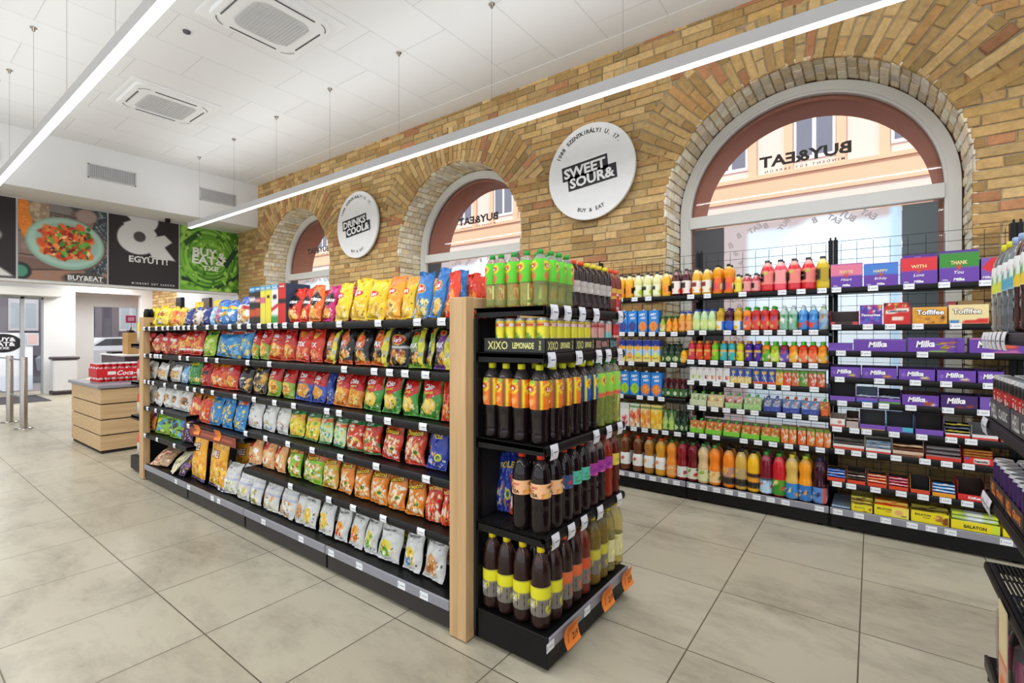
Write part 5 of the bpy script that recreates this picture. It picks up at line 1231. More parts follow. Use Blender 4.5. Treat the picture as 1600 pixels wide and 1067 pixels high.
def bottle(nm, shape, R, H, liq, cap, label=None, lz=(.3, .6), fill=.84, m=PETO, texts=(), capr=None, caph=None, seg=18, sq=False, flutes=0.0, lower=None, clear='#8d9088', sport=False):
    pr = SHAPES[shape]
    pr = [(r * R, z * H) for r, z in pr]
    zs = [z for r, z in pr]; rs = [r for r, z in pr]
    rad = lambda z: float(np.interp(z, zs[1:], rs[1:]))
    # finer rings
    prof = [pr[0]]
    for (r0, z0), (r1, z1) in zip(pr[:-1], pr[1:]):
        n = max(1, int((z1 - z0) / (H * .05)))
        for i in range(1, n + 1): prof.append((r0 + (r1 - r0) * i / n, z0 + (z1 - z0) * i / n))
    col = lambda z: (liq if z < fill * H else clear) if not (lower and z < lower[0] * H) else lower[1]
    b = MB()
    if sq: ridge = lambda z, a: (np.abs(np.cos(a)) ** 5 + np.abs(np.sin(a)) ** 5) ** (-1 / 5) * .92 - 1 if z < .66 * H else 0 * a
    elif flutes: ridge = lambda z, a: flutes * np.cos(9 * a) * (1 if z < .42 * H else 0) + .012 * math.sin(z / H * 60) * (1 if z < .45 * H else 0) - (.10 * (np.cos(2.5 * a) ** 2) if z < .025 * H else 0)
    else: ridge = None
    b.lathe([(max(r, .0001), z, col(z)) for r, z in prof], seg=seg, ridge=ridge)
    me = b.mesh(nm); me.materials.append(m)
    kids = []
    cr = capr or max(.0135, R * .40); ch = caph or (.024 if H > .3 else .020)
    z0 = zs[-1] - .002
    c = MB(); c.lathe([(rs[-1], z0, cap), (cr, z0 + .001, cap), (cr, z0 + ch * .9, cap), (cr * .9, z0 + ch, cap), (.0001, z0 + ch, cap)], seg=14)
    if sport: c.lathe([(cr * .6, z0 + ch, sport), (cr * .6, z0 + ch + .016, sport), (.0001, z0 + ch + .018, sport)], seg=10)
    cm = c.mesh('cap'); cm.materials.append(CAPM); kids.append(('cap', cm))
    if label:
        a = np.linspace(-math.pi, math.pi, 29); v = np.linspace(0, 1, 14)
        A, V = np.meshgrid(a, v)
        k_ = (lambda A: (np.abs(np.cos(A)) ** 5 + np.abs(np.sin(A)) ** 5) ** (-1 / 5) * .92) if sq else (lambda A: 1 + 0 * A)
        RR = np.vectorize(lambda q: rad(lz[0] * H + (lz[1] - lz[0]) * H * q) + .0008)(V) * k_(A)
        P = np.stack([RR * np.sin(A), -RR * np.cos(A), lz[0] * H + (lz[1] - lz[0]) * H * V], -1)
        U = (A + math.pi) / (2 * math.pi)
        l = MB(); l.grid(P, paint(label, (U * 2) % 1.0001, V, 2))
        def sf(u, v):
            A = (np.asarray(u) - .5) * 2 * math.pi; z = lz[0] * H + (lz[1] - lz[0]) * H * np.asarray(v)
            r = np.array([rad(q) for q in z]) * k_(A) + .0016
            return np.stack([r * np.sin(A), -r * np.cos(A), z], -1)
        asp = 2 * math.pi * R / ((lz[1] - lz[0]) * H)
        for t in texts:
            for du in (-.25, .25): put_text(l, sf, t[0], t[1] / 2 + .25 + du, t[2], t[3], t[4], asp=asp, **{**t[5], 'maxw': t[5].get('maxw', .8) / 2})
        lm = l.mesh('label'); lm.materials.append(LABEL); kids.append(('label', lm))
    return me, kids

def put(proto, name, loc, rz, label, cat, group, sc_=1.0, tilt=0.0):
    o = link(name, proto[0], None, loc, (tilt, 0, rz))
    if sc_ != 1: o.scale = (sc_,) * 3
    for n, m in proto[1]: link(n, m, o)
    tag(o, check(o, label), cat, group)
    return o

LIP = [('e', .5, .70, .42, .24, '#f2d23a'), ('e', .5, .70, .34, .13, '#c3262c')]
def lipton(fr, yellow=True): return [('bg', fr), ('s', 8, .14, ['#3f9a35', '#77b83a'], (.25, .8, .45, .95)), ('s', 5, .14, ['#f08a3a', '#f7b36a'], (.3, .8, .1, .35))] + LIP + ([('u', .0, .11, '#f0e02c'), ('u', .93, 1, '#2a2022')] if yellow else [])
TL = [T('Lipton', .5, .70, .14, '#fff', bold=.04, maxw=.52)]
P_ = {}
P_['greentea'] = bottle('iced_tea_bottle', 'tea', .0335, .236, '#dbe58a', '#2f9a3a', [('bg', '#5ccb26'), ('e', .5, .24, .30, .30, '#e0674a')] + LIP + [('u', 0, .16, '#58c426')], (.44, .83), m=PETT, texts=TL, flutes=.02, clear='#dfe6d8')
P_['darktea05'] = bottle('iced_tea_bottle', 'tea', .0325, .222, '#2a1512', '#e8542a', [('bg', '#b9b0ab'), ('r', .3, .7, .6, .8, '#b8323a'), ('r', .15, .85, .1, .45, '#d8d2cc')], (.34, .58), flutes=.02, clear='#32201c')
P_['darktea05y'] = bottle('iced_tea_bottle', 'tea', .0325, .222, '#2a1512', '#e8d62a', [('bg', '#b9b0ab'), ('r', .3, .7, .6, .8, '#b8323a'), ('r', .15, .85, .1, .45, '#d8d2cc')], (.34, .58), flutes=.02, clear='#32201c')
P_['ambertea05'] = bottle('iced_tea_bottle', 'cola', .031, .222, '#7a2a16', '#e8542a', [('bg', '#d8a83a'), ('v', .3, .6, '#c84a2a')], (.3, .55), clear='#8a5a4a')
P_['peach15'] = bottle('iced_tea_bottle', 'tea', .042, .332, '#1a1012', '#dfe02a', lipton('#ec7a2a'), (.44, .80), texts=TL + [T('PEACH', .5, .26, .07, '#fff', bold=.04, maxw=.4)], flutes=.030, clear='#3a3434')
P_['lemon15'] = bottle('iced_tea_bottle', 'tea', .042, .332, '#1a1012', '#dfe02a', lipton('#1f58b0'), (.44, .80), texts=TL + [T('LEMON', .5, .26, .07, '#fff', bold=.04, maxw=.4)], flutes=.030, clear='#3a3434')
P_['green15'] = bottle('iced_tea_bottle', 'tea', .042, .332, '#cfe07a', '#2f8a3a', lipton('#8fd04a', False) + [('v', 0, .22, '#e06a4a')], (.44, .80), m=PETT, texts=TL, flutes=.030, clear='#dfe6d8')
def xixo(c, sp): return [('bg', c), ('s', 10, .14, sp, (.02, .60, .05, .95)), ('v', .92, 1, c), ('v', 0, .05, c)]
XT = [T('XIXO', .78, .72, .16, '#c8324a', bold=.05, maxw=.34), T('ICE', .76, .50, .10, '#7a5a50', bold=.02, maxw=.30), T('TEA', .78, .22, .24, '#1d1a1a', bold=.06, maxw=.40)]
XW = [(*t[:4], '#f4f0f0' if t[0] != 'XIXO' else '#c8324a', t[5]) for t in XT]
P_['xpeach'] = bottle('iced_tea_bottle', 'cola', .043, .330, '#1a1012', '#dc3a22', xixo('#f0b98a', ['#e8943a', '#f2c060', '#7a3a20', '#d8742a', '#5a9a3a']), (.46, .64), texts=XT, flutes=.026, clear='#2c2426')
P_['xblue'] = bottle('iced_tea_bottle', 'cola', .043, .330, '#1a1012', '#dc3a22', xixo('#3a4f78', ['#6a3f8a', '#c0305a', '#5a7ab0']), (.46, .64), texts=XW, flutes=.026, clear='#2c2426')
P_['xteal'] = bottle('iced_tea_bottle', 'cola', .043, .330, '#1d1012', '#dc3a22', xixo('#5ac0b0', ['#c8323a', '#e8626a', '#8a1f2a', '#4a9a6a']), (.46, .64), texts=XT, flutes=.026, clear='#2c2426')
P_['xpurple'] = bottle('iced_tea_bottle', 'cola', .043, .330, '#2a181c', '#c8a0b0', xixo('#a83a9a', ['#d8325a', '#7a2a8a', '#e87ab0']), (.46, .64), texts=XW, flutes=.026, clear='#8a7a78')
P_['xred'] = bottle('iced_tea_bottle', 'cola', .043, .330, '#8a2a18', '#c02a4a', xixo('#a83a9a', ['#d8325a', '#7a2a8a', '#e87ab0']), (.46, .64), texts=XW, flutes=.026, clear='#a05a48')
P_['xlemon'] = bottle('iced_tea_bottle', 'cola', .043, .330, '#5a1d16', '#c82a2a', xixo('#e0c84a', ['#f0e08a', '#c8a83a', '#e8d860']), (.46, .64), texts=XT, flutes=.026, clear='#7a4a40')
def grayt(c): return [('bg', '#77706a'), ('v', .58, 1, c), ('s', 10, .09, ['#a8a098', '#5a544f', '#c8c0b8', c], (.1, .9, .05, .5)), ('v', .64, .68, '#c8b83a')]
GT = [T('ICE', .62, .46, .08, '#f4f4f0', bold=.05, maxw=.3), T('TEA', .62, .34, .13, '#f4f4f0', bold=.06, maxw=.42)]
P_['blemon'] = bottle('iced_tea_bottle', 'cola', .0425, .332, '#2a1614', '#ead414', grayt('#e0da28'), (.17, .53), texts=GT, flutes=.022, clear='#4a3632', fill=.80)
P_['bpeach'] = bottle('iced_tea_bottle', 'cola', .0425, .332, '#2a1614', '#e85a22', grayt('#e06a3a'), (.17, .53), texts=GT, flutes=.022, clear='#4a3632', fill=.80)
P_['bred'] = bottle('iced_tea_bottle', 'cola', .0425, .332, '#6a2416', '#e07a1a', grayt('#d8502a'), (.17, .53), texts=GT, flutes=.022, clear='#8a5a4a', fill=.80)
P_['bgreen'] = bottle('iced_tea_bottle', 'cola', .0425, .332, '#d8b04a', '#e0c81a', grayt('#c8c03a'), (.17, .53), texts=GT, flutes=.022, m=PETT, clear='#d8cfa8', fill=.86)
P_['bpale'] = bottle('iced_tea_bottle', 'cola', .0425, .332, '#ecdc88', '#e0c81a', [('bg', '#e0d8a0'), ('s', 10, .14, ['#c8d03a', '#f0ec8a', '#a8b04a'], (.1, .9, .1, .9))], (.17, .50), flutes=.022, m=PETT, clear='#e8e0b8', fill=.86)

XE1 = -1.105
def end_row(z, side, front, where, nm='iced_tea_bottle', cat='bottle', depth=2):
    """side: (pixel, proto, look) from the post to the corner; front: (pixel, proto, look) from the corner along the aisle"""
    k = 0
    Yn = 1.700
    side = sorted(side, key=lambda s: -s[0])
    for i, (px, pr, look) in enumerate(side):
        X = max(at_y(px, Yn), -1.372)
        put(P_[pr], nm, (X, Yn, z + .001), .55 + .2 * math.sin(i * 3), '%s, %s back from the aisle corner, %s' % (look, ORD[i + 1], where), cat, 'bottles on the ' + where)
    lastY = Yn
    for i, (px, pr, look) in enumerate(front):
        Y = at_x(px, XE1)
        Y = max(Y, lastY + 2.02 * (.0325 if '05' in pr or pr == 'greentea' else .0405)); lastY = Y
        for d in range(depth):
            X = XE1 - d * (.07 if '05' in pr or pr == 'greentea' else .09)
            lab = '%s, %s along the aisle, %s' % (look, ORD[i + 2], where) if d == 0 else '%s behind %s along the aisle, %s' % (look.replace(',', ''), ORD[i + 2], where)
            put(P_[pr], nm, (X, Y, z + .001), math.pi / 2 - .75 + .15 * math.sin(i * 2.1 + d), lab, cat, 'bottles on the ' + where)
W1, W3, W4, W5 = 'top end cap shelf', 'third end cap shelf', 'fourth end cap shelf', 'bottom end cap shelf'
g_ = 'pale green tea bottle'
end_row(EZ[0], [(762, 'greentea', g_), (783, 'greentea', g_), (803, 'greentea', g_), (823, 'greentea', g_), (844, 'greentea', g_)],
        [(860, 'greentea', g_), (871, 'greentea', g_), (883, 'greentea', g_), (894, 'darktea05', 'small dark bottle with orange cap'), (905, 'darktea05', 'small dark bottle with orange cap'), (917, 'darktea05y', 'small dark bottle with yellow cap'), (925, 'darktea05y', 'small dark bottle with yellow cap'), (934, 'darktea05y', 'small dark bottle with yellow cap'), (942, 'darktea05y', 'small dark bottle with yellow cap'), (951, 'ambertea05', 'small amber bottle'), (959, 'ambertea05', 'small amber bottle')], W1)
q_ = 'dark peach tea bottle'
end_row(EZ[2], [(769, 'peach15', q_), (791, 'peach15', q_), (815, 'peach15', q_), (843, 'peach15', q_)], [(863, 'peach15', q_), (878, 'peach15', q_), (891, 'peach15', q_), (908, 'lemon15', 'blue labelled tea bottle'), (920, 'lemon15', 'blue labelled tea bottle'), (933, 'green15', 'tall pale green bottle'), (946, 'green15', 'tall pale green bottle'), (957, 'green15', 'tall pale green bottle')], W3)
end_row(EZ[3], [(816, 'xpeach', 'red capped bottle, apricot label'), (845, 'xpeach', 'red capped bottle, apricot label')], [(862, 'xpeach', 'red capped bottle with apricot label'), (880, 'xblue', 'red capped bottle with navy label'), (892, 'xteal', 'red capped bottle with teal label'), (906, 'xteal', 'red capped bottle with teal label'), (918, 'xpurple', 'dark bottle with purple label'), (928, 'xpurple', 'dark bottle with purple label'), (940, 'xred', 'red brown bottle, purple label'), (950, 'xlemon', 'dark red bottle with yellow label')], W4)
end_row(.152, [(768, 'blemon', 'yellow capped brown tea bottle'), (792, 'blemon', 'yellow capped brown tea bottle'), (817, 'blemon', 'yellow capped brown tea bottle'), (845, 'blemon', 'yellow capped brown tea bottle')],
        [(862, 'blemon', 'yellow capped brown tea bottle'), (880, 'bpeach', 'brown bottle with orange label'), (895, 'bpeach', 'brown bottle with orange label'), (908, 'bred', 'red brown bottle, orange label'), (925, 'bgreen', 'amber bottle with green label'), (935, 'bgreen', 'amber bottle with green label'), (947, 'bpale', 'pale yellow tea bottle'), (960, 'bpale', 'pale yellow tea bottle')], W5)

# slim cans in card trays on the second end cap shelf
cl = can_mb(.0265, .145, [('bg', '#e2d83a'), ('s', 10, .12, ['#f4f0d0', '#3f7a3a', '#f0ec80'], (.1, .9, .1, .55)), ('v', .80, .92, '#c0303a')], [T('XIXO', .5, .86, .10, '#fff', bold=.04, maxw=.2), T('XIXO', .9, .86, .10, '#fff', bold=.04, maxw=.2)], seg=18).mesh('drink_can')
cp = can_mb(.0265, .145, [('bg', '#dba39a'), ('s', 10, .12, ['#f4e0d8', '#3f8a3a', '#c83a4a'], (.1, .9, .05, .5)), ('v', .80, .92, '#b82a34')], [], seg=18).mesh('drink_can')
ct = can_mb(.0265, .145, [('bg', '#7ec4bc'), ('v', .62, .95, '#e0a89a'), ('s', 8, .10, ['#a8dcd4', '#4a9a98'], (.1, .9, .05, .5))], [], seg=18).mesh('drink_can')
cr_ = can_mb(.0265, .145, [('bg', '#c8343a'), ('v', .4, .48, '#e8c8b8'), ('v', .7, .76, '#e8c8b8')], [], seg=18).mesh('drink_can')
for m_ in (cl, cp, ct, cr_): m_.materials.append(CANM)
Z2 = EZ[1]
def can_tray(y0, y1, x1, dep, z, txt, tc, look, cols, hgt=.062, base='#2c2a2b', rot=0, fx=None):
    """card tray whose long printed side faces the shop and whose end faces -Y"""
    b = MB(); x0 = x1 - dep; t = .002
    b.box(x0, x1, y0, y1, z, z + t, base); b.box(x0, x1, y0, y0 + t, z, z + hgt, base); b.box(x0, x1, y1 - t, y1, z, z + hgt, base); b.box(x0, x0 + t, y0, y1, z, z + hgt, base); b.box(x1 - t, x1, y0, y1, z, z + hgt, base)
    sE = lambda u, v: np.stack([x1 + .0008 + 0 * np.asarray(u), y0 + (y1 - y0) * np.asarray(u), z + hgt * np.asarray(v)], -1)
    sS = lambda u, v: np.stack([x0 + (x1 - x0) * np.asarray(u), y0 - .0008 + 0 * np.asarray(u), z + hgt * np.asarray(v)], -1)
    for s_, L in ((sE, y1 - y0), (sS, x1 - x0)):
        put_text(b, s_, txt[0], .24, .5, .56, tc, asp=L / hgt, maxw=.34, bold=.01); put_text(b, s_, txt[1], .66, .5, .40, tc, asp=L / hgt, maxw=.34, bold=.03)
        put_text(b, s_, '330 ml', .92, .5, .16, tc, asp=L / hgt, rot=math.pi / 2)
    o = part('card_tray', b, PAPER); tag(o, check(o, look), 'tray', 'card trays on the second end cap shelf'); return o
trays = [(1.665, 1.905, ('XIXO', 'LEMONADE'), '#dfe08a', 'black card tray with yellow lettering at the aisle corner', cl, 'yellow slim can'), (1.910, 2.10, ('XIXO', 'LEMONADE'), '#dfe08a', 'black card tray with yellow lettering, second from the aisle corner', cl, 'yellow slim can'),
         (2.105, 2.26, ('XIXO', 'PINK LEMON'), '#e0a89a', 'black card tray with pink lettering on the end cap', cp, 'pink slim can'), (2.265, 2.355, ('XI', 'XO'), '#7ec4bc', 'black card tray with teal lettering on the end cap', ct, 'teal slim can')]
kk = 0
for y0, y1, tx, tc, look, cm_, cn in trays:
    can_tray(y0, y1, EX0 - .006, .325, Z2 + .001, tx, tc, look, None)
    ny = int((y1 - y0 - .004) / .0535); 
    for j in range(ny):
        kk += 1
        for i in range(5 if kk <= 1 else 2):
            X = EX0 - .006 - .030 - i * .0545; Y = y0 + .0285 + j * ((y1 - y0 - .006) / ny)
            o = link('drink_can', cm_, None, (X, Y, Z2 + .0035), (0, 0, math.pi / 2 - .5 + .3 * math.sin(kk + i)))
            tag(o, check(o, '%s, %s along the aisle and %s deep, second end cap shelf' % (cn, ORD[kk], ORD[i + 1])), 'can', 'slim cans on the end cap')
for j in range(2):
    kk += 1
    for i in range(2):
        o = link('drink_can', cr_, None, (EX0 - .036 - i * .0545, 2.384 + j * .0 + 0, Z2 + .001 + j * .147), (0, 0, j)); tag(o, check(o, 'red slim can, %s layer and %s deep beside the teal cans' % (ORD[j + 1], ORD[i + 1])), 'can', 'red slim cans on the end cap')
# wire basket and bags seen between the post and the bottles
r = empty('wire_basket', (-1.37, 1.69, .155)); tag(r, 'small black wire basket with silver packs behind the wooden post', 'basket')
b = MB()
for z in np.linspace(.0, .20, 6): b.tube((-.045, 0, z), (.035, 0, z), .0018).tube((.035, 0, z), (.035, .2, z), .0018).tube((-.045, 0, z), (-.045, .2, z), .0018)
for x in np.linspace(-.045, .035, 5): b.tube((x, 0, 0), (x, 0, .20), .0016)
for y in np.linspace(0, .2, 6): b.tube((.035, y, 0), (.035, y, .2), .0016)
part('wire_cage', b, BLACK, r)
SILV = bag_mesh('silver_pack', [('bg', '#b4b2b6'), ('s', 20, .12, ['#d8d6da', '#8a888e', '#eeeef0', '#6a686e'], (.05, .95, .05, .95))], [], .075, .09, .03, 55)
for k in range(2):
    o = link('silver_pack', SILV, None, (-1.375, 1.745 + .05 * k, .160 + .0), (-.1, 0, .1)); tag(o, check(o, 'silver foil pack in the wire basket, %s from the open floor side' % ORD[k + 1]), 'pack', 'silver packs in the wire basket')
for k, (x, z, d, w_, h_, lab) in enumerate(((-1.375, EZ[3] + .003, 'cheb', .11, .27, 'dark blue snack bag standing in the shade beside the red capped bottles'), (-1.30, EZ[3] + .003, 'cheredp', .10, .18, 'red popcorn bag in the shade beside the red capped bottles'))):
    o = link('snack_bag', bag_mesh('snack_bag', *BD[d][1:], w_ * .9, h_, .05, 60 + k), None, (x, 1.80, z), (-.15, 0, .25)); tag(o, check(o, lab), 'snack bag', 'bags on the fourth end cap shelf')

# ------------------------------------------------------------------ wall rows
WYI = WY + .05
def fruit(c, *f): return [('bg', c), ('s', 8, .16, list(f), (.2, .8, .05, .55))]
HAPPY = [('r', .22, .78, .30, .85, '#1d1a1a')]
P_.update({
 'h_or': bottle('juice_bottle', 'jug', .038, .215, '#f0b52a', '#1c1a1c', [('bg', '#f0a02a'), ('s', 6, .2, ['#f7c84a', '#e8862a'], (.5, 1, 0, .5)), ('p', [(.15, .3), (.6, .2), (.65, .9), (.2, .8)], '#221a18')], (.08, .50), seg=14, clear='#f0dca8'),
 'h_le': bottle('juice_bottle', 'jug', .038, .215, '#e4dfa0', '#1c1a1c', [('bg', '#eef0c8'), ('e', .3, .3, .25, .3, '#b8cc3a'), ('r', .35, .8, .5, .85, '#221a18')], (.08, .50), seg=14, clear='#eeeccf'),
 'h_pu': bottle('juice_bottle', 'jug', .038, .225, '#4a1a22', '#1c1a1c', [('bg', '#f0e4dc'), ('e', .4, .2, .3, .25, '#e0563a'), ('r', .3, .8, .45, .85, '#221a18')], (.08, .55), seg=14, clear='#8a6a6a'),
 'h_am': bottle('juice_bottle', 'jug', .038, .225, '#e0a82a', '#1c1a1c', [('bg', '#f3ead8'), ('e', .5, .2, .3, .25, '#e8963a'), ('r', .45, .95, .5, .85, '#8a1f22')], (.08, .52), seg=14, clear='#ecd9a0'),
 'h_oo': bottle('juice_bottle', 'juice', .038, .235, '#f09a1c', '#1c1a1c', [('bg', '#e8641f'), ('e', .3, .4, .22, .25, '#f4e8c0'), ('e', .75, .4, .2, .25, '#e04a5a'), ('p', [(.3, .1), (.7, .1), (.65, .95), (.35, .9)], '#1d1a1a')], (.06, .55), seg=14, clear='#f0c870'),
 's_ye': bottle('juice_bottle', 'small', .032, .145, '#e0b83a', '#1c1a1c', [('bg', '#e8d84a'), ('r', .3, .75, .25, .8, '#221a18')], (.08, .55), seg=12, clear='#e8dca0'),
 's_pk': bottle('juice_bottle', 'small', .033, .145, '#b8404a', '#1c1a1c', [('bg', '#e89a98'), ('r', .3, .75, .25, .8, '#221a18')], (.08, .6), seg=12, clear='#d8a0a0'),
 'q_re': bottle('juice_bottle', 'jug', .044, .238, '#d8333a', '#2a2628', [('bg', '#f0847a'), ('r', .28, .72, .2, .8, '#1a1012'), ('e', .8, .8, .1, .1, '#b8cc3a')], (.22, .66), seg=20, sq=True, clear='#e8a8a0', texts=[T('happy', .5, .55, .10, '#e8c8b8', maxw=.36)]),
 'q_pk': bottle('juice_bottle', 'jug', .044, .238, '#ee4f62', '#1c1a1c', [('bg', '#f49a9a'), ('r', .28, .72, .2, .8, '#1a1012')], (.22, .66), seg=20, sq=True, clear='#f0b8b8', texts=[T('happy', .5, .55, .10, '#e8c8b8', maxw=.36)]),
 'q_ye': bottle('juice_bottle', 'jug', .044, .238, '#d8b820', '#1c1a1c', [('bg', '#b89a1c'), ('r', .2, .8, .15, .85, '#241f1a')], (.22, .66), seg=20, sq=True, clear='#ecdc90', texts=[T('happy', .5, .6, .10, '#e8dcb8', maxw=.36)]),
 'g_gr': bottle('juice_bottle', 'glass', .026, .135, '#9ab03a', '#4a7a3a', [('bg', '#d8e0a0'), ('s', 5, .2, ['#7aa82a', '#e8a03a'], (.1, .9, .1, .9))], (.08, .48), seg=12, clear='#9a8a5a'),
 'g_or': bottle('juice_bottle', 'glass', .026, .135, '#e8941c', '#4a7a3a', [('bg', '#f0b040'), ('s', 5, .2, ['#7aa82a', '#e8742a'], (.1, .9, .1, .9))], (.08, .48), seg=12, clear='#c89a4a'),
 'b_or': bottle('juice_bottle', 'small', .029, .175, '#dc9a3a', '#2f4fa8', [('bg', '#e8a860'), ('e', .5, .5, .3, .3, '#d8622a')], (.1, .52), seg=12, clear='#e8c890'),
 'b_pg': bottle('juice_bottle', 'small', .031, .18, '#bcd8a8', '#2f4fa8', [('bg', '#cfe08a'), ('r', .2, .8, .3, .7, '#e8f0c0')], (.1, .52), seg=12, clear='#cfe4c8'),
 'v_ye': bottle('juice_bottle', 'kid', .034, .195, '#c89a2a', '#e0c82a', [('bg', '#e8e6d8'), ('p', [(0, 0), (.6, 0), (.3, 1), (0, 1)], '#2f6fc0'), ('e', .7, .3, .2, .2, '#e8c03a')], (.03, .40), seg=14, clear='#d8c070'),
 'v_pu': bottle('juice_bottle', 'kid', .034, .195, '#4a1a34', '#4a2a7a', [('bg', '#2a5ac0'), ('r', .3, .8, .3, .7, '#3f8ae0')], (.03, .40), seg=14, clear='#7a4a60'),
 'm_or': bottle('juice_bottle', 'kid', .032, .19, '#f0862a', '#3fa82f', [('bg', '#e86a4a'), ('s', 7, .18, ['#3a5ab8', '#e8c8a0', '#c8324a'], (.1, .9, .1, .9))], (.05, .60), seg=14, clear='#f0b070', caph=.028),
 'm_re': bottle('juice_bottle', 'kid', .032, .19, '#c8302a', '#3fa82f', [('bg', '#d8483a'), ('s', 7, .18, ['#3a5ab8', '#e8a870', '#a81f3a'], (.1, .9, .1, .9))], (.05, .60), seg=14, clear='#d87a6a', caph=.028),
 'w_gr': bottle('juice_bottle', 'kid', .032, .18, '#a8c8b8', '#c8dcd8', [('bg', '#8ab8a0'), ('s', 8, .18, ['#7ac83a', '#3a6aa8', '#e8e8e0', '#3a9a4a'], (.1, .9, .05, .9))], (.05, .66), seg=14, clear='#dce8e4', sport='#e0e8ea'),
 'w_bl': bottle('juice_bottle', 'kid', .032, .18, '#5a9ad8', '#c8dcd8', [('bg', '#3f86d0'), ('s', 8, .18, ['#78b8e8', '#e84a3a', '#2a5ab0'], (.1, .9, .05, .9))], (.05, .66), seg=14, clear='#c8dcec', sport='#d8e4f0'),
 'w_gy': bottle('juice_bottle', 'kid', .032, .18, '#b0bcc4', '#a8c878', [('bg', '#9ab0c0'), ('s', 8, .16, ['#e0503a', '#5a9ad0', '#7ac83a'], (.1, .9, .05, .9))], (.05, .66), seg=14, clear='#d8e0e4', sport='#d8e0e4'),
 'd_gr': bottle('juice_bottle', 'glass', .027, .155, '#1c3a24', '#2a3a2a', [('bg', '#2a4a2c'), ('e', .5, .4, .4, .4, '#c8d8a0')], (.06, .46), seg=12, clear='#1c3a24'),
 'd_ye': bottle('juice_bottle', 'small', .029, .12, '#e8a81f', '#2a3a2a', [('bg', '#f0b83a'), ('e', .5, .4, .3, .3, '#e8e0b0')], (.06, .5), seg=12, clear='#d8a83a'),
 'd_re': bottle('juice_bottle', 'glass', .027, .150, '#4a1a20', '#7a1f2a', [('bg', '#3a6a34'), ('e', .5, .4, .35, .3, '#d8e4c8')], (.06, .50), seg=12, clear='#5a1f28'),
 'd_cl': bottle('juice_bottle', 'glass', .027, .165, '#9ab86a', '#5a9a4a', [('bg', '#b8d070'), ('e', .5, .4, .35, .3, '#5a9a3a')], (.06, .50), seg=12, clear='#a8c8a0'),
})
for nm, c, c2 in (('k_pk', '#d83a5a', '#e8e0e0'), ('k_re', '#e0452a', '#f0d8c8'), ('k_lg', '#7ac82a', '#e8f0d8'), ('k_te', '#3fb0b8', '#e0f0f0'), ('k_ye', '#dcd82a', '#f4f0d8'), ('k_pu', '#4a2a9a', '#e0d8f0')):
    P_[nm] = bottle('juice_bottle', 'kid', .028, .165, c, '#d88a2a', [('bg', c), ('s', 5, .14, [c2, c2, '#2a2a3a', '#e8c84a'], (.2, .8, .05, .40)), ('v', .55, .75, '#d8a04a')], (.03, .72), seg=12, clear=c, caph=.022)
for nm, c, c2 in (('n_og', '#e88a1f', '#5aa82f'), ('n_gr', '#8ab82a', '#c8e04a'), ('n_pr', '#8a2a3a', '#6a4ab0'), ('n_or', '#f0861f', '#f0b03a'), ('n_ro', '#d8401f', '#e87a4a')):
    P_[nm] = bottle('juice_bottle', 'kid', .031, .155, c, '#5ac83a', [('bg', c2), ('s', 7, .18, [c, '#e8e0c0', '#e84a2a'], (.1, .9, .05, .9))], (.03, .62), seg=12, clear=c, caph=.028)
def big(c, cap, lab, lz=(.12, .44), clear=None, shape='juice', tx=(), R=.0455, H=.32): return bottle('juice_bottle', shape, R, H, c, cap, lab, lz, seg=18, clear=clear or c, flutes=.012, texts=tx)
WL = lambda *f: [('bg', '#ecebe8')] + [('s', 5, .15, list(f), (.25, .8, .1, .6))]
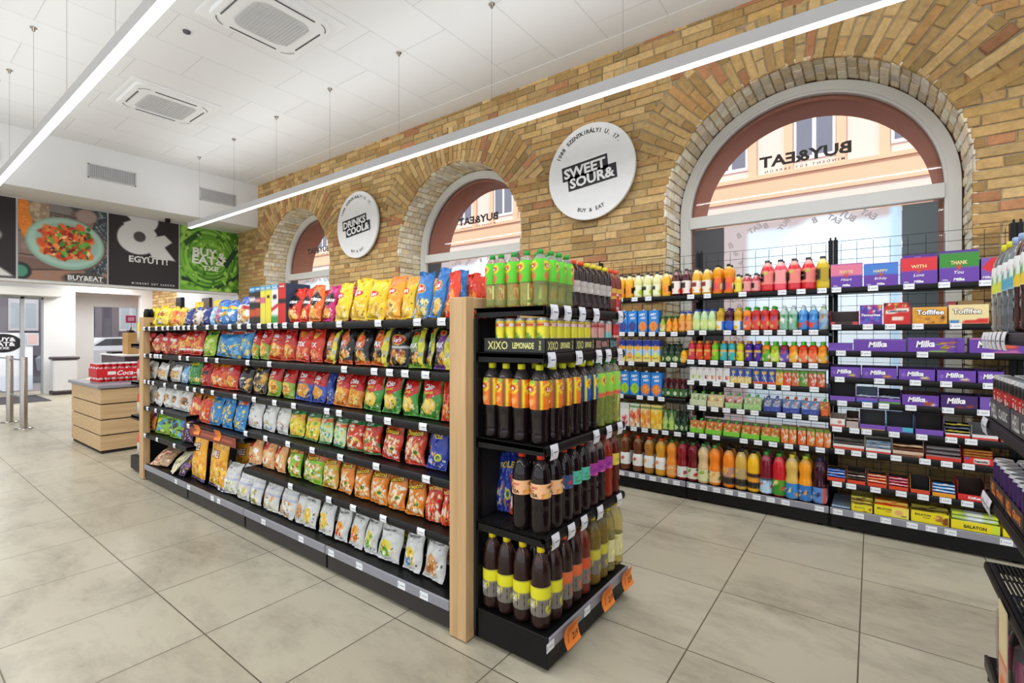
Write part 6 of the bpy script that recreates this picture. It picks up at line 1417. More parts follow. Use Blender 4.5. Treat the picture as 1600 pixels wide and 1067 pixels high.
P_.update({
 'B0': big('#6a3a20', '#d8442a', WL('#c02a2a', '#d8e0c0', '#e04a3a'), (.18, .50), '#a8805a'), 'B1': big('#a8742a', '#d8442a', WL('#e8863a', '#f0a85a'), (.18, .50), '#c8a878'), 'B2': big('#d89a2a', '#d8542a', WL('#e8863a', '#f0a85a', '#e06a2a'), (.18, .50), '#e0b868'),
 'B3': big('#e88a2a', '#4a7a3a', [('bg', '#e8a05a'), ('s', 6, .18, ['#f0b070', '#e0563a', '#f4e0c0'], (.1, .9, .1, .8)), ('e', .4, .85, .2, .12, '#2a3a6a')], (.08, .36), '#f0a84a'), 'B4': big('#8a1a24', '#3a6a3a', [('bg', '#dfe0dc'), ('s', 6, .18, ['#5a8a3a', '#a82a3a', '#c8d0a8'], (.0, .6, .1, .9))], (.08, .36), '#b84a50'),
 'B5': big('#6a141c', '#3a6a3a', [('bg', '#dcdcc8'), ('s', 6, .18, ['#5a8a3a', '#b82a2a', '#c8d890'], (.1, .9, .1, .8)), ('e', .4, .85, .2, .12, '#2a3a6a')], (.08, .36), '#9a3a40'), 'B6': big('#d8bc8a', '#5a9a4a', [('bg', '#d8dca8'), ('s', 6, .18, ['#a8b84a', '#e8e8a0', '#5a8a3a'], (.1, .9, .1, .8)), ('e', .4, .85, .2, .12, '#2a3a6a')], (.08, .36), '#e4d4b0'),
 'B7': big('#f0821f', '#5a9a4a', [('bg', '#f0c890'), ('s', 6, .18, ['#e8a03a', '#5a8a3a', '#f0d8a0'], (.1, .9, .1, .8)), ('e', .4, .85, .2, .12, '#2a3a6a')], (.08, .36), '#f4984a'),
 'B8': big('#ee8420', '#1c1a1c', [('bg', '#b88a7a'), ('s', 5, .18, ['#e8943a', '#f0a850'], (.1, .9, .4, .9)), ('v', 0, .42, '#2a2220')], (.10, .52), '#f4a860', 'cola'), 'B9': big('#d0a84a', '#1c1a1c', [('bg', '#b8a070'), ('v', 0, .40, '#2a2620'), ('s', 3, .10, ['#e8c84a'], (.2, .8, .5, .9))], (.10, .52), '#dcc080', 'cola'), 'B10': big('#f0b81c', '#1c1a1c', [('bg', '#e89a2a'), ('v', 0, .40, '#241f1c'), ('v', .7, 1, '#3a2a1c')], (.10, .46), '#f4cc5a', 'cola'),
 'B11': big('#7a1428', '#3a9a3a', [('bg', '#9ac0e0'), ('s', 5, .16, ['#e8f0f8', '#d83a3a', '#5a9ad8'], (.1, .9, .1, .9)), ('v', .85, 1, '#2a1a20'), ('l', .3, .4, '#b8d8f0')], (.04, .40), '#b05a6a', 'cola', [T('TOPJOY', .5, .5, .14, '#e03a3a', bold=.05, rot=.4, maxw=.8)]), 'B12': big('#c81f2a', '#3a9a3a', [('bg', '#5a9a2a'), ('s', 5, .16, ['#e8e0a0', '#d83a3a', '#f0c84a'], (.1, .9, .1, .9)), ('l', .3, .4, '#3a8a2a')], (.04, .40), '#e05a5a', 'cola', [T('TOPJOY', .5, .5, .14, '#f4ecd8', bold=.05, rot=.4, maxw=.8)]),
 'B13': big('#d8b45a', '#e8dc3a', [('bg', '#3a86c8'), ('s', 5, .16, ['#e8e0c0', '#e8a03a', '#1d3a6a'], (.1, .9, .05, .6))], (.02, .36), '#e8d0a0', 'juice', [T('vitamin', .5, .6, .10, '#fff', maxw=.6)], R=.045, H=.325), 'B14': big('#f09a1c', '#b8d83a', [('bg', '#2f76c0'), ('s', 5, .16, ['#f0a83a', '#e8d8b0', '#1d3a6a'], (.1, .9, .05, .6))], (.02, .36), '#f4b45a', 'juice', [T('vitamin', .5, .6, .10, '#fff', maxw=.6)], R=.045, H=.325), 'B15': big('#3a1424', '#2a2a5a', [('bg', '#5a8ac8'), ('s', 5, .16, ['#2a2a4a', '#e8e0e8', '#4a5a9a'], (.1, .9, .05, .6)), ('u', 0, .25, '#e05a3a')], (.02, .36), '#5a3a4a', 'juice', [T('vitamin', .5, .6, .10, '#fff', maxw=.6)], R=.045, H=.325),
})
LK = {'h_or': 'orange yellow bottle with black cap', 'h_le': 'pale lemon bottle with black cap', 'h_pu': 'dark purple bottle with white label', 'h_am': 'amber bottle with white label', 'h_oo': 'orange bottle with black label', 's_ye': 'small yellow bottle', 's_pk': 'small pink bottle', 'q_re': 'square red bottle', 'q_pk': 'square pink bottle', 'q_ye': 'square yellow bottle',
 'g_gr': 'small green glass juice bottle', 'g_or': 'small orange glass juice bottle', 'b_or': 'orange bottle with blue cap', 'b_pg': 'pale green bottle with blue cap', 'v_ye': 'brown yellow bottle with yellow cap', 'v_pu': 'purple bottle with blue label', 'm_or': 'orange bottle with green cap', 'm_re': 'red bottle with green cap', 'w_gr': 'clear green kids water bottle', 'w_bl': 'blue kids water bottle', 'w_gy': 'grey kids water bottle',
 'd_gr': 'small dark green bottle', 'd_ye': 'small yellow bottle', 'd_re': 'small dark red glass bottle', 'd_cl': 'small clear green bottle', 'k_pk': 'pink sleeved bottle', 'k_re': 'red sleeved bottle', 'k_lg': 'lime sleeved bottle', 'k_te': 'teal sleeved bottle', 'k_ye': 'yellow sleeved bottle', 'k_pu': 'purple sleeved bottle', 'n_og': 'orange green waisted bottle', 'n_gr': 'green waisted bottle', 'n_pr': 'dark red waisted bottle', 'n_or': 'orange waisted bottle', 'n_ro': 'red orange waisted bottle',
 'B0': 'brown apple juice bottle, white label', 'B1': 'amber juice bottle, white label', 'B2': 'yellow juice bottle, white label', 'B3': 'orange bottle with low label', 'B4': 'red bottle with white label', 'B5': 'dark red bottle with leaf label', 'B6': 'beige pear juice bottle', 'B7': 'bright orange bottle, leaf label', 'B8': 'orange bottle with dark label', 'B9': 'pale yellow bottle, dark label', 'B10': 'golden yellow bottle, dark label', 'B11': 'purple bottle, light blue label', 'B12': 'red bottle with green label', 'B13': 'beige bottle with blue label', 'B14': 'orange bottle with blue label', 'B15': 'dark purple bottle, blue label'}
def wall_row(z, items, where, ref='the chocolate bay', Y=WYI, depth=2, dstep=.085, nm='juice_bottle', rev=False):
    its = sorted(items, key=lambda q: -q[0])
    for k, (px, pr) in enumerate(its):
        for d in range(depth):
            lab = '%s, %s from %s, %s' % (LK[pr], ORD[k + 1], ref, where) if d == 0 else '%s behind %s from %s, %s' % (LK[pr].replace(',', ''), ORD[k + 1], ref, where)
            put(P_[pr], nm, (at_y(px, Y), Y + d * dstep, z + .001), .35 + .25 * math.sin(k * 1.7 + d), lab, 'bottle', 'bottles on the ' + where)
wall_row(1.697, [(971, 'h_or'), (984, 'h_or'), (997.5, 'h_le'), (1012, 'h_le'), (1027, 'h_le'), (1041.5, 'h_or'), (1057, 'h_pu'), (1072.6, 'h_pu'), (1088.5, 'h_am'), (1104.5, 'h_am'), (1121.5, 'h_oo'), (1138.6, 'h_oo'), (1153.8, 's_ye'), (1167.5, 's_pk'), (1181.5, 's_pk'), (1199, 'q_re'), (1219.5, 'q_pk'), (1241, 'q_re'), (1263, 'q_re'), (1285.5, 'q_ye')], 'top juice shelf')
wall_row(1.400, [(1088.5, 'b_pg'), (1100.8, 'b_pg'), (1112.8, 'b_pg'), (1126, 'v_ye'), (1140, 'v_pu'), (1153.5, 'v_ye'), (1167.5, 'm_or'), (1181.5, 'm_re'), (1195.5, 'm_re'), (1209.5, 'm_re'), (1225, 'w_gr'), (1239.5, 'w_gr'), (1255, 'w_bl'), (1271, 'w_bl'), (1287, 'w_gy')], 'second juice shelf')
wall_row(1.390, [(1035.5, 'g_gr'), (1045.6, 'g_or'), (1055.5, 'g_or'), (1066, 'b_or'), (1076.7, 'b_or')], 'second shelf of the carton bay', 'the juice bay')
wall_row(1.160, [(1081, 'k_pk'), (1093, 'k_re'), (1105.3, 'k_re'), (1117.6, 'k_lg'), (1130.7, 'k_te'), (1143.6, 'k_te'), (1156.6, 'k_ye'), (1170, 'k_pu'), (1184, 'k_pu'), (1197.5, 'n_og'), (1211.2, 'n_gr'), (1225, 'n_pr'), (1240, 'n_or'), (1255, 'n_ro'), (1270, 'n_ro'), (1285.5, 'n_or')], 'third juice shelf')
wall_row(1.130, [(1040, 'd_gr'), (1049.5, 'd_gr'), (1059.3, 'd_gr'), (1069, 'd_ye')], 'third shelf of the carton bay', 'the juice bay')
wall_row(.834, [(1040, 'd_re'), (1049.3, 'd_re'), (1058.5, 'd_re'), (1067.8, 'd_re')], 'fourth shelf of the carton bay', 'the juice bay')
wall_row(.551, [(1040, 'd_cl'), (1049.5, 'd_cl'), (1059.3, 'd_gr'), (1069, 'd_gr')], 'fifth shelf of the carton bay', 'the juice bay')
wall_row(.151, [(977.5, 'B0'), (997, 'B0'), (1014.6, 'B1'), (1032.6, 'B2'), (1050, 'B3'), (1066.5, 'B4'), (1082.8, 'B5'), (1099.5, 'B6'), (1117, 'B7'), (1139, 'B8'), (1158.3, 'B9'), (1177.7, 'B10'), (1197.2, 'B11'), (1217.3, 'B12'), (1237.5, 'B13'), (1258.5, 'B14'), (1281, 'B15')], 'bottom juice shelf', dstep=.10)

def cartons(z, items, where, ref, h, d=.05, back=True, nm='juice_carton', Y=WYI - .005, straw=False, cap=None, group=None):
    its = sorted(items, key=lambda q: -q[0])
    for k, (px, w_, look, ops, tx) in enumerate(its):
        xa, xb = at_y(px - w_ / 2, Y - d / 2), at_y(px + w_ / 2, Y - d / 2)
        wd = (xb - xa) * .95
        me = carton_mesh(nm, wd, d, h, ops, tx, side=None, n=(9, 16))
        for q in range(2 if back else 1):
            o = link(nm, me, None, ((xa + xb) / 2, Y + q * (d + .006), z + .001))
            if cap and q == 0:
                c = MB(); c.lathe([(.012, 0, cap), (.012, .012, cap), (.0001, .013, cap)], seg=10); part('screw_cap', c, CAPM, o, loc=(0, 0, h - .001))
            if straw and q == 0: part('straw', MB().tube((-wd * .28, -d / 2 - .003, h * .85), (wd * .3, -d / 2 - .003, h * .15), .0022, '#f2f0ea'), PAPER, o)
            tag(o, check(o, ('%s, %s from %s, %s' if q == 0 else '%s behind %s from %s, %s') % (look, ORD[k + 1], ref, where)), 'carton', group or 'cartons on the ' + where)
def hey(f, c): return [('bg', '#2f86d8'), ('v', 0, .42, '#2a7acc'), ('e', .5, .27, .40, .22, f), ('s', 5, .1, [c, f], (.25, .75, .15, .4))], [T('HEY', .5, .82, .10, '#fff', bold=.06, shear=.15, rot=.06, maxw=.75), T('HO', .55, .66, .10, '#fff', bold=.06, shear=.15, rot=.06, maxw=.6)]
JB = 'the juice bay'
cartons(1.390, [(973.6, 14, 'blue grape carton', *hey('#3a3f8a', '#5a5ab0')), (988, 14, 'blue grape carton', *hey('#3a3f8a', '#5a5ab0')), (1004, 15, 'blue peach carton', *hey('#f0963a', '#e8542a')), (1021, 15.5, 'blue peach carton', *hey('#f0963a', '#e8542a'))], 'second shelf of carton bay', JB, .190, cap='#e8eef4')
def mult(g): return [('bg', '#e8c85a'), ('v', .72, 1, '#2a3fa0'), ('v', .30, .55, '#a8cce8'), ('e', .5, .62, .28, .12, '#f0a83a'), ('e', .5, .30, .25, .14, g), ('v', 0, .10, '#e8dca0')], [T('MULTI', .5, .18, .05, '#2a3a7a', maxw=.7)]
cartons(1.130, [(971, 12, 'blue and yellow multivitamin carton', *mult('#f0b84a')), (984, 12.5, 'blue and yellow multivitamin carton', *mult('#f0963a')), (997, 12.8, 'blue and yellow multivitamin carton', *mult('#d8e04a')), (1010.5, 13, 'blue and yellow multivitamin carton', *mult('#e8e060')), (1024, 13, 'blue and yellow multivitamin carton', *mult('#e0e84a'))], 'third carton shelf', JB, .195, cap='#2a3fa0')
cartons(.834, [(976, 15, 'blue lime carton', *hey('#a8d02a', '#5a9a1f')), (991.6, 15.5, 'blue lime carton', *hey('#a8d02a', '#5a9a1f')), (1008.5, 16, 'blue orange carton', *hey('#f0842a', '#f7c070')), (1025.4, 17, 'blue orange carton', *hey('#f0842a', '#f7c070'))], 'fourth carton shelf', JB, .205, cap='#e8eef4')
def fr(c, f1, f2): return [('bg', c), ('s', 14, .17, [f1, f2, f1], (.05, .95, .02, .66)), ('v', .84, .92, '#3a8a3a')], []
cartons(.551, [(976, 14.5, 'white raspberry carton', [('bg', '#ecebe8'), ('s', 6, .15, ['#c8323a', '#e86a6a'], (.2, .8, .05, .4))], []), (991.6, 15.5, 'peach picture carton', *fr('#e8f0d8', '#e0503a', '#f0a060')), (1008.5, 16, 'apricot picture carton', *fr('#f4d8a0', '#f09a2a', '#e8782a')), (1025.4, 17, 'pineapple picture carton', *fr('#f8e080', '#f0b82a', '#e8a01f'))], 'fifth carton shelf', JB, .205, cap='#3a8a3a')
wc = lambda c: ([('bg', '#f0efec'), ('e', .55, .30, .28, .16, c), ('e', .2, .86, .1, .05, '#c02a34')], [])
yb = ([('bg', '#f0d880'), ('v', .45, 1, '#3a5ab8'), ('s', 5, .15, ['#f0a83a', '#f4ecd8'], (.2, .8, .05, .5)), ('e', .5, .75, .2, .12, '#e8c84a')], [])
ob = ([('bg', '#2a4fa8'), ('v', 0, .18, '#e8622a'), ('e', .5, .76, .3, .12, '#f0b83a'), ('e', .5, .42, .28, .16, '#4a9ad8'), ('e', .5, .42, .16, .1, '#e8863a')], [])
def og(c1, c2): return ([('bg', c1), ('s', 12, .15, [c2, '#e8e0c8', c1], (.05, .95, .05, .8)), ('v', .86, 1, '#5a9a3a')], [])
CB = 'the chocolate bay'
cartons(.990, [(1083, 10, 'small white juice box', *wc('#b8cc4a')), (1093, 10, 'small white juice box', *wc('#a8cc3a')), (1103, 10, 'small white juice box', *wc('#b82a2a')), (1113, 10.5, 'small white juice box', *wc('#e8863a')), (1124, 10.5, 'small white juice box', *wc('#e06a3a')), (1135, 11, 'small white juice box', *wc('#e04a3a')),
               (1146.5, 11, 'blue and yellow juice box', *yb), (1157.5, 11, 'blue and yellow juice box', *yb), (1168.5, 11, 'blue and yellow juice box', *yb), (1182, 12, 'navy and orange juice box', *ob), (1194, 12, 'navy and orange juice box', *ob), (1206, 12, 'navy and orange juice box', *ob),
               (1218, 12, 'orange juice box', *og('#f0a02a', '#f4c04a')), (1230.5, 12.5, 'red juice box', *og('#e0482a', '#f0906a')), (1243.3, 13, 'red green juice box', *og('#d8683a', '#6aa84a')), (1256.3, 13, 'green juice box', *og('#5a9a3a', '#e0583a')), (1269.5, 13, 'red striped juice box', *og('#d84a2a', '#f4e8d8')), (1282.8, 13, 'red striped juice box', *og('#d8502a', '#e8c8a0'))], 'fourth juice shelf', CB, .112, d=.04, straw=True)
cartons(.560, [(1226, 12, 'orange fruit drink box', *og('#e8722a', '#f0b050')), (1238.5, 12, 'orange fruit drink box', *og('#e8722a', '#f0b050')), (1253, 13, 'orange fruit drink box', *og('#e0602a', '#f0b050')), (1267, 13, 'orange fruit drink box', *og('#e8722a', '#a8c84a')), (1280.5, 13, 'orange fruit drink box', *og('#e8722a', '#f0b050')), (1293, 11, 'orange fruit drink box', *og('#e8722a', '#f4e0c0'))], 'sixth juice shelf', CB, .125, d=.04, straw=True)

# pouches in shelf boxes
def pouch_mesh(c, acc, cap):
    b = MB(); nu, nv = 9, 12; U, V = np.meshgrid(np.linspace(0, 1, nu), np.linspace(0, 1, nv))
    w_ = .062 * (1 - .12 * (2 * V - 1) ** 2 * 0); t = .016 * np.sin(np.pi * U) ** .6 * np.sin(np.pi * np.clip(V * .9 + .12, 0, 1)) ** .6
    X = (U - .5) * w_; Z = V * .092
    C = paint([('bg', c), ('s', 7, .18, acc, (.1, .9, .1, .85)), ('e', .5, .32, .25, .16, acc[0])], U, V, 5)
    b.grid(np.stack([X, -t, Z], -1), C); b.grid(np.stack([X, t, Z], -1), C * .9, flip=True)
    me = b.mesh('drink_pouch'); me.materials.append(PRINT)
    c_ = MB(); c_.lathe([(.005, .09, '#f0f0ee'), (.005, .098, '#f0f0ee'), (.0085, .098, cap), (.0085, .113, cap), (.0001, .114, cap)], seg=10); cm = c_.mesh('cap'); cm.materials.append(CAPM)
    return me, [('cap', cm)]
P_['po_g'] = pouch_mesh('#b8cc98', ['#e8ecd8', '#8ab05a', '#d8a0a0'], '#5ac83a'); P_['po_p'] = pouch_mesh('#d8c8a0', ['#f0a85a', '#e8ecd8', '#e8d84a'], '#7ac83a'); P_['po_r'] = pouch_mesh('#d8b8a8', ['#c8324a', '#e8ecd8', '#e86a7a'], '#5ac83a')
P_['po_b'] = pouch_mesh('#5a6a98', ['#c8d4e8', '#8a98c0', '#e8c8a0'], '#5a6ab0'); P_['po_c'] = pouch_mesh('#6a88b8', ['#d8e0ec', '#a8b8d8', '#d86a3a'], '#d8522a'); P_['po_o'] = pouch_mesh('#e0782a', ['#f4d8a0', '#e84a2a', '#5aa82f'], '#5ac83a')
def pouch_box(z, pa, pb, pk, n, c, c2, look, pl, group, hgt=.045):
    Y = WYI - .03; xa, xb = at_y(pa, Y) + .003, at_y(pb, Y) - .003
    b = MB(); t = .0015
    U, V = np.meshgrid(np.linspace(0, 1, 12), np.linspace(0, 1, 6))
    b.grid(np.stack([xa + (xb - xa) * U, Y + 0 * U, z + .001 + hgt * V], -1), paint([('bg', c), ('s', 4, .12, [c2], (.1, .9, .2, .8)), ('v', .85, 1, c2)], U, V, 4), smooth=False)
    b.box(xa, xb, Y + .0005, Y + t, z + .001, z + hgt, c); b.box(xa, xb, Y, Y + .16, z + .001, z + .002, c)
    for x in (xa, xb - t): 
        V_ = [(x + dx, y, zz) for dx in (0, t) for y, zz in ((Y, z + .001), (Y + .16, z + .001), (Y + .16, z + .10), (Y, z + hgt))]
        b.add(V_, [(3, 2, 1, 0), (4, 5, 6, 7), (0, 1, 5, 4), (1, 2, 6, 5), (2, 3, 7, 6), (3, 0, 4, 7)], c)
    o = part('shelf_box', b, PAPER); tag(o, check(o, look), 'box', group)
    for i in range(n):
        for d in range(2):
            put(P_[pk], 'drink_pouch', (xa + (xb - xa) * (i + .5) / n, Y + .028 + d * .04, z + .0035), 0, '%s pouch, %s %s' % (('wall side', 'chocolate side')[i] if n == 2 else 'single', 'front row of' if d == 0 else 'rear row of', look), 'pouch', 'pouches in boxes')
for k, (a, b_, pk, c, c2, cn) in enumerate(((1077, 1104, 'po_g', '#c8d0a8', '#e0e4d0', 'pale green'), (1104.5, 1131, 'po_p', '#d8c898', '#ece4c8', 'pale peach'), (1132, 1160, 'po_r', '#a8c888', '#5ab03a', 'pink green'), (1161, 1190, 'po_g', '#a8c888', '#5ab03a', 'bright green'))):
    pouch_box(.785, a, b_, pk, 2, c, c2, '%s shelf box, fifth juice shelf' % cn, 'pouch', 'shelf boxes on the fifth juice shelf')
for k, (a, b_, pk, cn) in enumerate(((1192, 1221, 'po_b', 'navy'), (1222, 1250, 'po_c', 'navy blue and orange'), (1251, 1281, 'po_c', 'blue, red capped'))):
    pouch_box(.785, a, b_, pk, 2, '#3a4a98', '#7a8ac8', '%s shelf box, fifth juice shelf' % cn, 'pouch', 'shelf boxes on the fifth juice shelf', .04)
pouch_box(.785, 1282, 1295, 'po_o', 1, '#e0602a', '#f0a060', 'narrow orange shelf box, fifth juice shelf', 'pouch', 'shelf boxes on the fifth juice shelf', .05)
for k, (a, b_) in enumerate(((1077, 1100), (1101, 1128), (1129, 1156), (1157, 1187), (1188, 1219))):
    pouch_box(.560, a, b_, 'po_o', 2, '#7ac83a', '#a8e05a', 'green box, %s along sixth juice shelf' % ORD[k + 1], 'pouch', 'green shelf boxes on the sixth juice shelf', .038)

# ------------------------------------------------------------------ chocolate bay
def cbox(z, pa, pb, py_top, ops, texts, label, cat='chocolate box', d=.10, name='chocolate_box', m=PAPER, h=None, Y=WY + .02, n=(22, 14), rnd=False, extra=None, group=None, dz=0):
    xa, xb = at_y(pa, Y) + .002, at_y(pb, Y) - .002
    if h is None: h = at_y((pa + pb) / 2, Y, py_top)[1] - z
    me = carton_mesh(name, xb - xa, d, h, ops, texts, side=tuple(paint(ops[:1], np.zeros(1), np.zeros(1))[0]), n=n)
    o = link(name, me, None, ((xa + xb) / 2, Y + d / 2, z + .001 + dz)); tag(o, check(o, label), cat, group); return o
PU = '#6a3fa5'
g1 = 'gift boxes on the top chocolate shelf'
def gift(c, t1, t2): return [('bg', PU), ('v', .52, 1, c), ('e', .5, .52, .07, .09, '#c0502a')], [T(t1, .5, .66, .12, '#f4dca0', bold=.02, maxw=.42), T(t2, .5, .34, .11, '#f4ecf4', bold=.01, shear=.25, maxw=.36), T('Milka', .5, .10, .09, '#fff', bold=.04, shear=.2), T('Milka', .15, .09, .05, '#e0d4f0', bold=.03, shear=.2)]
Z = WZ[2]
cbox(Z[0], 1297.5, 1348, 412, *gift('#e07a98', 'FROM THE', 'Heart'), 'purple gift box with pink upper half, top chocolate shelf', group=g1)
cbox(Z[0], 1349, 1404, 411, *gift('#4a7fd0', 'HAPPY', 'Birthday'), 'purple gift box with blue upper half, top chocolate shelf', group=g1)
cbox(Z[0], 1407, 1465, 402, *gift('#d8323a', 'WITH', 'Love'), 'purple gift box with red upper half, top chocolate shelf', group=g1)
cbox(Z[0], 1467, 1531, 394, *gift('#3a8a34', 'THANK', 'You'), 'purple gift box with green upper half, top chocolate shelf', group=g1)
cbox(Z[0], 1532.5, 1582, 402, [('bg', '#7a55ae'), ('p', [(.0, .55), (.35, 1), (.6, 1), (.6, .2)], '#d8262e')], [T('Milka', .2, .16, .1, '#fff', shear=.2)], 'purple gift box with a red shape next to the water bottles', group=g1)
for a, b_, t, lab in ((1410, 1462, 398, 'red topped gift box'), (1468, 1529, 391, 'green topped gift box')):
    cbox(Z[0], a, b_, t, [('bg', '#5a3494')], [T('Milka', .5, .9, .08, '#b89ad8', shear=.2)], 'taller plain purple box standing behind the %s' % lab, Y=WY + .135, group=g1)
g2 = 'boxes on the second chocolate shelf'
def tray(z, pa, pb, hf, hb, c, ops, texts, label, d=.16, inside='#2c2624', name='display_tray', Y=WY + .012, group=None, bars=None, cside=None, dz=0, slope=.5):
    """open display box: low printed front, sloping sides, tall back"""
    xa, xb = at_y(pa, Y) + .0015, at_y(pb, Y) - .0015
    w_ = xb - xa; t = .0018; b = MB()
    U, V = np.meshgrid(np.linspace(0, 1, 22), np.linspace(0, 1, 10))
    b.grid(np.stack([(U - .5) * w_, 0 * U, V * hf], -1), paint(ops, U, V, 6), smooth=False)
    b.box(-w_ / 2, w_ / 2, .0004, t, 0, hf - .0005, c); b.box(-w_ / 2, w_ / 2, 0.001, d, 0, t, inside)
    b.box(-w_ / 2, w_ / 2, d - t, d, 0, hb, c); b.box(-w_ / 2 + t, w_ / 2 - t, d - t - .001, d - t, t, hb - .001, inside)
    for s in (-1, 1):
        x0, x1 = (-w_ / 2, -w_ / 2 + t) if s < 0 else (w_ / 2 - t, w_ / 2)
        ys = ((0, 0), (d, 0), (d, hb), (d * slope * .5, hb), (d * .12, hf * 1.15), (0, hf))
        n = len(ys); V_ = [(x, y, zz) for x in (x0, x1) for y, zz in ys]
        b.add(V_, [tuple(range(n))[::-1], tuple(range(n, 2 * n))] + [(i, (i + 1) % n, n + (i + 1) % n, n + i) for i in range(n)], cside or c)
        xi = x1 if s < 0 else x0
        b.add([(xi + (-s) * .0004, y, zz) for y, zz in ys], [tuple(range(n))] if s < 0 else [tuple(range(n))[::-1]], inside)
    sf = lambda u, v: np.stack([(np.asarray(u) - .5) * w_, np.full_like(np.asarray(u), -.001), np.asarray(v) * hf], -1)
    for q in texts: put_text(b, sf, *q[:5], asp=w_ / hf, **q[5])
    cx = (xa + xb) / 2
    o = part(name, b, PAPER, loc=(cx, Y, z + .001 + dz)); tag(o, check(o, label), 'display tray', group)
    if bars:
        nb, bh, cols, bl, nr = bars
        for r in range(nr):
            for i in range(nb):
                cc = cols[(i + r) % len(cols)]
                q = MB(); U, V = np.meshgrid(np.linspace(0, 1, 12), np.linspace(0, 1, 5)); L = w_ * .94
                Pz = bh * .9 * V; Py = -.018 * np.sin(np.pi * V) ** .5
                Cc = paint([('bg', cc[0]), ('s', 5, .16, [cc[1]], (.1, .9, .2, .8)), ('v', .40, .62, cc[1]) if len(cc) < 3 else ('u', .3, .7, cc[2])], U, V, i)
                q.grid(np.stack([(U - .5) * L, Py, Pz], -1), Cc); q.grid(np.stack([(U - .5) * L, -Py, Pz], -1), Cc, flip=True)
                bo = part('wrapped_bar', q, PRINT, loc=(cx, Y + .026 + r * .045, z + .004 + dz + i * bh), rot=(-.1, 0, .03 * math.sin(i * 5 + r)))
                tag(bo, check(bo, '%s, %s up and %s deep in the %s' % (bl, ORD[i + 1], ORD[r + 1], ' '.join(label.split(',')[0].split()[:4] if 'box' not in label else label.split(',')[0].split()[:3] + ['load']))), 'wrapped bar', 'wrapped bars in trays')
    return o
tray(Z[1], 1297, 1342, .022, .10, '#c8323a', [('bg', '#c8484a'), ('u', .15, .8, '#3a2c28')], [], 'empty display tray with dark brown inside, second chocolate shelf', inside='#4a3c36', group=g2, slope=.2)
cbox(Z[1], 1343, 1379, 477, [('bg', '#5a3aa0'), ('s', 14, .12, ['#e8a050', '#e8e0f0', '#4a6ac0', '#c03a6a'], (.05, .95, .62, .98)), ('s', 10, .12, ['#3a7ac0', '#a83a7a', '#7a5ac0'], (.05, .95, .02, .36))], [T('Favourites', .5, .50, .13, '#f4f0f8', bold=.04, maxw=.85)], 'purple assorted sweets box, second chocolate shelf', group=g2)
cbox(Z[1], 1380.5, 1423.5, 473, [('bg', '#cf2a26'), ('s', 22, .06, ['#8a5a34', '#e8c05a', '#f0e0c0', '#a83a1c'], (.15, .85, .78, .98)), ('p', [(.08, .50), (.92, .58), (.92, .74), (.08, .66)], '#f0ead8'), ('r', .3, .72, .20, .34, '#efe0d0'), ('p', [(0, 1), (.14, 1), (0, .72)], '#1f2430'), ('p', [(1, 1), (1, .72), (.86, 1)], '#1f2430')], [T('Celebrations', .5, .62, .10, '#3a3f6a', bold=.04, rot=.03, maxw=.72)], 'red assorted sweets carton with white banner, second chocolate shelf', group=g2)
tf = [('bg', '#e09a2c'), ('a', .85, .05, '#e8ac4a'), ('s', 14, .085, ['#4a2a18', '#8a5024', '#e8b050', '#c8863a'], (.08, .92, .06, .40))]
cbox(Z[1], 1425, 1480.5, 480, tf, [T('Toffifee', .52, .70, .28, '#fff', bold=.03, maxw=.82, edge='#5a2f18')], 'orange toffee sweets box, second chocolate shelf', group=g2)
cbox(Z[1], 1482, 1546, 476, [('bg', '#ecd9a0'), ('p', [(.0, 0), (.25, 0), (.25, .20), (0, .22)], '#4a8ac8'), ('p', [(.34, 0), (1, 0), (1, .30), (.34, .14)], '#d8322a')], [T('Toffifee', .46, .66, .26, '#fbf6e6', bold=.03, maxw=.72, edge='#b8763a')], 'cream toffee sweets box, second chocolate shelf', group=g2)
for k in range(5): cbox(Z[1], 1496, 1538, None, [('bg', ('#b08a56', '#c29c64')[k % 2])], [], 'tan carton, %s up in the pile behind the cream box' % ORD[k + 1], h=.029, dz=k * .030, Y=WY + .13, n=(3, 3), group='tan cartons behind the cream box')
for k in range(4): cbox(Z[1], 1480, 1494, None, [('bg', '#b8242a'), ('v', .4, .5, '#e8a0a0')], [], 'small red box, %s up behind the cream box' % ORD[k + 1], h=.036, dz=k * .037, Y=WY + .13, n=(3, 3), group='small red boxes behind the cream box')
g3 = 'long purple boxes on the third chocolate shelf'
MK = lambda u, mw=.36, h=.42: T('Milka', u, .58, h, '#fff', bold=.07, shear=.25, rot=.05, maxw=mw)
cbox(Z[2], 1294, 1332, 536, [('bg', '#6f46ac'), ('v', .1, .3, '#7f58b8')], [], 'short plain purple box, third chocolate shelf', group=g3)
cbox(Z[2], 1333, 1416, 530, [('bg', PU), ('v', .9, 1, '#8a68bc')], [MK(.47)], 'long plain purple box with white script, third chocolate shelf', group=g3)
cbox(Z[2], 1417.5, 1508, 528, [('bg', PU), ('u', .85, .87, '#4f2c86'), ('p', [(.2, 0), (.8, 0), (.6, .16)], '#8ab83a'), ('s', 18, .07, ['#b8742a', '#d8a050', '#6a9a2f', '#8a5024'], (.52, .82, .2, .72)), ('v', .92, 1, '#8a68bc')], [MK(.32, .34)], 'long purple box with hazelnut picture, third chocolate shelf', group=g3)
cbox(Z[2], 1514, 1602, 528, [('bg', PU), ('p', [(.2, 0), (.95, 0), (.85, .2)], '#c86a98'), ('e', .70, .40, .20, .16, '#b8402f'), ('e', .70, .44, .16, .09, '#d8603f'), ('v', .90, 1, '#d88ab0')], [MK(.32, .34)], 'long purple box with red wafer picture, third chocolate shelf', group=g3)
g4 = 'purple bar trays on the fourth chocolate shelf'
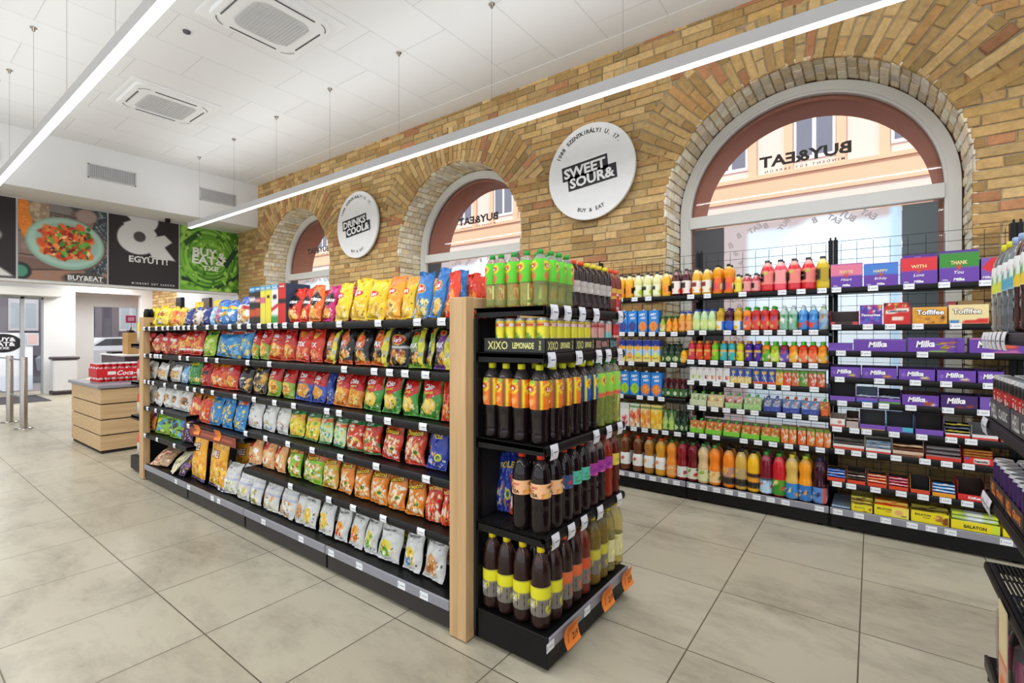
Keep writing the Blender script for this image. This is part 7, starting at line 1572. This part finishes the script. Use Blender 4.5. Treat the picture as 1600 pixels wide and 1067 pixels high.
BARP = (1, .03, (('#4a2a80', '#8a68bc'),), 'chocolate bar', 1)
for k, (a, b_, acc, ln) in enumerate(((1297, 1345, '#d8d06a', 'cream picture'), (1346, 1402, '#e0a03a', 'gold rim'), (1403.5, 1462, '#e8e0a0', 'pale biscuit picture'), (1463, 1526, '#e8dcc8', 'dark and white biscuit picture'), (1527, 1570, '#e8e0c0', 'front hidden by the energy cans'))):
    tray(Z[3], a, b_, .072, .082, PU, [('bg', '#6d45ac'), ('s', 6, .10, [acc, '#8a5a34', acc], (.5, .82, .02, .32)), ('p', [(.0, 0), (1, 0), (1, .08), (0, .10)], '#5a3494'), ('e', .14, .45, .05, .18, '#8f70c2')], [MK(.46, .50, .38)], 'purple tray with %s, fourth chocolate shelf' % ln, inside='#3a2050', group=g4)
g5 = 'bar trays on the fifth chocolate shelf'
for k, (a, b_, hb, acc, ln, ins) in enumerate(((1296, 1337, .115, '#7a58b4', 'tall empty', '#2e2a30'), (1337.5, 1372, .095, '#3a6ab8', 'blue footed', '#8fa0b8'), (1372.5, 1408, .09, '#5a9a3a', 'green footed', '#2e2a30'))):
    tray(Z[4], a, b_, .032, hb, '#7a50b4', [('bg', '#7a50b4'), ('v', 0, .35, acc)], [], '%s purple tray, fifth chocolate shelf' % ln, inside=ins, group=g5, slope=.2, bars=None if k == 0 else (2, .026, (('#c8ccd8', '#5a6ab0'), ('#3a4a6a', '#c8c8d8')), ('small silver bar' if k == 1 else 'small dark bar'), 1))
tray(Z[4], 1408.5, 1468, .070, .085, PU, [('bg', PU), ('s', 8, .12, ['#a8503a', '#e8dcc8', '#7a3a24'], (.5, .85, .02, .4))], [MK(.40, .48, .42)], 'purple tray with brown biscuit picture, fifth chocolate shelf', inside='#5a3424', group=g5)
tray(Z[4], 1469, 1529, .080, .084, '#44246a', [('bg', '#44246a'), ('s', 6, .12, ['#6a2a24', '#8a4030'], (.5, .9, .02, .3))], [MK(.42, .50, .42)], 'dark purple tray with white script, fifth chocolate shelf', inside='#30184a', group=g5)
tray(Z[4], 1530, 1575, .080, .084, PU, [('bg', '#7a55b4')], [MK(.6, .5)], 'purple tray half hidden by the energy cans', group=g5)
g6 = 'bar trays on the sixth chocolate shelf'
tray(Z[5], 1296, 1321, .055, .075, '#e8e4e0', [('bg', '#ece6e0'), ('v', 0, .22, '#d8382a'), ('e', .65, .6, .15, .2, '#c88a6a')], [], 'small white and red tray, sixth chocolate shelf', inside='#c8b8a8', group=g6)
tray(Z[5], 1321.5, 1342, .045, .10, '#c8b8ac', [('bg', '#b8a8a0'), ('v', 0, .3, '#c8b0a8')], [], 'narrow brown grey tray, sixth chocolate shelf', inside='#5a3a34', group=g6, bars=(3, .022, (('#6a4038', '#b8a8a0'),), 'brown bar', 1))
for k, (a, b_, c, acc, ln, bb) in enumerate(((1343, 1384, '#7a50b4', '#d8a83a', 'plain purple', None), (1385, 1428, '#7a50b4', '#4ab0c8', 'purple and cyan', None), (1429.5, 1475, '#7a50b4', '#7a50b4', 'wide purple', (1, .03, (('#b8742a', '#8a4a24'),), 'copper bar', 1)))):
    tray(Z[5], a, b_, .034, .118, c, [('bg', c), ('u', .6, 1, acc if k == 1 else c), ('v', 0, .2, acc if k == 0 else c)], [], '%s open tray, sixth chocolate shelf' % ln, inside=('#5a5a5e', '#4a4a55', '#3a3430')[k], group=g6, slope=.1, cside=(c, '#4ab0c8', c)[k], bars=bb)
tray(Z[5], 1476.5, 1517, .026, .06, '#e0dcd8', [('bg', '#d8382a'), ('v', .6, 1, '#e8e4e0')], [], 'low red tray of black packs, sixth chocolate shelf', inside='#2a2628', group=g6, bars=(4, .022, (('#2a2628', '#6a7a98'), ('#1d1a1c', '#c8b83a')), 'small black pack', 2))
tray(Z[5], 1518, 1561, .03, .085, '#dcd8d4', [('bg', '#e8e0dc'), ('v', 0, .35, '#d8382a')], [], 'white tray with grey back, sixth chocolate shelf', inside='#8a8a8e', group=g6, slope=.2)
tray(Z[5], 1563, 1602, .045, .085, '#e04a2a', [('bg', '#e8e4e0'), ('v', 0, .4, '#e0442a'), ('r', .35, .9, .45, .95, '#c8302a')], [], 'red and white tray behind the purple energy cans', inside='#c8302a', group=g6)
g7 = 'bar trays on the seventh chocolate shelf'
tray(Z[6], 1301, 1351, .035, .09, '#e8d8b8', [('bg', '#e4dcd4'), ('v', 0, .45, '#d8442f')], [], 'cream tray with dark packs, seventh chocolate shelf', inside='#4a4240', group=g7, bars=(3, .026, (('#6a625c', '#3a3432'),), 'grey brown bar', 1))
tray(Z[6], 1352, 1393, .03, .075, '#e8e0dc', [('bg', '#ece6e2'), ('v', 0, .4, '#d8442f')], [], 'white and red tray of pale blue bars, seventh chocolate shelf', inside='#8a8a90', group=g7, bars=(3, .026, (('#b8ccd8', '#4a6a90'), ('#d8dce0', '#5a7aa0')), 'pale blue bar', 1))
tray(Z[6], 1394, 1444, .035, .10, '#e8dcd0', [('bg', '#d8b8a0'), ('v', 0, .4, '#7a4a34'), ('s', 4, .12, ['#c88a5a'], (.6, .95, .1, .6))], [], 'white and brown tray, seventh chocolate shelf', inside='#3a2a24', group=g7, bars=(3, .026, (('#5a3424', '#e8c8a0'), ('#8a4a2a', '#3a2018')), 'brown bar', 1))
tray(Z[6], 1446, 1503, .03, .085, '#d8382a', [('bg', '#d83a2a'), ('v', .7, 1, '#8a8284')], [], 'red tray of mauve grey packs, seventh chocolate shelf', inside='#4a4244', group=g7, bars=(3, .028, (('#6a6264', '#8a8084'),), 'mauve grey pack', 1))
tray(Z[6], 1505, 1553, .042, .09, '#d8322a', [('bg', '#d8322a'), ('r', .34, .86, .2, .8, '#ece4e0'), ('e', .12, .8, .07, .2, '#3a6ac0')], [T('hanuta', .6, .5, .36, '#3a1a1a', bold=.05, maxw=.46)], 'red tray of copper wafer packs, seventh chocolate shelf', inside='#6a3a1c', group=g7, bars=(5, .017, (('#c8863a', '#a8622a'),), 'copper wafer pack', 1))
g8 = 'slanted bar trays on the eighth chocolate shelf'
cols8 = (((('#3a5ac0', '#b8c8e8'), ('#2a4aa8', '#8aa8e0')), 'blue'), ((('#3a2420', '#b8b0a8'), ('#5a3a30', '#2a1a18')), 'dark brown'), ((('#d8322a', '#f0b070'), ('#e8602a', '#f4d8c0')), 'bright red'), ((('#a81f3a', '#d88a98'), ('#c8243a', '#f0c0c8')), 'crimson'), ((('#2a4a34', '#1d2a22'),), 'dark green'), ((('#4a9ad8', '#d8e8f4'), ('#3a86c8', '#f0f4f8')), 'light blue'))
for k, ((a, b_), (cc, cn)) in enumerate(zip(((1292, 1321), (1323, 1353), (1355, 1386), (1388, 1420), (1422, 1454), (1456, 1494)), cols8)):
    tray(Z[7], a, b_, .024, .095 if k in (1, 4) else .075, '#f0a02a', [('bg', '#e04a2a' if k != 5 else '#f0a02a')], [], '%s bar tray with orange sides, eighth chocolate shelf' % cn, inside='#2c2826', cside='#e8562a' if k % 2 else '#f0a02a', group=g8, bars=((1 if k == 4 else 4), .020, cc, cn + ' bar', 1), d=.14)
tray(Z[7], 1496, 1541, .038, .115, '#d8302a', [('bg', '#d8302a')], [T('KitKat', .6, .55, .4, '#fff', bold=.06, maxw=.5)], 'red tray with dark empty inside, eighth chocolate shelf', inside='#3a2620', group=g8, slope=.1)
g9 = 'yellow boxes on the bottom chocolate shelf'
ZB = .15
o = part('acrylic_tray', MB().bbox(at_y(1299, WY) , at_y(1329, WY), WY + .02, WY + .34, ZB + .0, ZB + .012, .003), mat('pale_blue_acrylic', '#8fa8c4', rough=.12, coat=.5)); tag(o, 'empty glossy pale blue tray, bottom chocolate shelf', 'tray')
Yl = '#ecd81f'
tray(ZB, 1329.5, 1364, .045, .10, Yl, [('bg', Yl), ('s', 6, .1, ['#b8742a', '#8a4a24'], (.6, .98, .1, .8))], [T('BALATON', .4, .6, .2, '#3a3420', maxw=.5)], 'tall sided yellow box, bottom chocolate shelf', inside='#b8a84a', group=g9, bars=(4, .024, (('#8a5a2a', '#d8c84a'), ('#e8dc5a', '#5a3a1c')), 'yellow and brown bar', 1))
tray(ZB, 1365, 1421, .070, .082, Yl, [('bg', '#f0dc5a'), ('u', 0, .5, Yl), ('e', .72, .5, .11, .25, '#e8a86a'), ('r', .80, .94, .12, .32, '#5a5448')], [T('BALATON', .30, .66, .17, '#3a3420', bold=.05, maxw=.42), T('bolcs', .42, .46, .13, '#b8602a', bold=.02, maxw=.22)], 'yellow box with an orange topped load, bottom chocolate shelf', inside='#a89a3a', group=g9, bars=(4, .024, (('#e8542a', '#f0b050'), ('#f0dc5a', '#e8602a')), 'orange and yellow bar', 2))
tray(ZB, 1422.5, 1484, .072, .080, Yl, [('bg', Yl), ('p', [(.82, .02), (1, .02), (.98, .75), (.80, .6)], '#7a4020'), ('e', .74, .55, .12, .28, '#a86a2a'), ('e', .70, .6, .05, .12, '#e8b060')], [T('BALATON', .32, .70, .17, '#3a3420', bold=.05, maxw=.42), T('bumm', .42, .48, .13, '#5a4020', bold=.02, maxw=.24)], 'yellow box with brown wafer picture, bottom chocolate shelf', inside='#8a7a2a', group=g9, bars=(4, .026, (('#5a4a1c', '#c8b83a'), ('#a89a3a', '#3a2a14')), 'olive gold bar', 2))
tray(ZB, 1485, 1564, .055, .065, Yl, [('bg', Yl), ('u', .85, 1, '#c8dc3a')], [T('BALATON', .50, .45, .34, '#2a2a1c', bold=.06, maxw=.46)], 'long yellow and lime box, bottom chocolate shelf', inside='#c8c84a', group=g9, bars=(4, .026, (('#c8e06a', '#dce8f4', '#e8f0f8'), ('#dce84a', '#8ab8d8', '#f4f8e0')), 'lime and silver bar', 2))
tray(ZB, 1566, 1606, .05, .06, Yl, [('bg', Yl)], [T('BALATON', .7, .45, .34, '#2a2a5a', bold=.06, maxw=.5)], 'yellow box beneath the drinks unit corner, bottom chocolate shelf', inside='#5a3424', group=g9, bars=(3, .024, (('#6a3a28', '#e8d8c8'),), 'brown and white bar', 2))

# ------------------------------------------------------------------ mineral water, energy cans, packs
LBW = lambda c1, c2: [('bg', '#e8ecee'), ('v', 0, .42, c1), ('s', 10, .16, [c2, c1, '#e8f0f0'], (.05, .95, .05, .48))]
wt = [T('naturaqua', .5, .72, .17, '#d8242e', bold=.05, maxw=.9)]
P_['wa_l'] = bottle('water_bottle', 'cola', .043, .33, '#dfe6ea', '#e0dc2a', LBW('#d8dc4a', '#5ab04a'), (.44, .74), m=PETW, texts=wt, flutes=.03, clear='#eef2f4')
P_['wa_b'] = bottle('water_bottle', 'cola', .043, .33, '#dfe6ea', '#9fb4dc', LBW('#5aa8c8', '#3a9a8a'), (.44, .74), m=PETW, texts=wt, flutes=.03, clear='#eef2f4')
P_['wa_p'] = bottle('water_bottle', 'cola', .043, .33, '#3a1c16', '#9fb4dc', LBW('#e8c83a', '#3a9a2f'), (.44, .74), texts=wt, flutes=.03, clear='#7a4a3a')
for k, (pr, look) in enumerate((('wa_l', 'water bottle with yellow cap'), ('wa_l', 'water bottle with yellow cap'), ('wa_b', 'water bottle with blue cap'), ('wa_b', 'water bottle with blue cap'), ('wa_p', 'brown drink bottle'), ('wa_p', 'brown drink bottle'), ('wa_p', 'brown drink bottle'), ('wa_b', 'water bottle with blue cap'))):
    for d in range(2):
        put(P_[pr], 'water_bottle', (RX + .047 + d * .09, RY - .055 - k * .089, 1.373), -math.pi / 2 + .45, '%s, %s from the chocolate bay, %s on the drinks unit' % (look, ORD[k + 1], 'front row' if d == 0 else 'second row'), 'bottle', 'large bottles on the drinks unit')
ch_ = can_mb(.0265, .165, [('bg', '#1d1a1c'), ('v', .12, .72, '#c82a2a'), ('s', 8, .10, ['#1d1a1c', '#8a8a8e'], (0, 1, .2, .9)), ('v', .93, 1, '#8a8a8e')], [T('HELL', .62, .5, .14, '#e8e4e0', bold=.05, rot=math.pi / 2, maxw=.4)], seg=16).mesh('energy_can'); ch_.materials.append(CANM)
cu_ = can_mb(.030, .135, [('bg', '#3a2466'), ('s', 14, .12, ['#b89a3a', '#8a7a4a', '#5a3a8a', '#d8b84a'], (0, 1, .05, .95))], [], seg=16).mesh('energy_can'); cu_.materials.append(CANM)
def side_tray(z, y1, ny, nx, R, mesh, txt, tc, base, look, cn, hgt):
    """tray along the unit, its long side facing the aisle (-X)"""
    L = ny * 2.04 * R + .008; y0 = y1 - L; x0 = RX + .006; dx = nx * 2.04 * R + .008; t = .002; b = MB()
    for a in ((x0, x0 + t, y0, y1, z, z + hgt), (x0 + dx - t, x0 + dx, y0, y1, z, z + hgt), (x0, x0 + dx, y0, y0 + t, z, z + hgt), (x0, x0 + dx, y1 - t, y1, z, z + hgt), (x0, x0 + dx, y0, y1, z, z + t)): b.box(*a, base)
    sf = lambda u, v: np.stack([x0 - .0008 + 0 * np.asarray(u), y1 - L * np.asarray(u), z + hgt * np.asarray(v)], -1)
    put_text(b, sf, txt[0], .24, .5, .62, tc, asp=L / hgt, bold=.05, maxw=.30); put_text(b, sf, txt[1], .68, .5, .40, tc, asp=L / hgt, bold=.05, maxw=.44)
    o = part('card_tray', b, PAPER); tag(o, check(o, look), 'tray', 'card trays on the drinks unit')
    for j in range(ny):
        for i in range(nx):
            o = link('energy_can', mesh, None, (x0 + t + R * 1.04 + i * 2.04 * R, y1 - t - R * 1.04 - j * 2.04 * R, z + .0025), (0, 0, -math.pi / 2 + .5 * math.sin(j * 3 + i)))
            tag(o, check(o, '%s, %s along and %s deep, %s' % (cn, ORD[j + 1], ORD[i + 1], look.split(',')[0])), 'can', 'energy cans on the drinks unit')
side_tray(1.046, RY - .012, 6, 4, .0265, ch_, ('HELL', 'CLASSIC'), '#c8c8ca', '#4a494c', 'wall end dark grey tray, second shelf of drinks unit', 'black and red can', .075)
side_tray(1.046, RY - .350, 6, 3, .0265, ch_, ('HELL', 'CLASSIC'), '#c8c8ca', '#4a494c', 'next dark grey tray, second shelf of drinks unit', 'black and red can', .075)
side_tray(.758, RY - .012, 4, 4, .030, cu_, ('HELL', 'GRAPE'), '#f08a3a', '#3a3434', 'black tray with orange lettering, third shelf of drinks unit', 'purple and gold can', .062)
side_tray(.758, RY - .268, 4, 4, .030, cu_, ('HELL', 'GRAPE'), '#f08a3a', '#3a3434', 'next orange lettered tray, third shelf of drinks unit', 'purple and gold can', .062)
side_tray(.758, RY - .524, 4, 3, .030, cu_, ('HELL', 'GRAPE'), '#f08a3a', '#3a3434', 'furthest along orange lettered tray, third shelf of drinks unit', 'purple and gold can', .062)
P_['pk'] = bottle('pack_bottle', 'cola', .041, .30, '#d8c8d4', '#a8b4cc', [('bg', '#b8487a'), ('s', 8, .16, ['#e0a8c0', '#8a2a5a'], (.05, .95, .05, .9))], (.40, .68), m=PETW, flutes=.02, clear='#e8e4ea')
WRAP = mat('shrink_wrap', '#f0f0f4', rough=.12, trans=.9, alpha=.35, bump=.5, bscale=30)
for k in range(3):
    r = empty('water_pack', (RX + .004, RY - .10 - k * .275, .126)); tag(r, 'shrink wrapped pack of pink labelled bottles, ' + ('at the wall end of the drinks unit base', 'middle one on the drinks unit base', 'furthest from the wall on the drinks unit base')[k], 'bottle pack', 'wrapped bottle packs')
    for i in range(2):
        for j in range(3):
            o = link('bottle', P_['pk'][0], r, (.045 + i * .086, -.045 - j * .086, .002), (0, 0, -1.2))
            for n_, m_ in P_['pk'][1]: link(n_, m_, o)
    b = MB(); lp = []
    for z, e in ((.0, .0), (.06, .001), (.15, .004), (.235, .0), (.275, -.022), (.29, -.04)):
        P = []
        for q, (sx, sy) in enumerate(((1, 1), (-1, 1), (-1, -1), (1, -1))):
            for i in range(5):
                a = math.pi / 2 * (q + i / 4); P.append((.088 + sx * (.046 + e) + .042 * math.cos(a), -.131 + sy * (.088 + e) + .042 * math.sin(a), z))
        lp.append(P)
    b.grid(np.array(lp), '#fff', wrap=True); part('film_wrap', b, WRAP, r)
b = MB(); U, V = np.meshgrid(np.linspace(0, 1, 10), np.linspace(0, 1, 24))
b.grid(np.stack([np.full_like(U, RX - .0165), 2.30 - U * .12, .13 + V * .345], -1), paint([('bg', '#ead9a8'), ('v', .25, .45, '#e8b090'), ('e', .5, .22, .4, .10, '#e8722a'), ('v', .46, .5, '#e06a4a')], U, V), smooth=False, flip=True); b.box(RX - .016, RX - .014, 2.18, 2.30, .13, .475, '#dcd0b0')
o = part('card_sign', b, PAPER); tag(o, 'cream and orange card hanging in front of the wrapped bottle packs', 'card')
